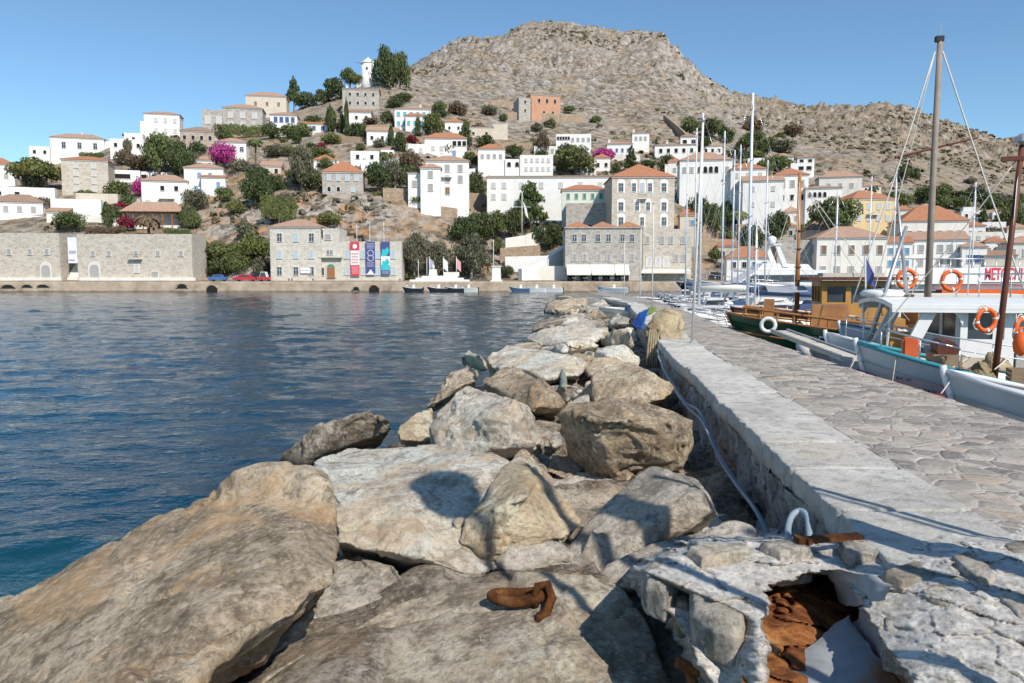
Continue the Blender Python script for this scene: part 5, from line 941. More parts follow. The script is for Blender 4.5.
rock('small cream stone perched above the water', [(459, 356, 1.065), (463, 351, 1.22), (470, 348, 1.27), (480, 355, 1.215), (487, 362, 0.97), (485, 370, 0.85), (470, 366, 0.83), (462, 363, 0.85)], 'warm', .7)
rock('bright pale slab in the middle distance', [(484, 359, 0.978), (494, 350, 1.22), (508, 343, 1.32), (540, 345, 1.37), (570, 350, 1.4), (590, 362, 1.127), (580, 376, 0.95), (545, 381, 0.9), (500, 374, 0.85), (487, 367, 0.8)], 'pale', .4)
rock('grey brown boulder behind the pale rounded one', [(481, 379, 1.303), (500, 363, 1.52), (530, 365, 1.57), (552, 379, 1.473), (567, 398, 1.1), (560, 409, 1.0), (530, 412, 0.95), (495, 397, 0.95), (525, 385, 1.327)], 'brown', .6)
R7 = rock('big brown boulder against the pier wall', [(556, 416, 1.464), (570, 403, 1.62), (600, 395, 1.74), (640, 389, 1.74), (672, 399, 1.69), (703, 417, 1.505), (705, 440, 1.144), (690, 470, 0.85), (640, 479, 0.75), (600, 477, 0.75), (558, 455, 0.85), (590, 419, 1.537), (655, 424, 1.491)], 'brown', .5, 1.2)
rock('tan boulder on top of the big brown one', [(585, 374, 1.447), (600, 360, 1.65), (630, 356, 1.72), (655, 367, 1.67), (673, 386, 1.289), (668, 402, 1.1), (640, 408, 1.05), (600, 404, 1.05), (584, 390, 1.1), (625, 378, 1.478)], 'tan', .6, 1.1)
R3 = rock('grey slanted slab with a thin shadow line beside the pier wall', [(551, 568, 0.7), (560, 545, 0.8), (585, 515, 1.001), (620, 482, 1.22), (645, 461, 1.32), (668, 465, 1.34), (700, 474, 1.34), (717, 492, 1.261), (724, 515, 1.101), (700, 530, 0.962), (655, 548, 0.8), (600, 580, 0.65), (690, 488, 1.37), (640, 510, 1.144)], 'grey', .5, .6, ledge=.4)
rock('low grey slab squeezed between the slanted slab and the broken pier', [(590, 580, .75), (605, 560, .87), (650, 540, .98), (735, 516, 1.17), (757, 525, 1.15), (764, 543, 1.07), (740, 560, 1.0), (690, 582, .88), (640, 600, .73)], 'grey', .4, .6, ledge=.4)
rock('flat blue-grey stone in the gap below the big brown boulder', [(550, 480, .6), (565, 470, .72), (600, 469, .75), (619, 480, .7), (612, 497, .6), (580, 512, .5), (552, 506, .5)], 'grey', .6, .7)
rock('layered pale slab far along the breakwater', [(526, 333, 0.943), (540, 326, 1.3), (575, 322, 1.42), (605, 325, 1.42), (606, 338, 0.97), (570, 344, 0.9), (527, 342, 0.7)], 'pale', .4)
rock('dark low slab at the water far along the breakwater', [(529, 327, .35), (541, 317, .7), (566, 314, .92), (569, 322, .75), (550, 331, .4), (531, 332, .25)], 'dark', .5)
rock('grey rock between the dark low slab and the pier', [(560, 322, .9), (566, 314, 1.12), (585, 312, 1.22), (596, 318, 1.12), (595, 328, .9), (570, 329, .8)], 'grey', .6)
rock('bright cream slab below the net heap', [(593, 350, 1.322), (605, 343, 1.52), (625, 341, 1.57), (642, 356, 1.22), (640, 365, 1.05), (610, 368, 1.0), (595, 361, 1.0)], 'pale', .4)
rock('upright tan rock left of the blue tarpaulin', [(604, 336, 1.257), (612, 326, 1.62), (630, 330, 1.62), (637, 342, 1.22), (634, 350, 1.1), (608, 347, 1.0)], 'tan', .5)
rock('rounded tan rock at the far end of the breakwater', [(546, 303, .5), (553, 296, 1.1), (568, 293, 1.4), (586, 297, 1.3), (588, 308, .7), (570, 314, .4), (549, 312, .1)], 'tan', .5)
rock('dark round rock at the water by the far end', [(543, 308, .4), (546, 301, .9), (553, 300, 1.0), (556, 310, .5), (548, 314, .05)], 'dark', .5)
rock('grey rock right of the far end rock', [(584, 305, 1.2), (600, 297, 1.65), (616, 303, 1.4), (619, 312, 1.0), (586, 313, .8)], 'grey', .5)
rock('small blue-grey rock left of the blue tarpaulin, farther off', [(607, 320, 1.1), (618, 311, 1.52), (630, 316, 1.42), (631, 325, 1.1), (610, 326, 1.)], 'grey', .5)
rock('thin pale slab before the layered slab', [(538, 348, 0.86), (560, 341, 1.22), (595, 339, 1.27), (601, 349, 0.95), (560, 354, 0.87)], 'pale', .4)
rock('low brown rock behind the tan boulder', [(583, 367, 1.1), (592, 357, 1.22), (615, 354, 1.27), (629, 362, 1.2), (620, 374, 1.05), (590, 376, 1.)], 'tan', .5)
rock('small tan rock near the upright one', [(596, 333, 1.05), (600, 326, 1.2), (609, 326, 1.25), (611, 337, 1.1), (600, 340, 1.0)], 'warm', .5)
rock('flat pinkish rock at the foot of the pale slab', [(560, 358, 1.02), (575, 351, 1.1), (597, 352, 1.15), (600, 362, 1.05), (575, 368, .97)], 'tan', .4)
rock('pale low rock at the waterline beyond the cream stone', [(505, 352, .55), (515, 341, .8), (535, 339, .95), (545, 346, .9), (530, 354, .7)], 'tan', .5)
rock('greenish upright stone in a gap', [(558, 385, .93), (559.5, 369, 1.11), (564, 364, 1.15), (568, 381, 1.0), (565, 388, .93)], paint('greenish_stone', (.24, .27, .22), .25, 6, .9, bump=.02), .5)
rock('small cream stone in front of the tan boulder', [(581, 391, 1.1), (586, 379, 1.22), (594, 378, 1.22), (598, 393, 1.1), (590, 399, 1.03)], 'warm', .6)
rock('small grey stone left of the small cream one', [(567, 403, 1.03), (578, 394, 1.12), (592, 393, 1.14), (591, 405, 1.0), (572, 410, .93)], 'grey', .6)
rock('little whitish stone deep in the dark gap', [(547, 441, .85), (554, 428, .92), (564, 433, .92), (562, 446, .8), (553, 449, .8)], 'grey', .6, .6)
rock('dark rock in shadow under the big brown boulder', [(545, 470, .75), (552, 452, .9), (575, 455, .85), (585, 470, .72), (565, 480, .65)], 'brown', .6)
# ------------------------------------------------------------------ bed under the boulders and small rocks in the gaps
PZ = 1.6
LE = [G(p, q, PZ) for p, q in ((860, 533), (809, 485), (735, 415), (690, 372), (659.5, 343), (647, 326), (634, 311), (627, 303))]
RE = [G(p, q, PZ) for p, q in ((1024, 421), (835, 363), (734, 330), (679, 308), (648, 299))]
def xedge(E, Y): return float(np.interp(Y, [p.y for p in E], [p.x for p in E])) if Y >= E[0].y else E[0].x + (Y - E[0].y) * .095
def bed():
    wl = [(1, -6.2), (7.9, -5.3), (13.7, -4.0), (16, -2.4), (19, -2.0), (30, -.9), (46, 1.3), (75, 3.9), (84, 6.5)]; Ys = np.concatenate([np.linspace(1.2, 20, 190), np.linspace(20.2, 82, 130)]); nc = 70; Vv = []
    for Y in Ys:
        xl = np.interp(Y, [a for a, _ in wl], [b for _, b in wl]); xr = xedge(LE, Y) + .3
        for k in range(nc):
            s = k / (nc - 1); x = xl - 1.5 + (xr - xl + 1.5) * s; Vv.append((x, Y, -.9 + 1.35 * min(1, s * 1.6) + .25 * s))
    Vv = np.array(Vv); f = fbm(Vv * 1.6, 5, 4); cv, _ = cell(Vv * 1.5, 8); Vv[:, 2] += .18 * f + .14 * cv
    m = RM['dark']; tag(grid_mesh('breakwater_bed', Vv, len(Ys), nc, m), kind='structure')  # dark rock colour puts the shade of the gaps into the bed
    r = random.Random(12); base = []
    for k in range(4):
        pts = [Vector((r.gauss(0, 1), r.gauss(0, 1), r.gauss(0, .75))).normalized() * r.uniform(.75, 1) for _ in range(11)]
        b = rock(None, None, ('grey', 'tan', 'brown', 'pale')[k], world=[p * .4 for p in pts], vox=.025, seed=50 + k, name='rock', cat='rock'); base.append(b)
    spots = []
    for i in range(95):
        Y = 5.4 + 56 * r.random() ** 1.7; xl = np.interp(Y, [a for a, _ in wl], [b for _, b in wl]); xr = xedge(LE, Y); s = r.uniform(.12, .97); spots.append((xl + (xr - xl) * s, Y, s))
    for i, (x, Y, s) in enumerate(spots):
        b = base[i % 4] if i < 4 else base[i % 4].copy()
        if i >= 4: COL.objects.link(b); ROCKS.append(b)
        k = r.uniform(.55, 1.25) * (1 + Y / 60); b.location = (x - .25, Y, -.35 + 1.1 * min(1, s * 1.5)); b.scale = (k, k * r.uniform(.8, 1.2), k * r.uniform(.6, .9)); b.rotation_euler = (r.uniform(-.4, .4), r.uniform(-.4, .4), r.uniform(0, 6.3))
        tag(b, 'small rock wedged low in the gaps between the breakwater boulders', 'rock', 'small rocks wedged in the gaps of the breakwater')
bed()
# ------------------------------------------------------------------ the pier
def pier():
    a = N('coping_stone'); v = a.coord(); n1 = a.noise(v, .8, 10, .65); n2 = a.noise(v, 7, 10, .7)
    col = a.ramp(n1, [(.36, (.50, .47, .42)), (.5, (.64, .605, .545)), (.64, (.73, .70, .635))]); col = a.mix(a.ramp(n2, [(.38, .6), (.50, 0.)]), col, (.30, .28, .25)); col = a.mix(a.ramp(a.noise(v, .42, 5, .6), [(.60, 0.), (.72, .6)]), col, (.52, .40, .27))
    col = a.mix(a.ramp(a.noise(v, 3, 9, .75), [(.62, 0.), (.7, .5)]), col, (.58, .56, .52)); mc = a.out(col, .9, a.bump(a.math('ADD', n2, a.noise(v, 26, 9, .78)), .9, .032), 0, .2)
    a = N('pier_wall_stone'); v = a.coord(); n1 = a.noise(v, 1.4, 10, .7); n2 = a.noise(v, 9, 10, .7)
    col = a.ramp(n1, [(.38, (.22, .20, .175)), (.5, (.40, .37, .335)), (.62, (.54, .51, .465))]); col = a.mix(a.ramp(n2, [(.38, .8), (.5, 0.)]), col, (.09, .08, .07)); mw = a.out(col, .95, a.bump(a.math('ADD', n1, n2), .9, .06), 0, .1)
    Ys = [3.0]
    while Ys[-1] < 62: Ys.append(Ys[-1] + max(.016, .0034 * Ys[-1]))
    Ys = np.array(Ys); r = random.Random(3); joints = []; y = 4.2
    while y < 62: y += r.uniform(.75, 1.5); joints.append(y)
    J = np.array(joints); CW = .94
    def strip(prof, kind):
        Vv = []
        for Y in Ys:
            xl = xedge(LE, Y)
            for dx, z in prof: Vv.append((xl + dx, Y, z))
        Vv = np.array(Vv); m = len(prof); yy = Vv[:, 1]; dj = np.min(np.abs(yy[:, None] - J[None, :]), 1) if kind == 'c' else None
        f = fbm(Vv * 2.2, 5, 31); g = fbm(Vv * 7, 4, 41)
        if kind == 'c':
            k = np.searchsorted(J, yy); hv = _hash(k, k * 3, k * 7, 5); col_ = np.tile(np.arange(m), len(Ys)); dxx = np.array([p[0] for p in prof])[col_]
            edge = np.exp(-((dxx - .0) / .035) ** 2)
            Vv[:, 2] += (.016 * (hv - .5) + .008 * f + .004 * g) - .022 * np.exp(-(dj / .016) ** 2) - edge * (.010 * np.clip(f + .25, 0, 1) + .012 * np.clip(g, 0, 1)); Vv[:, 0] += edge * (.03 * np.clip(f, -.3, 1) + .028 * g + .035 * (hv - .5)) + edge * .04 * np.exp(-(dj / .02) ** 2)
        else:
            zz = Vv[:, 2]; q = np.stack([yy / .62, zz / 1.2, zz * 0], 1); q[:, 0] += .12 * f; cv, cdst = cell(q * 1.0, 77); row = np.floor(yy / .55 + .2 * np.sin(zz * 3)); fr = yy / .55 + .2 * np.sin(zz * 3) - row; jn = np.exp(-(np.minimum(fr, 1 - fr) / .035) ** 2) * (zz < 1.42)
            Vv[:, 0] += .06 * f + .045 * g + .05 * cv + .08 * jn
        return Vv, m
    prof = [(CW - k * CW / 26, PZ) for k in range(25)] + [(.03, PZ), (.012, PZ - .002), (.003, PZ - .008), (0., PZ - .03), (-.005, PZ - .10), (0., PZ - .2), (.06, PZ - .23)]
    Vv, m = strip(prof, 'c'); tag(grid_mesh('pier_coping', Vv, len(Ys), m, mc), kind='structure')
    prof = [(.035, PZ - .18 - k * 1.75 / 40) for k in range(41)]; Vv, m = strip(prof, 'w'); tag(grid_mesh('pier_wall', Vv, len(Ys), m, mw), kind='structure')
    # flagstones of the walkway
    a = N('flagstones'); v = a.coord(); nw = a.n('TexNoise'); nw.inputs['Scale'].default_value = 1.4; nw.inputs['Detail'].default_value = 4; a.l(v, nw.inputs['Vector']); wa = a.n('VectorMath', operation='SCALE'); wa.inputs['Scale'].default_value = .34; a.l(nw.outputs['Color'], wa.inputs[0])
    va = a.n('VectorMath', operation='ADD'); a.l(a.mapping(v, (1.12, 1., .01)), va.inputs[0]); a.l(wa.outputs[0], va.inputs[1])
    e = a.vor(va.outputs[0], 4.1, 'DISTANCE_TO_EDGE', rnd=1.); cc = a.vor(va.outputs[0], 4.1, 'F1', 'Color', 1.); hs = a.n('SeparateColor'); a.l(cc, hs.inputs[0]); n1 = a.noise(v, 3, 10, .68); n2 = a.noise(v, 20, 8, .7)
    col = a.ramp(hs.outputs[0], [(.1, (.21, .19, .17)), (.35, (.33, .295, .255)), (.60, (.41, .365, .31)), (.85, (.50, .45, .39)), (.99, (.45, .35, .27))]); col = a.mix(a.ramp(n1, [(.38, .6), (.52, 0.)]), col, (.23, .205, .175)); col = a.mix(a.ramp(n2, [(.5, 0.), (.7, .35)]), col, (.46, .44, .40))
    jt = a.math('MULTIPLY', a.ramp(e, [(.012, 1.), (.05, 0.)]), a.ramp(a.noise(v, 2.2, 5), [(.35, .1), (.62, .95)])); col = a.mix(jt, col, (.52, .48, .43)); col = a.mix(a.ramp(a.noise(v, .33, 6, .6), [(.55, 0.), (.75, .4)]), col, (.44, .385, .32))
    h = a.math('ADD', a.math('MULTIPLY', a.ramp(e, [(0., 0.), (.12, 1.)]), .45), a.math('MULTIPLY', a.math('ADD', n1, a.math('MULTIPLY', n2, .5)), 1.0)); mf = a.out(col, .85, a.bump(h, .8, .035), 0, .25)
    Y2 = np.concatenate([np.linspace(1.0, 20, 420), np.linspace(20.2, 82, 160)]); nc = 90; Vv = []
    for Y in Y2:
        xl = xedge(LE, Y) + CW - .03; xr = RE[0].x - .04 * (RE[0].y - Y) * .6 if Y < RE[0].y else xedge(RE, Y)
        if Y > RE[-1].y: xr = RE[-1].x
        for k in range(nc): Vv.append((xl + (xr - xl) * k / (nc - 1), Y, PZ - .002))
    Vv = np.array(Vv); f = fbm(Vv * .9, 3, 91); cv, _ = cell(Vv * np.array([2.2, 2.2, 0]), 6); Vv[:, 2] += .012 * f + .008 * cv
    edge_ = np.tile(np.arange(nc), len(Y2)) == nc - 1; Vv[edge_, 2] -= .03
    tag(grid_mesh('pier_pavement', Vv, len(Y2), nc, mf), kind='structure')
    mb = MB(); E = [Vv[i * nc + nc - 1] for i in range(0, len(Y2), 8)]
    for p, q in zip(E[:-1], E[1:]): mb.add([(p[0], p[1], p[2] + .0), (q[0], q[1], q[2] + .0), (q[0] + .02, q[1], -1.2), (p[0] + .02, p[1], -1.2)], [(0, 1, 2, 3)])
    tag(mb.build('pier_quay_face', mw), kind='structure')
pier()
def on_wall(px, py, off=-.10):        # a point on the pier wall face
    x, y, d = ray(px, py); lo, hi = 4., 60.
    for _ in range(50):
        Y = (lo + hi) / 2; X = x / y * Y
        g = X - (xedge(LE, Y) + off)
        if g > 0: hi = Y
        else: lo = Y
    Y = (lo + hi) / 2; return Vector((x / y * Y, Y, EYE + d / y * Y))
# ------------------------------------------------------------------ broken masonry end of the pier
from mathutils.bvhtree import BVHTree
def inside(px, py, poly):
    c = np.zeros(px.shape, bool); n = len(poly)
    for i in range(n):
        (x1, y1), (x2, y2) = poly[i], poly[i - 1]
        with np.errstate(divide='ignore', invalid='ignore'): c ^= ((y1 > py) != (y2 > py)) & (px < (x2 - x1) * (py - y1) / (y2 - y1) + x1)
    return c
def pdist(px, py, poly, closed=True):
    d = np.full(px.shape, 1e9); n = len(poly)
    for i in range(0 if closed else 1, n):
        (x1, y1), (x2, y2) = poly[i - 1], poly[i]; dx, dy = x2 - x1, y2 - y1; t = np.clip(((px - x1) * dx + (py - y1) * dy) / (dx * dx + dy * dy + 1e-9), 0, 1)
        d = np.minimum(d, np.hypot(px - x1 - t * dx, py - y1 - t * dy))
    return d
def Garr(px, py, z):
    u = (px - CX) / F; v = (CY - py) / F; k = (z - EYE) / (-ST + v * CT); return np.stack([u * k, (CT + v * ST) * k, z], -1)
def sstep(x, a, b): t = np.clip((x - a) / (b - a), 0, 1); return t * t * (3 - 2 * t)
M['rust'] = None
def rustmat(k=1.):
    a = N('rusted_steel'); v = a.coord(); n1 = a.noise(v, 3.5, 12, .7, .5); n2 = a.noise(v, 22, 8, .7); col = a.ramp(n1, [(.34, sc((.06, .024, .012), k)), (.45, sc((.20, .07, .025), k)), (.55, sc((.38, .15, .045), k)), (.66, sc((.52, .26, .10), k))]); col = a.mix(a.ramp(n2, [(.35, .6), (.55, 0.)]), col, (.07, .03, .018))
    return a.out(col, .95, a.bump(a.math('ADD', n1, n2), .8, .03), 0, .15)
M['rust'] = rustmat(); M['rust_dark'] = rustmat(.42)
def masonry_end():
    outline = [(676, 800), (712, 700), (696, 668), (686, 640), (672, 618), (650, 596), (634, 578), (645, 568), (668, 553), (700, 545), (760, 540), (812, 541), (866, 536), (930, 528), (1010, 520), (1180, 512), (1180, 800)]
    hole = [(764, 592), (785, 582), (812, 576), (836, 577), (852, 596), (866, 615), (884, 648), (910, 690), (945, 800), (735, 800), (752, 715), (768, 676), (768, 648), (762, 630), (770, 606)]
    xs = np.arange(622, 1130, 1.6); ys = np.arange(514, 776, 1.35); px, py = np.meshgrid(xs, ys); sh = px.shape
    q0 = Garr(px, py, np.full(sh, 1.5)).reshape(-1, 3); f = fbm(q0 * 3.2, 5, 61).reshape(sh); g = fbm(q0 * 14, 4, 63, .6).reshape(sh); rg = fbm(q0 * 5, 4, 66, .6, True).reshape(sh); cv, _ = cell(q0 * np.array([4.5, 4.5, 0]) + .3 * f.reshape(-1, 1), 12); cv = cv.reshape(sh)
    wob = 6 * f + 5 * g
    d_out = np.where(inside(px, py, outline), 1, -1) * pdist(px, py, outline) + wob; d_hole = np.where(inside(px, py, hole), 1, -1) * pdist(px, py, hole) + wob
    top = 1.50 + .145 * sstep(px, 840, 960) - .10 * sstep(py, 600, 720) * sstep(900 - px, 0, 150) - .10 * sstep(py, 640, 760)
    step = .17 * sstep(py - (590 + (px - 690) * .42), 0, 8) * sstep(760 - px, 0, 40)     # the block steps down at its front left
    z = top - step + .024 * f + .011 * g + .004 * fbm(q0 * 40, 3, 69).reshape(sh) + .010 * rg * sstep(px, 650, 700) + .010 * cv
    z -= .75 * sstep(-d_out, -4, 14) * np.where(px > 850, .16, 1.) ; z -= .62 * sstep(d_hole, -3, 5)
    back = (py < 545) & (px > 850); z = np.where(back, z - .06 * sstep(545 - py, 0, 14), z)
    Vv = Garr(px, py, z).reshape(-1, 3)
    a = N('crumbling_mortar'); v = a.coord(); n1 = a.noise(v, 2.2, 10, .65, .4); n2 = a.noise(v, 14, 10, .72); col = a.ramp(n1, [(.36, (.54, .495, .43)), (.48, (.70, .66, .595)), (.62, (.79, .76, .70))]); col = a.mix(a.ramp(n2, [(.38, .65), (.50, 0.)]), col, (.36, .325, .28)); col = a.mix(a.ramp(a.noise(v, 34, 8, .75), [(.38, .5), (.48, 0.)]), col, (.30, .27, .235))
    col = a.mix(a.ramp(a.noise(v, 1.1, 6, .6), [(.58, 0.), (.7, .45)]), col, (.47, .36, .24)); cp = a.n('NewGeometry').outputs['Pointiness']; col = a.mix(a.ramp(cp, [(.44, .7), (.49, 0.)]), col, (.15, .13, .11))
    vw = a.n('VectorMath', operation='ADD'); tn = a.n('TexNoise'); tn.inputs['Scale'].default_value = 4.; a.l(v, tn.inputs['Vector']); ts = a.n('VectorMath', operation='SCALE'); ts.inputs['Scale'].default_value = .12; a.l(tn.outputs['Color'], ts.inputs[0]); a.l(v, vw.inputs[0]); a.l(ts.outputs[0], vw.inputs[1])
    se = a.vor(vw.outputs[0], 4.2, 'DISTANCE_TO_EDGE'); sm_ = a.math('MULTIPLY', a.ramp(se, [(.07, 0.), (.12, 1.)]), a.ramp(a.noise(v, 1.6, 4), [(.40, 0.), (.52, .9)])); col = a.mix(sm_, col, a.ramp(n2, [(.36, (.33, .31, .285)), (.5, (.52, .50, .465)), (.64, (.64, .615, .575))]))
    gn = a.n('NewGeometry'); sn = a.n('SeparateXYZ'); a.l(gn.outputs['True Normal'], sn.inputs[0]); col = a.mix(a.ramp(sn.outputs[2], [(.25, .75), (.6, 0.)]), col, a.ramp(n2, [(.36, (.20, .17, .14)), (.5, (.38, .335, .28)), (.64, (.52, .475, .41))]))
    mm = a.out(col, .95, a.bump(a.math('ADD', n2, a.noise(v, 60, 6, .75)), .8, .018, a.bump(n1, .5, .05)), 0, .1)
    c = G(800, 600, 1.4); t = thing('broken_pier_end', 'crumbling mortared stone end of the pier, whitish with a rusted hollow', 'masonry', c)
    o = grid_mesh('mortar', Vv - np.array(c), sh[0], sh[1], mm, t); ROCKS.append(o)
    st = [([(690, 588), (702, 581), (745, 583), (748, 602), (744, 630), (734, 632), (714, 624), (692, 610)], 1.47, 'grey'), ([(641, 572), (660, 557), (679, 549), (684, 576), (666, 590), (646, 582)], 1.46, 'grey'), ([(686, 549), (702, 545), (750, 543), (752, 552), (702, 562)], 1.55, 'pale'), ([(757, 544), (775, 541), (810, 541), (814, 551), (780, 556)], 1.55, 'grey'),
          ([(838, 542), (884, 539), (890, 555), (848, 558)], 1.57, 'grey'), ([(880, 573), (915, 561), (943, 568), (940, 579), (902, 585)], 1.60, 'grey'), ([(949, 557), (968, 551), (988, 565), (1000, 579), (986, 587), (964, 572)], 1.66, 'grey'), ([(994, 597), (1018, 592), (1050, 600), (1042, 621), (1016, 620)], 1.64, 'grey'),
          ([(881, 618), (908, 612), (929, 632), (908, 638), (884, 632)], 1.54, 'grey'), ([(918, 592), (936, 583), (967, 584), (974, 613), (950, 619), (926, 602)], 1.60, 'pale'), ([(938, 657), (963, 648), (1000, 655), (1040, 668), (1042, 712), (958, 706), (942, 678)], 1.52, 'grey'), ([(988, 642), (1030, 635), (1052, 648), (1010, 653)], 1.60, 'grey'), ([(672, 597), (688, 590), (690, 606), (678, 606)], 1.36, 'dark'), ([(905, 660), (930, 652), (936, 675), (915, 690)], 1.42, 'pale'), ([(1000, 545), (1030, 540), (1050, 552), (1015, 560)], 1.64, 'grey')]
    for i, (poly, z0, m) in enumerate(st):
        pw = [G(x, y, z0 + .002) for x, y in poly]; cc = sum(pw, Vector()) / len(pw); pts = [cc + (p - cc) * 1.02 + Vector((0, 0, -.035)) for p in pw] + [cc + (p - cc) * .88 + Vector((0, 0, .02)) for p in pw] + [p + Vector((0, 0, -.2)) for p in pw]
        r = rock(None, None, m, world=pts, name='stone', vox=.012, amp=.26, seed=200 + i, ledge=.2); r.parent = t; r.location = Vector(r.location) - Vector(c)
        for k in ('label', 'category', 'group'):
            if k in r: del r[k]
    # the hollow: rusted steel shell, its torn grey cover
    c2 = G(820, 640, 1.1); t2 = thing('rusted_housing', 'rusted steel housing with torn grey sheet cover sunk in the broken masonry', 'steel housing', c2)
    xs = np.arange(742, 905, 1.5); ys = np.arange(566, 776, 1.5); px, py = np.meshgrid(xs, ys); q0 = Garr(px, py, np.full(px.shape, 1.1)).reshape(-1, 3); f = fbm(q0 * 5, 5, 81).reshape(px.shape); ck = np.abs(fbm(q0 * 3.0, 3, 88)).reshape(px.shape)
    z = 1.30 - .10 * sstep(px, 790, 850) - .16 * sstep(600 - py, 0, 25) * sstep(px, 800, 815) + .014 * f - .05 * np.exp(-(ck / .035) ** 2) + .05 * sstep(770 - px, 0, 20)
    grid_mesh('rusty_shell', (Garr(px, py, z).reshape(-1, 3) - np.array(c2)), px.shape[0], px.shape[1], M['rust'], t2)
    a = N('grey_painted_sheet'); v = a.coord(); sp = a.n('SeparateXYZ'); a.l(v, sp.inputs[0]); n1 = a.noise(v, 5, 10, .7, .3); lin = a.math('ADD', a.math('ADD', a.math('MULTIPLY', sp.outputs[0], 1.5), a.math('MULTIPLY', sp.outputs[1], -1.75)), a.math('MULTIPLY', n1, 1.3))
    k = a.ramp(a.math('MULTIPLY', lin, .40), [(.70, 0.), (.79, 1.)]); rc = a.ramp(n1, [(.35, (.16, .06, .025)), (.55, (.33, .16, .07)), (.7, (.46, .33, .22))]); col = a.mix(k, a.ramp(n1, [(.35, (.25, .265, .275)), (.65, (.38, .395, .40))]), rc); col = a.mix(a.ramp(a.noise(v, 2.4, 8, .7), [(.64, 0.), (.72, .7)]), col, (.38, .27, .17)); ms = a.out(col, .6, a.bump(n1, .3, .01), 0, .35)
    def loft(A, B, name, m, n=26, mm_=14, sag=0.):
        def rs(L): 
            ts = np.linspace(0, 1, len(L)); L = np.array([tuple(G(*p)) for p in L]); return np.stack([np.interp(np.linspace(0, 1, n), ts, L[:, k]) for k in range(3)], 1)
        A, B = rs(A), rs(B); Vv = np.array([A[i] * (1 - s) + B[i] * s for i in range(n) for s in np.linspace(0, 1, mm_)]); s = np.tile(np.linspace(0, 1, mm_), n)
        Vv[:, 2] += sag * np.sin(PI * s) + .010 * fbm(Vv * 8, 3, 33); Vv[:, 0] += .022 * fbm(Vv * 14, 3, 35, .6); Vv[:, 1] += .022 * fbm(Vv * 14, 3, 37, .6); return grid_mesh(name, Vv - np.array(c2), n, mm_, m, t2)
    loft([(845, 618, 1.30), (822, 634, 1.29), (790, 662, 1.27), (762, 690, 1.25), (735, 770, 1.22)], [(850, 621, 1.31), (864, 640, 1.31), (884, 666, 1.29), (905, 692, 1.27), (938, 770, 1.24)], 'cover_sheet', ms, sag=.02)
    loft([(818, 571, 1.50), (838, 569, 1.585), (868, 574, 1.63), (902, 592, 1.62)], [(838, 600, 1.28), (847, 607, 1.33), (860, 606, 1.45), (884, 600, 1.60)], 'torn_flap', ms, sag=.05)
    loft([(862, 604, 1.44), (884, 640, 1.40), (914, 690, 1.34), (950, 770, 1.3)], [(850, 624, 1.24), (866, 646, 1.22), (900, 692, 1.18), (932, 770, 1.16)], 'torn_edge', ms, 26, 10, -.03)
    for k, (x0, y0, z0, x1, y1, z1) in enumerate(((706, 668, 1.16, 730, 690, 1.1), (676, 662, 1.1, 700, 672, 1.05), (690, 672, 1.0, 696, 700, .9))):
        MB().tube([G(x0, y0, z0) - c, G(x1, y1, z1) - c], .03, 6).build('rusty_bar', M['rust'], t, True)
masonry_end()
pl = thing('rusty_plate', 'flat rusty iron bar lying across the pier edge behind the broken masonry', 'iron bar', G(833, 538, 1.6)); A_, B_ = G(800, 541, 1.6), G(864, 536, 1.6); d_ = B_ - A_
MB().box((0, 0, .0), (d_.length * .85, .07, .025), math.atan2(d_.y, d_.x)).build('plate', M['rust_dark'], pl); MB().box((d_.length * -.46, 0, -.05), (.05, .1, .12)).build('hook', M['rust_dark'], pl)
# ------------------------------------------------------------------ rays onto what has been built
bpy.context.view_layer.update()
def bvh_of(objs):
    vs, fs = [], []
    for o in objs:
        mw = o.matrix_world; b = len(vs); vs += [mw @ v.co for v in o.data.vertices]; fs += [tuple(i + b for i in p.vertices) for p in o.data.polygons]
    return BVHTree.FromPolygons(vs, fs)
BV = bvh_of([o for o in ROCKS if 'group' not in o or o['group'] != 'small rocks wedged in the gaps of the breakwater'])
def hit(px, py):
    r = Vector(ray(px, py)).normalized(); q = BV.ray_cast(Vector((0, 0, EYE)), r); return q[0] if q[0] else G(px, py, 1.0)
def drop(x, y, z=6):
    q = BV.ray_cast(Vector((x, y, z)), Vector((0, 0, -1))); return q[0] if q[0] else Vector((x, y, 1))
# ------------------------------------------------------------------ the rusty mooring ring
def mooring_ring():
    c = hit(538, 612); t = thing('mooring_ring', 'rusty iron ring and shackle fixed on the flat speckled slab', 'mooring ring', c)
    a, b = hit(492, 606), hit(545, 600); L = (b - a); L.z = 0; n = L.length; ang = math.atan2(L.y, L.x); mid = (a + b) / 2 - c
    mb = MB(); pts = []
    for k in range(29):
        q = 2 * PI * k / 28; x, y = n * .5 * math.cos(q), .075 * math.sin(q); zz = .036 + .05 * max(0, math.cos(q)); pts.append(mid + Vector((x * math.cos(ang) - y * math.sin(ang), x * math.sin(ang) + y * math.cos(ang), zz)))
    mb.tube(pts, .040, 12, caps=False); mb.build('ring', M['rust_dark'], t, True)
    mb = MB(); f = hit(540, 620) - c; g = hit(548, 600) - c
    mb.tube([f + Vector((-.02, 0, -.04)), f + Vector((0, 0, .03)), f + Vector((.045, .0, .055)), (f + g) / 2 + Vector((.055, 0, .085)), g + Vector((-.005, -.02, .125)), g + Vector((-.075, -.03, .11)), g + Vector((-.095, -.03, .04)), g + Vector((-.09, -.02, -.05))], [.030, .032, .033, .034, .034, .033, .031, .03], 12); mb.build('shackle', M['rust_dark'], t, True)
mooring_ring()
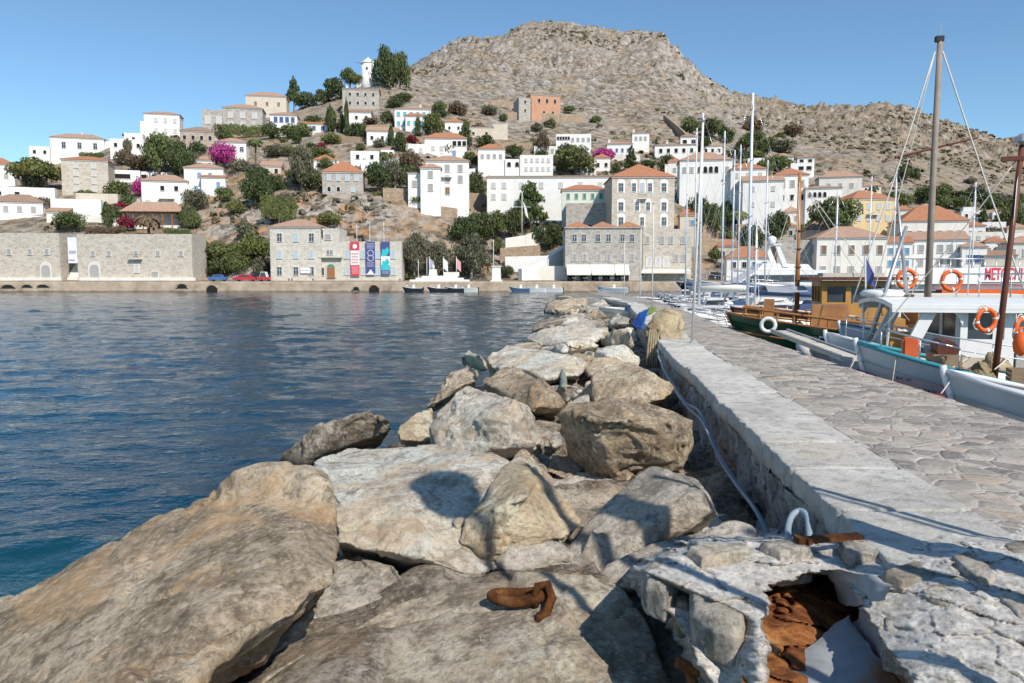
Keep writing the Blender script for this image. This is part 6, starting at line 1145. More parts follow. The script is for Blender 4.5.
def small_ring():
    c = hit(575, 348); t = tag(MB().torus((0, 0, .05), .17, .022, 22, 6, 'z').build('iron_ring', M['rust'], None, True), 'rusty iron ring lying on the pale slab in the middle distance', 'iron ring'); t.location = c; t.rotation_euler = (.25, .1, 0)
    c = hit(492, 350)
small_ring()
# ------------------------------------------------------------------ hoses along the wall
M['hose'] = paint('blue_grey_hose', (.27, .33, .39), .15, 6, .45)
def smooth_pts(P_, n=8):
    out = []
    for i in range(len(P_) - 1):
        p0, p1, p2, p3 = P_[max(i - 1, 0)], P_[i], P_[i + 1], P_[min(i + 2, len(P_) - 1)]
        for k in range(n):
            t = k / n; out.append(.5 * ((2 * p1) + (p2 - p0) * t + (2 * p0 - 5 * p1 + 4 * p2 - p3) * t * t + (3 * p1 - p0 - 3 * p2 + p3) * t ** 3))
    return out + [P_[-1]]
H1 = [on_wall(x, y, -.09 - .02 * (i % 2)) for i, (x, y) in enumerate(((657, 350), (666, 372), (676, 388), (686, 403), (698, 410), (706, 425), (716, 448), (728, 470), (745, 495), (762, 520), (772, 545)))]
H2 = [on_wall(x, y, -.14 - .03 * (i % 3)) for i, (x, y) in enumerate(((658, 356), (668, 378), (679, 396), (688, 408), (701, 420), (711, 440), (721, 462), (737, 486), (754, 508), (768, 535)))]
tag(MB().tube(smooth_pts(H1), .021, 8).build('hose', M['hose'], None, True), 'upper blue-grey hose running along the foot of the pier wall', 'hose'); tag(MB().tube(smooth_pts(H2), .017, 8).build('hose', M['hose'], None, True), 'lower thin hose beside it along the pier wall', 'hose')
HL = [G(790, 552, 1.3), G(788, 530, 1.35), G(792, 516, 1.42), G(800, 511, 1.45), G(807, 516, 1.44), G(809, 530, 1.38), G(810, 548, 1.3)]
tag(MB().tube(smooth_pts(HL), .024, 9).build('hose_loop', M['hose'], None, True), 'short loop of blue-grey pipe behind the broken masonry', 'hose')
# ------------------------------------------------------------------ net heap and tarpaulin on the wall
def netmat(name, c):
    a = N(name); v = a.coord(); n = a.noise(v, 3, 8, .7); e = a.vor(v, 26, 'DISTANCE_TO_EDGE'); col = a.ramp(n, [(.3, sc(c, .55)), (.5, c), (.7, sc(c, 1.2))]); col = a.mix(a.ramp(e, [(.03, 0.), (.2, .4)]), col, sc(c, .4)); return a.out(col, .95, a.bump(a.math('ADD', e, n), .8, .05), 0, .1)
M['net'] = netmat('fishing_net', (.52, .42, .27)); M['net2'] = netmat('hanging_net', (.34, .26, .15)); M['darkblue'] = paint('dark_blue_cloth', (.02, .04, .12), .2, 4, .8); M['tarp'] = paint('blue_tarpaulin', (.025, .15, .52), .2, 4, .5, bump=.02)
def nets():
    c = G(668, 338, PZ); t = thing('fishing_net', 'heap of beige fishing net spilling over the pier edge', 'fishing net', c); Y = c.y
    r = rock(None, None, M['net'], world=[P(645, 333, Y + .5), P(652, 313, Y + .4), P(667, 305, Y + .3), P(682, 310, Y + .3), P(688, 325, Y), P(682, 341, Y - .3), P(660, 345, Y - .4), P(650, 340, Y - .2), P(664, 312, Y + 1.5), P(678, 316, Y + 1.3), P(652, 325, Y + 1.2)], amp=.8, name='heap', vox=.04, ledge=.2); r.parent = t; r.location = Vector(r.location) - c
    r2 = rock(None, None, M['net2'], world=[P(645, 326, Y), P(655, 316, Y + .2), P(661, 330, Y - .4), P(659, 345, Y - .6), P(655, 366, Y - 1.0), P(647, 366, Y - .9), P(644, 345, Y - .4), P(650, 340, Y + .5)], amp=1.2, name='hanging_part', vox=.035, ledge=.2); r2.parent = t; r2.location = Vector(r2.location) - c
    for o in (r, r2):
        for k in ('label', 'category', 'group'):
            if k in o: del o[k]
    ROCKS.pop(); ROCKS.pop()
    for k in range(5): MB().tube([P(650 + k * 2, 330, Y - .35) - c, P(648 + k * 2.4, 345, Y - .8) - c, P(647 + k * 2.6, 368, Y - 1.05) - c], .03, 5).build('net_fold', M['net'], t, True)
    r = rock('crumpled blue tarpaulin hanging beside the net heap', None, M['tarp'], world=[P(631, 323, Y + 2.2), P(638, 312, Y + 2), P(650, 307, Y + 1.6), P(646, 322, Y + 1.2), P(643, 332, Y + 1.), P(636, 330, Y + 1.6), P(633, 327, Y + 2), P(646, 314, Y + 2.6)], amp=.6, name='tarpaulin', cat='tarpaulin', vox=.035, ledge=.2); ROCKS.pop()
    o = rock('small dark blue bundle by the wall beyond the net', None, M['darkblue'], world=[P(625, 306, 34), P(631, 304, 34), P(630, 313, 33), P(624, 312, 33), P(628, 306, 35)], name='bundle', cat='bundle', vox=.06); ROCKS.pop()
    g = rock('yellow-green net bundle behind the blue tarpaulin', None, netmat('green_net', (.30, .36, .10)), world=[P(636, 316, Y + 3), P(643, 309, Y + 3), P(655, 306, Y + 2.8), P(660, 311, Y + 2.6), P(648, 318, Y + 2.4), P(650, 308, Y + 3.5)], name='net_bundle', cat='fishing net', vox=.05); ROCKS.pop()
nets()
# ------------------------------------------------------------------ slim white lamp posts along the pier
def lamp_post(x, y, hgt, label, lean=0.):
    t = thing('lamp_post', label, 'lamp post', (x, y, PZ), 0, 'slim white lamp posts along the pier'); MB().tube([(0, 0, 0), (lean * .5, 0, hgt * .5), (lean, 0, hgt)], .035, 8, .026).build('pole', M['white3'], t, True); MB().lathe([(.07, 0), (.07, .02), (.04, .05)], 10).build('base_plate', M['metal'], t)
    MB().lathe([(.028, 0), (.045, .03), (.045, .09), (.02, .11)], 10, (lean, 0, hgt)).build('lamp', M['metal'], t, True); return t
p = G(692, 343, PZ); lamp_post(p.x, p.y, 5.3, 'slim white lamp post beside the net heap, nearest of the row', .16)
p = G(652, 308, PZ); lamp_post(p.x, p.y, 5.4, 'slim white lamp post before the three-gabled building, second of the row')
p = G(640, 303.5, PZ); lamp_post(p.x, p.y, 4.6, 'slim white lamp post far along the pier, third of the row'); p = G(624, 301, PZ); lamp_post(p.x, p.y, 4.2, 'slim white lamp post at the far end of the pier')
# the post and the light beacon standing behind the photographer: their shadows fall on the pier and the boulders
def back(px, py, dist, pt=None): q = pt or hit(px, py); return q - SD * dist
# ------------------------------------------------------------------ boats
M['hull_white'] = paint('white_hull_paint', (.66, .68, .70), .06, 1.2, .35, .25, spec=.5); M['hull_grey'] = paint('grey_white_hull_paint', (.50, .54, .58), .07, 1.2, .35, .3, spec=.5); M['hull_shaded'] = paint('shaded_white_hull_paint', (.46, .50, .53), .08, 1.2, .35, .4, spec=.5); M['hull_green'] = paint('dark_green_hull_paint', (.008, .075, .038), .15, 1.2, .3, .1, spec=.5); M['hull_blue'] = paint('blue_hull_paint', (.08, .15, .27), .12, 1.2, .35, spec=.5); M['hull_dark'] = paint('dark_hull_paint', (.03, .035, .045), .2, 1.2, .4, spec=.4)  # blue-grey hull tone has the shade on the pale hulls mixed into its colour
M['teal'] = paint('teal_rail_paint', (.05, .29, .35), .12, 3, .5); M['redpaint'] = paint('red_stripe_paint', (.36, .04, .05), .15, 3, .5); M['varnish'] = paint('varnished_wood', (.38, .17, .06), .3, 3, .35, spec=.5); M['wood'] = paint('weathered_wood', (.34, .24, .15), .25, 3, .8, .3); M['ochrewood'] = paint('ochre_cabin_wood', (.52, .27, .07), .2, 2, .45, spec=.4); M['gel'] = paint('white_gelcoat', (.79, .78, .76), .06, 2.2, .35, .3, spec=.5)
M['oldwood'] = paint('bleached_mast_wood', (.30, .245, .20), .2, 3, .8, .3); M['deck'] = paint('pale_deck', (.58, .53, .45), .12, 2, .8, .3); M['orange_buoy'] = paint('orange_buoy', (.74, .13, .025), .1, 4, .55); M['redbrown'] = paint('red_brown_steel', (.13, .045, .028), .25, 3, .6); M['cover'] = paint('blue_boat_cover', (.07, .11, .22), .15, 3, .8); M['covergrey'] = paint('grey_boat_cover', (.34, .36, .38), .12, 3, .8); M['steel'] = paint('stainless_rail', (.62, .63, .65), .05, 4, .25, metal=.7); M['rubber_grey'] = paint('grey_inflatable', (.42, .43, .45), .1, 3, .6); M['orangered'] = paint('orange_red_paint', (.62, .13, .04), .2, 3, .6)
def half_beam(t, B, stern):
    e = 1 - abs(2 * t - 1) ** 2.4 if (t < .5 or stern == 'point') else 1 - .25 * (2 * t - 1) ** 2.2
    return B / 2 * max(0., e) ** .62
def hull_parts(t, L, B, zb, zm, zs, m, deckm='deck', stern='point', draft=.5, rail='teal', stripe=None, rake=.5, bulwark=.28, nS=26, nP=9):
    def zsh(s): return zm + (zb - zm) * max(0, 1 - 2 * s) ** 1.8 + (zs - zm) * max(0, 2 * s - 1) ** 2
    def pt(s, j, side, out=0.):
        q = j / (nP - 1); z = -draft + (zsh(s) + draft) * q; b = half_beam(s, B, stern) * (.10 + .90 * q ** .55) * (1 if q > 0 else 0.0) * (.80 + .20 * q); x = s * L - rake * (q ** 1.5) * (1 - s) ** 5 + (0.3 * q * s ** 6 if stern == 'point' else 0)
        return Vector((x, side * (b + out), z))
    V_, F_ = [], []; S = [i / (nS - 1) for i in range(nS)]
    for side in (-1, 1):
        o = len(V_)
        for s in S: V_ += [pt(s, j, side) for j in range(nP)]
        for i in range(nS - 1):
            for j in range(nP - 1): F_.append((o + i * nP + j, o + (i + 1) * nP + j, o + (i + 1) * nP + j + 1, o + i * nP + j + 1))
    if stern != 'point':
        a = [(nS - 1) * nP + j for j in range(nP)]; b = [nS * nP + (nS - 1) * nP + j for j in range(nP)]; F_.append(tuple(a + b[::-1]))
    mb = MB(); mb.add(V_, F_); h = mb.build('hull', M[m], t, True)
    dk = MB(); dv = []; qd = lambda s: nP - 1
    for s in S: e = pt(s, nP - 1, 1); b = max(0, e.y - .05); dv += [(e.x, -b, e.z - bulwark), (e.x, 0, e.z - bulwark + .05), (e.x, b, e.z - bulwark)]
    dk.add(dv, [(i * 3 + k, (i + 1) * 3 + k, (i + 1) * 3 + k + 1, i * 3 + k + 1) for i in range(nS - 1) for k in (0, 1)]); dk.build('deck', M[deckm], t)
    r = MB()
    for side in (-1, 1): r.tube([pt(s, nP - 1, side) + Vector((0, 0, .02)) for s in S], .04, 6)
    r.build('gunwale', M[rail], t, True)
    if stripe:
        r = MB()
        for side in (-1, 1): r.tube([pt(s, nP - 1, side, .012) * 1 + Vector((0, 0, -.38 - .1 * (1 - s))) - Vector((0, side * half_beam(s, B, stern) * .045, 0)) for s in S], .028, 5)
        r.build('rubbing_strake', M[stripe], t, True)
    st = MB().tube([pt(0, j, 1) + Vector((-.03, 0, 0)) for j in range(nP)] + [pt(0, nP - 1, 1) + Vector((-.04, 0, .10))], .045, 6); st.build('stem_post', M['hull_white' if m.startswith('hull_w') or m in ('hull_grey', 'hull_shaded') else rail], t, True)
    return pt, zsh
def boat(name, label, cat, bow, ang, **k):
    t = thing(name, label, cat, (bow[0], bow[1], 0), math.radians(ang), k.pop('group', 'boats moored in the harbour')); pt, zs = hull_parts(t, **k); return t, pt, zs
def lifebuoy(loc, rz, label, R=.33, tilt=0.):
    t = thing('lifebuoy', label, 'lifebuoy', loc, rz, 'orange lifebuoys on the boats'); t.rotation_euler = (tilt, 0, rz); MB().torus((0, 0, 0), R, R * .22, 30, 10).build('ring', M['orange_buoy'], t, True)
    for k in range(4): MB().torus((0, 0, 0), R, R * .235, 4, 10, 'y', k * PI / 2 + .1, k * PI / 2 + .28).build('band', M['banner_white'], t, True)
    r = MB(); pts = [Vector(((R * 1.27 + .03 * math.sin(4 * a)) * math.cos(a), 0, (R * 1.27 + .03 * math.sin(4 * a)) * math.sin(a))) for a in [2 * PI * i / 32 for i in range(33)]]; r.tube(pts, .012, 4, caps=False); r.build('grab_line', M['rope'], t, True); return t
def stay(t, a, b, r=.012, m='rope', name='stay', n=1):
    pts = [Vector(a).lerp(Vector(b), i / 6) - Vector((0, 0, .015 * (Vector(b) - Vector(a)).length * math.sin(PI * i / 6))) for i in range(7)]; MB().tube(pts, r, 4).build(name, M[m], t, True)
def crate(t, x, y, z, s=(.5, .36, .28), m='wood', rz=0.):
    mb = MB(); 
    for k in range(4):
        zz = z + s[2] * (k + .5) / 4
        for sx in (-1, 1): mb.box((x + sx * s[0] / 2, y, zz), (.02, s[1], s[2] / 4 * .8)); mb.box((x, y + sx * s[1] / 2, zz), (s[0], .02, s[2] / 4 * .8))
    mb.box((x, y, z + .02), (s[0], s[1], .02)); return mb.build('crate', M[m], t)
def textobj(s, size, m, loc, rot, parent=None, name='lettering', off=0.0, width=None):
    cu = bpy.data.curves.new('txt', 'FONT'); cu.body = s; cu.size = size; cu.extrude = .004; cu.offset = off; cu.align_x = 'CENTER'; cu.align_y = 'CENTER'; o = bpy.data.objects.new('txt', cu); COL.objects.link(o); dg = bpy.context.evaluated_depsgraph_get(); me = bpy.data.meshes.new_from_object(o.evaluated_get(dg)); bpy.data.objects.remove(o); me.name = name; me.materials.clear()
    if width:
        xs = [v.co.x for v in me.vertices]; k = width / (max(xs) - min(xs))
        for v in me.vertices: v.co.x *= k
    q = link(name, me, m, parent); q.location = loc; q.rotation_euler = rot; return q
def netpile(t, x, y, z, r, m='net', seed=0, nm='net_pile'):
    rr = random.Random(seed); pts = [Vector((x + r * math.cos(a) * rr.uniform(.7, 1.1), y + r * math.sin(a) * rr.uniform(.7, 1.1), z)) for a in [k * .9 for k in range(7)]] + [Vector((x + r * .5 * rr.uniform(-1, 1), y + r * .5 * rr.uniform(-1, 1), z + r * rr.uniform(.6, .95))) for k in range(4)]
    o = rock(None, None, M[m], world=pts, name=nm, vox=max(.02, r * .08), amp=1.6, seed=seed + 300, ledge=.2, parent=t); ROCKS.pop()
    for k in ('label', 'category', 'group'):
        if k in o: del o[k]
    return o
# ---- the near white caique with the teal rail, and the white canopy boat behind it
def caique_teal():
    t, pt, zs = boat('fishing_boat', 'white wooden fishing boat with teal rail and thin red stripe beside the pier', 'boat', (6.62, 13.3), -22, L=9.2, B=3.0, zb=2.03, zm=1.22, zs=1.6, m='hull_shaded', stripe='redpaint', rail='teal')
    wi = MB().tube([(.85, -.45, 2.0), (.85, .45, 2.0)], .16, 12); wi.build('winch_drum', M['redbrown'], t); MB().box((.85, 0, 1.75), (.42, 1.0, .34)).build('winch_bed', M['wood'], t); MB().box((.33, 0, 1.98), (.24, .34, .36)).build('orange_box', M['orangered'], t, bevel=.03)
    for i, (x, y, m, r_) in enumerate(((1.3, -.5, 'net2', .34), (1.75, .4, 'net', .46), (2.35, -.75, 'net', .4), (2.9, .2, 'net', .5), (.95, .5, 'net', .32), (1.0, -.75, 'net', .30), (2.6, -1.0, 'net2', .34), (3.3, -.9, 'net', .4))): netpile(t, x, y, 1.55, r_, m, i)
    crate(t, 1.9, -.85, 1.5, m='wood'); crate(t, 1.45, .65, 1.5, m='cream'); crate(t, 2.75, -.95, 1.35, m='ochrewood', s=(.42, .3, .22)); crate(t, 1.55, -.9, 1.2, s=(.3, .3, .3), m='deck'); crate(t, 2.3, .9, 1.15, m='deck'); MB().box((3.6, .2, 1.45), (1.2, 1.2, .7)).build('hatch', M['gel'], t)
    netpile(t, 2.05, -.5, 1.55, .3, 'cover', 9, 'dark_net_pile')
    r = MB(); pts = [pt(s, 8, -1) + Vector((0, .05, .38)) for s in (.03, .08, .13)]; r.tube(pts, .016, 6); [r.tube([p, p - Vector((0, 0, .38))], .014, 5) for p in pts]; r.build('bow_rail', M['steel'], t, True)
    o = pt(.085, 7, -1) + Vector((0, -.06, -.20)); textobj('ΑΙΕΜΙ', .13, 'hull_dark', o, (PI / 2, 0, -.62), t, 'name_lettering'); o = pt(.055, 7, -1) + Vector((0, -.055, -.08)); textobj('Ν.Υ. 247', .08, 'hull_dark', o, (PI / 2, 0, -.75), t, 'number_lettering')
    hb = pt(.065, 5, -1) + Vector((.02, -.04, 0)); q = MB().prism([(-.09, .05), (0, -.08), (.09, .05), (.05, .09), (0, .05), (-.05, .09)], -.03, .03).build('heart_emblem', M['redpaint'], t, loc=hb); q.rotation_euler = (0, 0, -.55)
    stay(t, (-.45, 0, 1.95), (-.62, -.35, 1.62), .010, 'rope', 'mooring_rope')
    for s in (.05, .14): p = pt(s, 8, -1); stay(t, p, p + Vector((-.12, -.15, -1.1)), .010, 'rope', 'hanging_rope')
    for k in range(3): stay(t, (.3 + k * .6, -.6, 1.72), (.9 + k * .6, .6, 1.85 + .1 * k), .014, 'rope', 'rope')
    MB().tube([(1.55, -.25, 1.2), (1.66, -.2, 3.0), (1.80, -.15, 5.35)], .055, 10, .042).build('slanted_mast', M['redbrown'], t, True); MB().box((1.80, -.15, 5.12), (.55, .1, .07)).build('crosstree', M['redbrown'], t); MB().lathe([(.05, 0), (.13, .05), (.13, .12), (.05, .18)], 10, (1.81, -.15, 5.33)).build('mast_lamp', M['metal'], t)
    f = MB().add([(1.76, -.2, 4.85), (1.70, -.42, 4.7), (1.68, -.44, 4.0), (1.74, -.2, 4.2)], [(0, 1, 2, 3)]).build('flag', M['banner_white'], t)
    for k in range(3): MB().add([(1.75, -.21, 4.80 - k * .2), (1.695, -.42, 4.65 - k * .2), (1.69, -.42, 4.56 - k * .2), (1.745, -.21, 4.71 - k * .2)], [(0, 1, 2, 3)]).build('flag_stripe', M['b_navy'], f, loc=(-.012, -.012, 0))
    stay(t, (1.8, -.15, 5.2), (-.3, 0, 2.05), .010, 'rope')
caique_teal()
def canopy_boat():
    t, pt, zs = boat('canopy_boat', 'white cabin boat with long white canopy roof and arched side panels', 'boat', (7.75, 17.4), -10, L=8.5, B=3.0, zb=1.9, zm=1.2, zs=1.5, m='hull_white', rail='gel')
    mb = MB(); n = 14; prof = [(-1.3 + 2.6 * k / n, 2.64 + .12 * math.cos((-1 + 2 * k / n) * PI / 2)) for k in range(n + 1)]; mb.prism(prof + [(y, z - .10) for y, z in prof[::-1]], .5, 3.5); mb.v = [(y, x, z) for x, y, z in mb.v]; mb.build('canopy_roof', M['gel'], t)
    for y in (-1.27, 1.27): MB().box((2.0, y, 2.56), (2.98, .05, .18)).build('canopy_edge', M['gel'], t)
    w = MB(); x0, x1, hw, z0, z1 = 1.95, 3.0, 1.0, 1.0, 2.56
    for sy in (-1, 1):
        w.box(((x0 + x1) / 2, sy * hw, (z0 + 1.9) / 2), (x1 - x0, .06, 1.9 - z0)); w.box(((x0 + x1) / 2, sy * hw, 2.56), (x1 - x0, .06, .14)); [w.box((x, sy * hw, 2.2), (.14, .06, .6)) for x in (x0 + .07, x1 - .35)]; w.box((x1 - .1, sy * hw, 2.2), (.2, .06, .6))
    for x in (x0, x1): w.box((x, 0, (z0 + 1.9) / 2), (.06, 2 * hw - .06, 1.9 - z0)); w.box((x, 0, 2.56), (.06, 2 * hw - .06, .14)); [w.box((x, y, 2.2), (.06, .14, .6)) for y in (-.9, 0, .9)]
    wh = w.build('wheelhouse', M['gel'], t)
    for sy in (-1, 1): MB().box((2.35, sy * .98, 2.2), (.62, .015, .58)).build('window', M['glass'], wh)
    for y in (-.45, .45): MB().box((x0, y, 2.2), (.015, .78, .58)).build('window', M['glass'], wh)
    MB().box((3.2, -1.0, 1.7), (.3, .08, 1.6)).build('dark_door', M['shut_grey'], t)
    for sy in (-1, 1):
        MB().prism([(.55, 1.1), (.80, 1.1), (1.5, 2.62), (1.22, 2.62)], sy * 1.12 - .04, sy * 1.12 + .04).build('canopy_strut', M['gel'], t); MB().tube([(3.35, sy * 1.1, 1.1), (3.4, sy * 1.15, 2.6)], .03).build('post', M['steel'], t); MB().tube([(.55, sy * .8, 1.4), (.55, sy * 1.1, 2.6)], .025).build('post', M['gel'], t)
        pts = [(1.2 + .75 * k / 8, 2.6 - .42 * (2 * k / 8 - 1) ** 2) for k in range(9)]; MB().prism(pts + [(1.95, 2.64), (1.2, 2.64)], sy * 1.12 - .03, sy * 1.12 + .03).build('arched_panel', M['gel'], t)
        pts = [(.56 + .62 * k / 8, 2.6 - .30 * (2 * k / 8 - 1) ** 2) for k in range(9)]; MB().prism(pts + [(1.18, 2.64), (.56, 2.64)], sy * 1.12 - .03, sy * 1.12 + .03).build('arched_panel', M['gel'], t)
    MB().lathe([(.3, 0), (.44, .03), (.48, .10), (.40, .17), (.1, .2)], 16, (.75, .3, 2.74)).build('life_raft', M['gel'], t, True); MB().tube([(.3, -.3, 1.6), (1.15, .1, 4.35)], .055, 8, .04).build('boom_pole', M['metal'], t, True); MB().tube([(1.25, .2, 2.8), (1.0, .3, 4.9)], .05, 8, .03).build('boom_pole', M['metal'], t, True); MB().tube([(2.6, .4, 2.8), (2.6, .4, 4.1)], .015).build('antenna', M['steel'], t)
    fp = MB().tube([(.45, .5, 2.8), (.40, .5, 3.7)], .018).build('flag_staff', M['alu'], t); MB().add([(.43, .5, 3.65), (.60, .48, 3.3), (.66, .5, 2.95), (.45, .5, 3.1)], [(0, 1, 2, 3)]).build('flag', M['b_navy'], fp)
    r = MB(); pp = [pt(s, 8, -1) + Vector((0, .05, .5)) for s in (.03, .1, .2, .3, .4, .5)]; r.tube(pp, .016, 5); r.tube([p - Vector((0, 0, .25)) for p in pp], .012, 5); [r.tube([p, p - Vector((0, 0, .5))], .014, 4) for p in pp]; r.build('guard_rail', M['steel'], t, True)
    MB().box((.9, -.5, 1.75), (.5, .5, .5)).build('deck_box', M['ochrewood'], t)
canopy_boat()
def caique_grey():
    t, pt, zs = boat('fishing_boat', 'grey-white fishing boat bow cut by the right picture edge', 'boat', (6.52, 10.35), -20, L=8.2, B=2.8, zb=1.88, zm=1.12, zs=1.5, m='hull_shaded', rail='hull_white', stripe='hull_white')
    for i, (x, y, r_, m) in enumerate(((.55, 0, .3, 'net2'), (1.0, -.4, .38, 'net'), (1.5, .35, .42, 'net'), (1.6, -.6, .3, 'net2'), (2.1, 0, .5, 'net'), (.85, -.55, .28, 'net'), (1.25, .7, .34, 'net2'), (2.2, -.85, .36, 'net'))): netpile(t, x, y, 1.5, r_, m, 20 + i)
    crate(t, .95, .45, 1.5, m='deck'); crate(t, 1.35, -.75, 1.45, s=(.4, .3, .25), m='wood')
    MB().box((2.6, 0, 1.3), (1.1, 1.0, .5)).build('hatch', M['gel'], t)
    stay(t, (-.4, 0, 1.85), (-.6, -.3, 1.62), .010, 'rope', 'mooring_rope'); 
    p = pt(.12, 8, -1); stay(t, p, (p.x - .5, p.y - .3, 1.0), .012, 'rope', 'hanging_rope')
    for k in range(4): stay(t, (.3 + k * .5, -.5, 1.62), (.9 + k * .5, .6, 1.75 + .1 * k), .014, 'rope', 'rope')
    MB().lathe([(.02, 0), (.12, .05), (.15, .2), (.1, .34), (.04, .38)], 12, (1.75, -.15, 1.5)).build('orange_float', M['orange_buoy'], t, True)
caique_grey()
def caique_green():
    t, pt, zs = boat('wooden_boat', 'dark green wooden boat with varnished rails and brown deck houses', 'boat', (7.75, 24.0), -20, L=13, B=4.2, zb=2.05, zm=1.45, zs=1.9, m='hull_green', rail='varnish', deckm='wood', rake=.9, stripe='varnish')
    for sy in (-1, 1):
        sb = MB().tube([pt(s, 8, sy) + Vector((0, 0, .3)) for s in [.03 + .3 * k / 10 for k in range(11)]], .045, 6); [sb.tube([pt(s, 8, sy), pt(s, 8, sy) + Vector((0, 0, .3))], .03, 5) for s in [.03 + .3 * k / 10 for k in range(11)]]; sb.build('rail', M['varnish'], t)
    MB().box((.35, 0, 2.25), (.3, .35, .55)).build('bow_post', M['varnish'], t); MB().box((2.1, 0, 2.0), (1.1, 1.1, .75), 0, None, .9).build('hatch_house', M['varnish'], t); MB().box((3.5, 0, 1.75), (1.2, 1.6, .5)).build('deck_house', M['ochrewood'], t)
    for i, (x, y, m_) in enumerate(((1.2, .4, 'net'), (3.0, -1.0, 'net'), (4.0, -1.3, 'canvas'))): netpile(t, x, y, 1.5, .45, m_, 40 + i, 'folded_canvas')
    MB().lathe([(.02, 0), (.2, .05), (.25, .35), (.15, .6), (.05, .66)], 12, pt(.14, 8, -1) + Vector((0, -.25, -.9))).build('fender', M['gel'], t, True); MB().torus(pt(.075, 8, -1) + Vector((0, -.12, -.12)), .2, .06, 18, 6).build('ring_fender', M['gel'], t, True)
caique_green()
def brown_boat():
    t, pt, zs = boat('wooden_boat', 'varnished brown wooden boat with ochre wheelhouse and bare brown mast', 'boat', (9.5, 29.6), -14, L=12, B=4., zb=2.0, zm=1.5, zs=1.8, m='varnish', rail='redbrown', deckm='wood', rake=.9)
    m = MB().tube([(1.55, .4, 1.4), (1.5, .4, 7.2)], .10, 10, .065).build('mast', M['varnish'], t, True)
    for z in (3.1, 3.6, 4.3, 5.0): MB().torus((1.53, .4, z), .11, .03, 12, 5, 'z').build('mast_band', M['redbrown'], m)
    for a in ((.1, 0, 2.2), (5, 1.9, 1.7), (5, -1.9, 1.7), (1.2, -1.4, 1.9)): stay(t, (1.5, .4, 7.0), a, .014, 'rope')
    w = MB(); x0, x1, hw = 2.2, 4.5, 1.25
    for sy in (-1, 1):
        w.box(((x0 + x1) / 2, sy * hw, 1.85), (x1 - x0, .07, .9)); w.box(((x0 + x1) / 2, sy * hw, 2.98), (x1 - x0, .07, .2)); [w.box((x, sy * hw, 2.6), (.18, .07, .6)) for x in (x0 + .09, x0 + .9, x0 + 1.7, x1 - .09)]
    for x in (x0, x1): w.box((x, 0, 1.85), (.07, 2 * hw - .07, .9)); w.box((x, 0, 2.98), (.07, 2 * hw - .07, .2)); [w.box((x, y, 2.6), (.07, .18, .6)) for y in (-1.12, -.35, .35, 1.12)]
    wh = w.build('wheelhouse', M['ochrewood'], t); MB().box(((x0 + x1) / 2, 0, 3.16), (x1 - x0 + 1.0, 2 * hw + .7, .12)).build('wheelhouse_roof', M['redbrown'], wh); MB().box(((x0 + x1) / 2, 0, 3.30), (x1 - x0 - .2, 1.4, .14)).build('roof_rack', M['deck'], wh)
    for sy in (-1, 1): MB().box(((x0 + x1) / 2, sy * (hw - .06), 2.6), (x1 - x0 - .3, .02, .58)).build('window', M['glass'], wh)
    MB().box((x0 + .05, 0, 2.6), (.02, 2.0, .58)).build('window', M['glass'], wh); MB().box((7.2, 0, 2.0), (3.5, 2.4, 1.0)).build('aft_cabin', M['ochrewood'], t); MB().box((7.2, 0, 2.55), (3.9, 2.8, .1)).build('aft_roof', M['canvas'], t)
    aw = MB(); 
    for k in range(9): 
        y = -1.5 + 3 * k / 8; 
    aw.add([(x, y, 2.95 - .18 * ((y / 1.5) ** 2) - .1 * math.sin(PI * (x + .2) / 2.4)) for x in (.3, .9, 1.7) for y in (-1.6, -.8, 0, .8, 1.6)], [(i * 5 + k, i * 5 + k + 1, (i + 1) * 5 + k + 1, (i + 1) * 5 + k) for i in range(2) for k in range(4)]); aw.build('awning', M['covergrey'], t, True)
brown_boat()
def gangplank():
    a, b = P(779, 333, 20.6), P(852, 361, 15.0); t = thing('gangplank', 'long pale gangplank leaning from the green boat over the water', 'gangplank', a); d = b - a; n = Vector((-d.y, d.x, 0)).normalized() * .22
    MB().add([-n, n, d + n, d - n, -n + Vector((0, 0, .07)), n + Vector((0, 0, .07)), d + n + Vector((0, 0, .07)), d - n + Vector((0, 0, .07))], [(0, 3, 2, 1), (4, 5, 6, 7), (0, 1, 5, 4), (1, 2, 6, 5), (2, 3, 7, 6), (3, 0, 4, 7)]).build('plank', M['deck'], t)
    r = MB(); [r.tube([n * s + d * f + Vector((0, 0, .06)), n * s + d * f + Vector((0, 0, .1))], .02) for s in (-1, 1) for f in (0, 1)]; [r.tube([n * s + Vector((0, 0, .1)), n * s + d + Vector((0, 0, .1))], .025) for s in (-1, 1)]; r.build('side_rails', M['steel'], t); MB().tube([d + Vector((0, 0, 0)), d + Vector((0, 0, -1.1))], .02).build('leg', M['steel'], t)
gangplank()
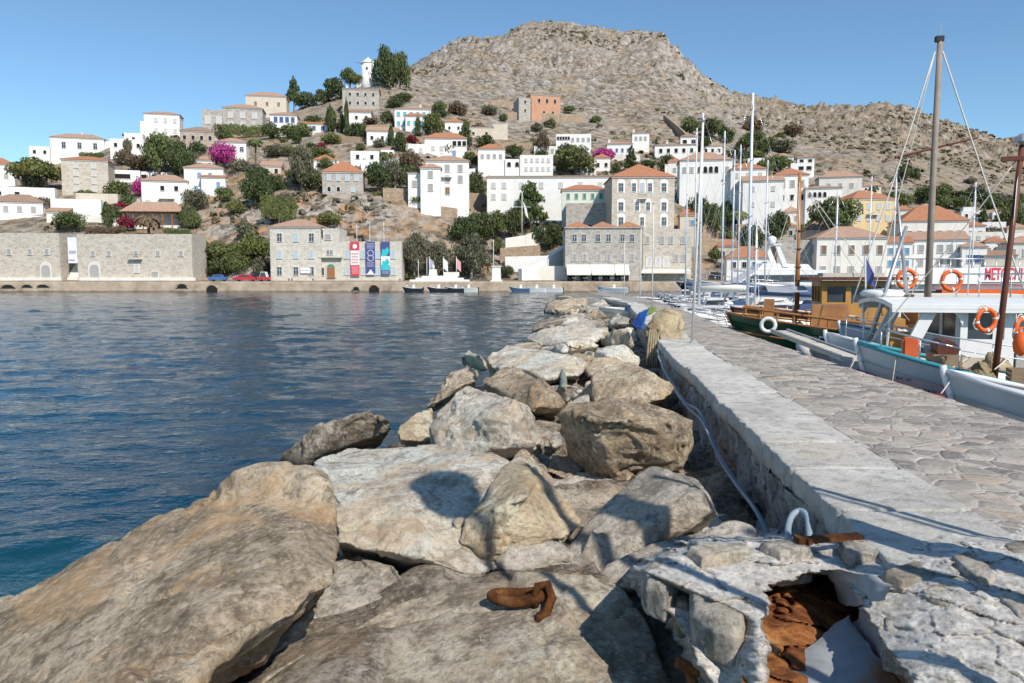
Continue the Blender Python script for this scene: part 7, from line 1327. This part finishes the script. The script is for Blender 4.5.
# ---- smaller motor boats
def motorboat(label, bow, ang, L, m='gel', cover='cover', cabin=True, rail='gel', console=True, group='small motor boats moored at the pier'):
    t, pt, zs = boat('motor_boat', label, 'boat', bow, ang, L=L, B=L * .34, zb=1.15 + L * .04, zm=.8 + L * .025, zs=.85 + L * .02, m=m, stern='flat', rail=rail, rake=.7, nS=16, nP=7, group=group); h = .85 + L * .025
    if cabin:
        MB().prism([(L * .3, h - .1), (L * .36, h + .75), (L * .62, h + .8), (L * .66, h - .1)], -L * .115, L * .115).build('cabin', M['gel'], t); MB().prism([(L * .325, h + .2), (L * .355, h + .62), (L * .60, h + .66), (L * .62, h + .2)], -L * .12, L * .12).build('window', M['glass'], t)
    elif console: MB().box((L * .5, 0, h + .35), (.6, .7, .8), 0, None, .8).build('console', M['gel'], t); MB().prism([(L * .5 - .3, h + .75), (L * .5 - .15, h + 1.15), (L * .5 - .12, h + 1.15), (L * .5 - .26, h + .75)], -.3, .3).build('windscreen', M['glass'], t)
    if cover: MB().prism([(L * .66, h), (L * .7, h + .55), (L * .8, h + .65), (L * .93, h + .5), (L * .95, h)], -L * .14, L * .14).build('cover', M[cover], t)
    e = MB().box((L + .12, 0, .85), (.34, .3, .55), 0, None, .8).build('outboard_motor', M['black'], t); MB().box((L + .12, 0, .35), (.14, .1, .7)).build('outboard_leg', M['black'], e)
    r = MB(); pp = [pt(s, 6, sd) + Vector((0, -.08 * sd, .4)) for sd, ss in ((-1, (.3, .2, .1, .02)), (1, (.02, .1, .2, .3))) for s in ss]; r.tube(pp, .018, 5); [r.tube([p, p - Vector((0, 0, .4))], .014, 4) for p in pp]; r.build('bow_rail', M['steel'], t, True); return t
def mast(t, x, y, z0, z1, r=.07, m='alu', spreaders=(.45, .7), stays=((-4, 0), (4, 0), (0, 1.6), (0, -1.6)), zb=1.4):
    o = MB().tube([(x, y, z0), (x, y, z1)], r, 8, r * .75).build('mast', M[m], t, True)
    for s in spreaders: z = z0 + (z1 - z0) * s; MB().tube([(x, y - .9, z), (x, y + .9, z)], .025, 5).build('spreader', M[m], o)
    for dx, dy in stays: stay(t, (x, y, z1 - .1), (x + dx, y + dy, zb), .009, 'steel', 'stay')
    return o
def yacht(label, mpx, mtop, Y, ang=-8, L=10, m='gel', boom=True, cov='cover', mr=.07, lm=.42, wind=None):
    top = P(mpx, mtop, Y); bx = top.x - L * lm * math.cos(math.radians(ang)); by = Y - L * lm * math.sin(math.radians(ang))
    t, pt, zs = boat('sailing_yacht', label, 'sailing yacht', (bx, by), ang, L=L, B=L * .3, zb=1.35, zm=1.05, zs=1.1, m=m, stern='flat', rail='gel', rake=1.0, nS=16, nP=7, group='sailing yachts moored beyond the wooden boats')
    MB().prism([(L * .28, 1.05), (L * .34, 1.45), (L * .6, 1.55), (L * .66, 1.05)], -L * .09, L * .09).build('cabin', M['gel'], t); MB().box((L * .47, 0, 1.33), (L * .22, L * .185, .12)).build('window', M['glass'], t); mast(t, L * lm, 0, 1.2, top.z, mr)
    if boom: b = MB().tube([(L * lm, 0, 2.4), (L * .88, 0, 2.3)], .06, 6).build('boom', M['alu'], t); MB().tube([(L * lm + .1, 0, 2.55), (L * .6, 0, 2.58), (L * .86, 0, 2.4)], [.16, .2, .1], 8).build('sail_cover', M[cov], b, True)
    MB().prism([(L * .64, 1.2), (L * .68, 2.0), (L * .8, 2.05), (L * .82, 1.9), (L * .7, 1.8)], -L * .1, L * .1).build('sprayhood', M[cov], t)
    r = MB(); pp = [pt(s, 6, -1) + Vector((0, 0, .55)) for s in [.02 + .9 * k / 9 for k in range(10)]]; r.tube(pp, .012, 4); [r.tube([p, p - Vector((0, 0, .55))], .012, 4) for p in pp]; r.build('guard_rail', M['steel'], t, True); return t
yacht('white sailing yacht with the tallest white mast', 753, 93, 40, -8, 12, mr=.09); yacht('white sailing yacht with tall mast left of the stone store', 703, 113, 46, -10, 12, cov='canvas', mr=.09); yacht('sailing yacht with mast right of the mansion, second row', 725, 131, 56, -6, 10); yacht('sailing yacht with shorter mast before the low red roofed house', 741, 145, 62, -6, 10, cov='canvas'); yacht('sailing yacht farthest left of the masts', 697, 128, 64, -12, 11, m='hull_blue', cov='covergrey'); yacht('sailing yacht with slim mast before the ochre house', 897, 168, 60, -4, 9, cov='cover', mr=.06)
yacht('sailing yacht with thin mast just left of the tallest white one', 735, 150, 70, -8, 9, m='hull_blue'); yacht('sailing yacht with thin mast before the palm trees', 768, 160, 66, -5, 9, cov='covergrey'); yacht('dark hulled yacht with mast before the stone wing', 688, 150, 72, -10, 10, m='hull_dark'); yacht('dark hulled yacht with short mast before the cream waterfront house', 838, 190, 58, -4, 9, m='hull_dark', cov='canvas'); yacht('blue hulled yacht with mast between the ochre wheelhouse and the tall mast', 872, 176, 66, -4, 9, m='hull_blue', mr=.06); yacht('dark hulled yacht with mast near the right picture edge', 976, 182, 60, -4, 9, m='hull_dark', mr=.06)
yacht('small dark masted yacht behind the green boat bow', 757, 217, 34, -10, 7, cov='cover', mr=.05)
def old_boat():
    top = P(940, 40, 21.); t, pt, zs = boat('wooden_boat', 'white old caique with the tall grey wooden mast and a railed upper deck', 'boat', (top.x - 1.8, 21.2), -6, L=14, B=4.2, zb=1.9, zm=1.2, zs=1.6, m='hull_white', rail='hull_blue'); x = 1.8; o = MB().tube([(x, 0, 1), (x, 0, 6), (x + .02, 0, top.z)], .095, 10, .07).build('mast', M['oldwood'], t, True)
    z = P(940, 148, 21.).z; MB().tube([(x - 1.05, -.1, z - .25), (x + 1.15, .1, z + .28)], .045, 6, .03).build('yard', M['redbrown'], o); MB().box((x, 0, top.z + .03), (.2, .14, .14)).build('masthead', M['black'], o); MB().tube([(x, 0, top.z + .1), (x + .03, 0, top.z + .5)], .015).build('antenna', M['steel'], o)
    stay(t, (x - .1, 0, top.z - .3), (x - 2.4, -1.2, 2.5), .022, 'rope'); stay(t, (x + .1, 0, top.z - .3), (x + 1.9, -1.4, 2.5), .022, 'rope'); stay(t, (x - .1, 0, top.z - .3), (x - 1.6, 0, 2.0), .014, 'rope')
    MB().box((6., 0, 1.9), (5.4, 2.6, 1.2)).build('cabin', M['gel'], t); MB().box((6., 0, 2.02), (4.6, 2.63, .45)).build('window', M['glass'], t); MB().box((6., 0, 2.54), (5.8, 3.0, .1)).build('upper_deck', M['gel'], t)
    r = MB(); xs = [3.2 + 5.6 * k / 9 for k in range(10)]
    for y in (-1.45, 1.45): [r.tube([(x_, y, 2.58), (x_, y, 3.3)], .02, 5) for x_ in xs]; [r.tube([(3.2, y, z_), (8.8, y, z_)], .02, 5) for z_ in (2.9, 3.3)]
    r.build('railing', M['steel'], t, True)
old_boat()
motorboat('small white and blue motor boat beside the gangplank', (8.3, 19.0), -20, 4.6, 'hull_white', 'covergrey', False)
motorboat('dark hulled motor boat beyond the gangplank', (8.4, 17.0), -12, 5.2, 'hull_dark', 'canvas', True)
for i, (px, Y, L, a, m, cv, cb, lb) in enumerate(((706, 33, 5.5, -14, 'hull_blue', 'canvas', False, 'blue motor boat with white bow beside the pier, left of the green boat'), (694, 39, 5.5, -10, 'gel', 'cover', True, 'white motor boat with blue cover, next beyond the blue one'), (686, 46, 5, -8, 'rubber_grey', 'cover', False, 'grey inflatable tender at the pier side'), (678, 54, 5.5, -8, 'hull_dark', 'cover', True, 'dark motor boat with blue cover and white cabin, middle of the far row'), (672, 62, 5.5, -6, 'hull_dark', 'black', False, 'dark motor boat in the far row'), (668, 71, 6, -6, 'gel', 'cover', True, 'white cabin boat far along the pier'), (664, 80, 6, -4, 'hull_dark', 'canvas', False, 'dark tender near the far pier end'), (661, 90, 6.5, -4, 'gel', 'covergrey', True, 'white boat farthest along the pier'),
    (728, 44, 6, 4, 'gel', 'canvas', True, 'white cabin boat behind the green boat bow'), (708, 58, 6, 2, 'hull_white', 'cover', True, 'white cabin boat under the yacht masts'), (722, 72, 6, 5, 'hull_dark', 'cover', False, 'dark tender before the motor yacht'), (690, 84, 6, 0, 'gel', 'cover', False, 'white tender with blue cover before the stone wing'), (703, 95, 7, 3, 'hull_blue', 'canvas', True, 'blue cabin boat near the far quay'), (776, 48, 7, 6, 'gel', 'canvas', True, 'white cabin boat behind the brown mast'), (812, 40, 7, 4, 'hull_white', 'cover', True, 'white cabin boat behind the ochre cabin'), (745, 85, 7, 0, 'hull_dark', 'covergrey', True, 'dark cabin boat left of the motor yacht stern'), (868, 36, 7, 5, 'gel', 'covergrey', True, 'white cabin boat behind the canopy boat'), (850, 60, 8, 3, 'gel', 'cover', True, 'white cruiser below the cream waterfront house'), (915, 56, 8, 0, 'gel', 'canvas', True, 'white cruiser behind the tall mast'))):
    c = P(px, 290, Y); motorboat(lb, (c.x, Y), a, L, m, cv, cb)
def motor_yacht():
    Y = 82; x0 = P(700, 270, Y).x; x1 = P(838, 270, Y).x; L = x1 - x0; t, pt, zs = boat('motor_yacht', 'large white motor yacht with long dark windows and radar arch', 'motor yacht', (x0, Y), 0, L=L, B=4.6, zb=3.1, zm=2.1, zs=1.9, m='hull_white', stern='flat', rail='gel', rake=2.0)
    MB().prism([(L * .2, 2.2), (L * .36, 3.9), (L * .86, 4.0), (L * .95, 2.0)], -1.9, 1.9).build('saloon', M['gel'], t); MB().prism([(L * .27, 2.75), (L * .345, 3.45), (L * .8, 3.5), (L * .84, 2.75)], -1.94, 1.94).build('window', M['glass'], t); MB().box((L * .45, 0, 1.5), (L * .5, 4.62, .4)).build('hull_window', M['glass'], t)
    MB().prism([(L * .38, 4.0), (L * .42, 4.7), (L * .74, 4.6), (L * .78, 4.0)], -1.6, 1.6).build('flybridge', M['gel'], t)
    for y in (-1.6, 1.6): MB().prism([(L * .56, 4.3), (L * .60, 4.3), (L * .53, 6.6), (L * .50, 6.6)], y - .1, y + .1).build('arch_leg', M['gel'], t)
    MB().box((L * .515, 0, 6.65), (.8, 3.6, .18)).build('radar_arch', M['gel'], t); MB().lathe([(.3, 0), (.5, .3), (.45, .7), (.1, .9)], 12, (L * .515, 0, 6.75)).build('radome', M['gel'], t, True); MB().tube([(L * .52, .8, 6.7), (L * .50, .8, 9.2)], .03).build('antenna', M['alu'], t)
    r = MB(); pp = [pt(s, 8, -1) + Vector((0, 0, .8)) for s in [.02 + .5 * k / 12 for k in range(13)]]; r.tube(pp, .03, 4); [r.tube([p, p - Vector((0, 0, .8))], .025, 4) for p in pp]; r.build('guard_rail', M['steel'], t, True)
    x2 = P(640, 280, 120).x; t2, pt2, z2 = boat('motor_yacht', 'low black and white yacht moored before the stone wing', 'motor yacht', (P(690, 280, 105).x, 105), 0, L=20, B=4.6, zb=2.6, zm=1.8, zs=1.7, m='hull_dark', stern='flat', rail='gel', rake=2.0); MB().prism([(4, 1.9), (7, 3.3), (15, 3.3), (17, 1.8)], -1.8, 1.8).build('saloon', M['gel'], t2); MB().prism([(6, 2.3), (7.2, 2.9), (14.6, 2.9), (15.3, 2.3)], -1.84, 1.84).build('window', M['glass'], t2); MB().tube([(6, 0, 4.2), (16, 0, 4.0)], .2, 8).build('furled_awning', M['canvas'], t2, True)
motor_yacht()
# ---- excursion boat with the lettered banner
def excursion_boat():
    Y = 31; a, b = P(905, 290, Y), P(1090, 290, Y); L = b.x - a.x; t, pt, zs = boat('excursion_boat', 'white excursion boat with railed upper deck behind the lettered banner', 'boat', (a.x - 1.5, Y + 1.6), 0, L=L + 3, B=4.4, zb=2.2, zm=1.5, zs=1.7, m='hull_white', rail='hull_blue', stern='flat')
    MB().box((L * .55, 0, 2.25), (L * .8, 3.2, 1.3)).build('cabin', M['gel'], t); MB().box((L * .55, 0, 2.4), (L * .74, 3.24, .55)).build('window', M['glass'], t); MB().box((L * .55, 0, 2.97), (L * .9, 3.6, .1)).build('upper_deck', M['gel'], t); MB().box((L * .62, -.3, 2.6), (L * .5, 3.4, .22)).build('orange_raft', M['orange_buoy'], t)
    r = MB(); x0, x1 = L * .12, L * .98
    for k in range(15): x = x0 + (x1 - x0) * k / 14; r.tube([(x, -1.75, 3.0), (x, -1.75, 3.95)], .022, 5)
    for z in (3.3, 3.95): r.tube([(x0, -1.75, z), (x1, -1.75, z)], .022, 5)
    r.build('railing', M['steel'], t, True)
    yb = Y - .22; p, q = P(932, 284, yb), P(978, 268, yb); bo = thing('banner', 'plain white canvas panel on the railing left of the lettered banner', 'banner', p); MB().box(((q.x - p.x) / 2, 0, (q.z - p.z) / 2), (q.x - p.x, .03, q.z - p.z)).build('cloth', M['banner_white'], bo)
    p, q = P(979, 284, yb), P(1041, 267, yb); bo = thing('banner', 'white banner with red METOCHI lettering at the right edge', 'banner', p); w, h = q.x - p.x, q.z - p.z; MB().box((w / 2, 0, h / 2), (w, .03, h)).build('cloth', M['banner_white'], bo)
    k = yb / F; textobj('METOCHI - H', h * 1.0, 'b_red', (w * .505, -.03, h * .56), (PI / 2, 0, 0), bo, 'lettering', .012, w * .84); MB().box((w / 2, -.025, h * .08), (w * .94, .01, h * .06)).build('printed_line', M['hull_dark'], bo)
excursion_boat()
lifebuoy(P(951.5, 280.5, 19.6), 0, 'orange lifebuoy on the upper railing right of the tall mast', .24); lifebuoy(P(906.5, 279, 19.8), 0, 'orange lifebuoy on the upper railing left of the tall mast', .23)
lifebuoy(P(986, 320, 11.8), .2, 'orange lifebuoy beside the dark slanted mast above the grey bow', .165); lifebuoy(P(1022, 330, 11.2), .5, 'orange lifebuoy cut by the right picture edge', .17)
def orange_float():
    c = P(1021, 345, 11.0); t = thing('fender', 'orange fender float at the right picture edge', 'fender', c); MB().lathe([(.02, -.16), (.09, -.10), (.11, .02), (.08, .14), (.03, .19)], 14).build('float', M['orange_buoy'], t, True); MB().torus((0, 0, .21), .04, .015, 10, 5).build('eye', M['orange_buoy'], t, True)
orange_float()
# ---- dinghies and tenders along the town quay
for px, L, m, lb in ((405, 3.8, 'hull_dark', 'dark inflatable moored below the tamarisks, left one'), (430, 3.8, 'hull_dark', 'dark inflatable moored below the monument, right one'), (447, 3.8, 'hull_dark', 'dark tender moored in the middle of the quay'), (460, 3.8, 'gel', 'white tender moored in the middle of the quay'), (512, 3.8, 'hull_blue', 'blue dinghy moored near the ramp wall'), (528, 3.8, 'gel', 'white dinghy moored near the ramp wall'), (545, 3.8, 'gel', 'white dinghy moored before the cafes'), (600, 6, 'hull_white', 'white motor boat moored below the cafe awnings')):
    c = P(px, 291, 163); motorboat(lb, (c.x, 163.), 0, L, m, None, False, group='tenders moored along the town quay')
# ------------------------------------------------------------------ vehicles and small things on the town quay
M['carred'] = paint('red_car_paint', (.55, .03, .04), .08, 2, .3, spec=.5); M['carblue'] = paint('blue_car_paint', (.06, .16, .42), .08, 2, .3, spec=.5); M['carwhite'] = paint('white_car_paint', (.74, .73, .72), .05, 2, .3, spec=.5)
def car(px, py, L, m, label, roofm=None, Y=167.9, van=False):
    c = P(px, py, Y); c.z = QZ; t = thing('parked_car', label, 'car', c); h = 1.5 if not van else 2.1
    MB().prism([(-L / 2, .35), (-L / 2, .85), (-L * .3, .95), (L * .36, .95), (L / 2, .85), (L / 2, .35)], -.8, .8).build('body', M[m], t, bevel=.05)
    MB().prism([(-L * .3, .95), (-L * .2, h), (L * .2, h), (L * .33, .95)], -.72, .72).build('cabin', M[roofm or m], t, bevel=.05); MB().prism([(-L * .26, 1.0), (-L * .18, h - .12), (L * .18, h - .12), (L * .28, 1.0)], -.735, .735).build('window', M['glass'], t)
    for x in (-L * .31, L * .31):
        for y in (-.78, .78): w = MB().torus((x, y, .33), .22, .11, 16, 8).build('wheel', M['black'], t, True); MB().prism([(x + .2 * math.cos(k * PI / 6), .33 + .2 * math.sin(k * PI / 6)) for k in range(12)], y - .08, y + .08).build('hubcap', M['metal'], w)
    for y in (-.5, .5): MB().box((-L / 2 - .01, y, .72), (.04, .3, .15)).build('headlight', M['banner_white'], t)
car(245, 279, 5.0, 'carred', 'red pickup car parked left of the museum'); car(218, 280, 3.9, 'carblue', 'small blue car parked beside the dark bush'); car(264, 279, 2.6, 'carred', 'small red and white vehicle parked at the museum corner', 'carwhite', 168.2, True)
def flagpole(px, top, bot, label, fl=None, Y=168.3):
    c = P(px, bot, Y); c.z = QZ; h = P(px, top, Y).z - QZ; t = thing('flagpole', label, 'flagpole', c, 0, 'white flagpoles on the quay'); MB().tube([(0, 0, 0), (0, 0, h)], .07, 6, .05).build('pole', M['white'], t, True); MB().lathe([(.02, 0), (.1, .06), (.02, .14)], 8, (0, 0, h)).build('finial', M['white'], t)
    if fl:
        mb = MB(); mb.add([(x, .12 * math.sin(x * 4 + z) - .02, h - .2 - z - x * .9) for x in (.06, .35, .7, 1.0) for z in (0, 1.1, 2.2)], [(i * 3 + k, i * 3 + k + 1, (i + 1) * 3 + k + 1, (i + 1) * 3 + k) for i in range(3) for k in range(2)]); f = mb.build('flag', M[fl], t, True)
flagpole(418.5, 260, 279, 'bare white flagpole nearest the museum'); flagpole(427, 258, 279, 'bare white flagpole second from the museum'); flagpole(429.5, 257, 279, 'white flagpole with blue flag', 'b_lilac'); flagpole(443.5, 257, 279, 'white flagpole with pale flag beside the monument', 'banner_white'); flagpole(456.5, 257, 279, 'white flagpole with dull red flag before the largest tamarisk', 'b_pink'); flagpole(493.5, 240, 278, 'bare white flagpole beside the white column', None, 169.)
for px_, py_ in ((357, 224), (370, 222), (384, 222)): c = P(px_, 243, 176); t = thing('flagpole', {357: 'bare white pole on the museum roof, left', 370: 'bare white pole on the museum roof, middle', 384: 'bare white pole on the museum roof, right'}[px_], 'flagpole', c, 0, 'white poles on the museum roof'); h = P(px_, py_, 176).z - c.z; MB().tube([(0, 0, -.5), (0, 0, h)], .06, 6).build('pole', M['white'], t); MB().lathe([(.02, 0), (.09, .05), (.02, .1)], 8, (0, 0, h)).build('finial', M['white'], t)
def monument():
    Y = 167.6; c = P(440, 281, Y); c.z = QZ; t = thing('monument', 'white marble monument with steps before the tamarisks', 'monument', c); k = Y / F
    for i in range(3): MB().box((0, 0, .2 + i * .4), (13 - i * 2.6, 2.4 - i * .5, .4)).build('step', M['white'], t)
    MB().box((-1.5, 0, 1.9), (1.8, 1.2, 1.5), 0, None, .85).build('pedestal', M['white'], t); MB().tube([(-1.5, 0, 2.6), (-1.45, 0, 3.2), (-1.5, 0, 3.7)], [.3, .34, .14], 8).build('bust', M['white3'], t, True); MB().box((2.5, .1, 1.6), (3.4, .8, .9)).build('plinth', M['white2'], t)
    c = P(496.5, 280, 168); c.z = QZ; t = thing('monument', 'square white column on the quay right of the largest tamarisk', 'monument', c); MB().box((0, 0, 1.6), (2., 1.6, 3.2), 0, None, .9).build('column', M['white'], t); MB().box((0, 0, 3.3), (2.2, 1.8, .2)).build('cap', M['white2'], t); MB().box((0, 0, .15), (2.6, 2.2, .3)).build('base', M['white2'], t)
    o = P(522, 234, 196); t = thing('flag_mast', 'tall white flag mast with a yard among the trees on the hillside', 'flag mast', o); h = P(521, 192, 196).z - o.z; MB().tube([(0, 0, -1), (0, 0, h)], .12, 8, .07).build('mast', M['white'], t, True); z = P(521, 207, 196).z - o.z; MB().tube([(-2.2, 0, z), (2.2, 0, z)], .07, 6).build('yard', M['white'], t); stay(t, (0, 0, h), (2.6, 0, 1), .03, 'rope'); mb = MB(); mb.add([(.2, 0, z + 1.5), (1.2, .1, z - .3), (1.6, 0, z - 3), (.9, 0, z - 2)], [(0, 1, 2, 3)]); mb.build('flag', M['banner_white'], t)
monument()
# cafe tables and parasols under the awnings, low bollards on the quay edge
for i, px in enumerate((289, 292, 313, 400)):
    c = P(px, 281, 166.7); c.z = QZ; t = thing('bollard', 'low dark iron bollard on the quay edge before the museum', 'bollard', c, 0, 'bollards on the quay edge'); MB().lathe([(.22, 0), (.22, .05), (.13, .1), (.12, .45), (.2, .52), (.16, .62)], 10).build('post', M['black'], t, True); MB().torus((0, 0, .2), .14, .04, 12, 5, 'z').build('rope_turns', M['rope'], t)
for i, (px, lb) in enumerate(((574, 'cafe table with white cloth under the left awning'), (585, 'cafe table with white cloth between the left and middle awnings'), (600, 'cafe table with white cloth under the middle awning'), (612, 'cafe table with white cloth under the right end of the middle awning'), (623, 'cafe table with white cloth under the right awning'))):
    c = P(px, 281, 167.2); c.z = QZ; t = thing('cafe_table', lb, 'table', c, 0, 'cafe tables on the quay'); MB().box((0, 0, .74), (1.0, .9, .05)).build('tabletop', M['canvas'], t); MB().tube([(0, 0, 0), (0, 0, .72)], .05).build('leg', M['metal'], t)
    for s in (-1, 1): MB().box((s * .9, 0, .45), (.42, .42, .05)).build('seat', M['shut_navy'], t); MB().box((s * 1.1, 0, .7), (.05, .42, .5)).build('backrest', M['shut_navy'], t)
# ------------------------------------------------------------------ what stands behind the photographer and throws the shadows
def shadow_casters():
    tip = G(812, 491, PZ); hgt = 5.6; b = Vector((tip.x, tip.y, PZ)) - Vector((SD.x, SD.y, 0)) / -SD.z * hgt; lamp_post(b.x, b.y, hgt, 'slim white lamp post standing on the pier behind the camera')
    def post(px, py, d, r0, label, lantern):
        q = hit(px, py); top = q - SD * d; base = Vector((top.x, top.y, PZ)); h = top.z - PZ
        t = thing('harbour_light' if lantern else 'pillar', label, 'harbour light' if lantern else 'pillar', base); MB().lathe([(r0 * 1.8, -.6), (r0 * 1.7, .1), (r0 * 1.1, .3), (r0, h)], 12).build('column', M['white'], t, True)
        if lantern: MB().lathe([(.05, -.34), (.26, -.28), (.31, -.2), (.31, .2), (.22, .32), (.06, .36)], 10, (0, 0, h)).build('lantern', M['shut_green'], t)
        else: MB().lathe([(r0 * 1.1, 0), (r0 * 1.3, .04), (r0 * 1.3, .1), (r0 * .5, .14)], 12, (0, 0, h)).build('cap', M['metal'], t)
    post(447, 492, 9.0, .04, 'small harbour light on a thin pole behind the camera', True)
    post(612, 505, 6.5, .13, 'thick white pillar on the pier beside the camera', False)
    post(664, 478, 6.5, .03, 'thin white pole on the pier beside the camera', False)
    post(534, 470, 8.0, .055, 'white pole on the pier behind the camera, nearest the harbour light', False)
shadow_casters()
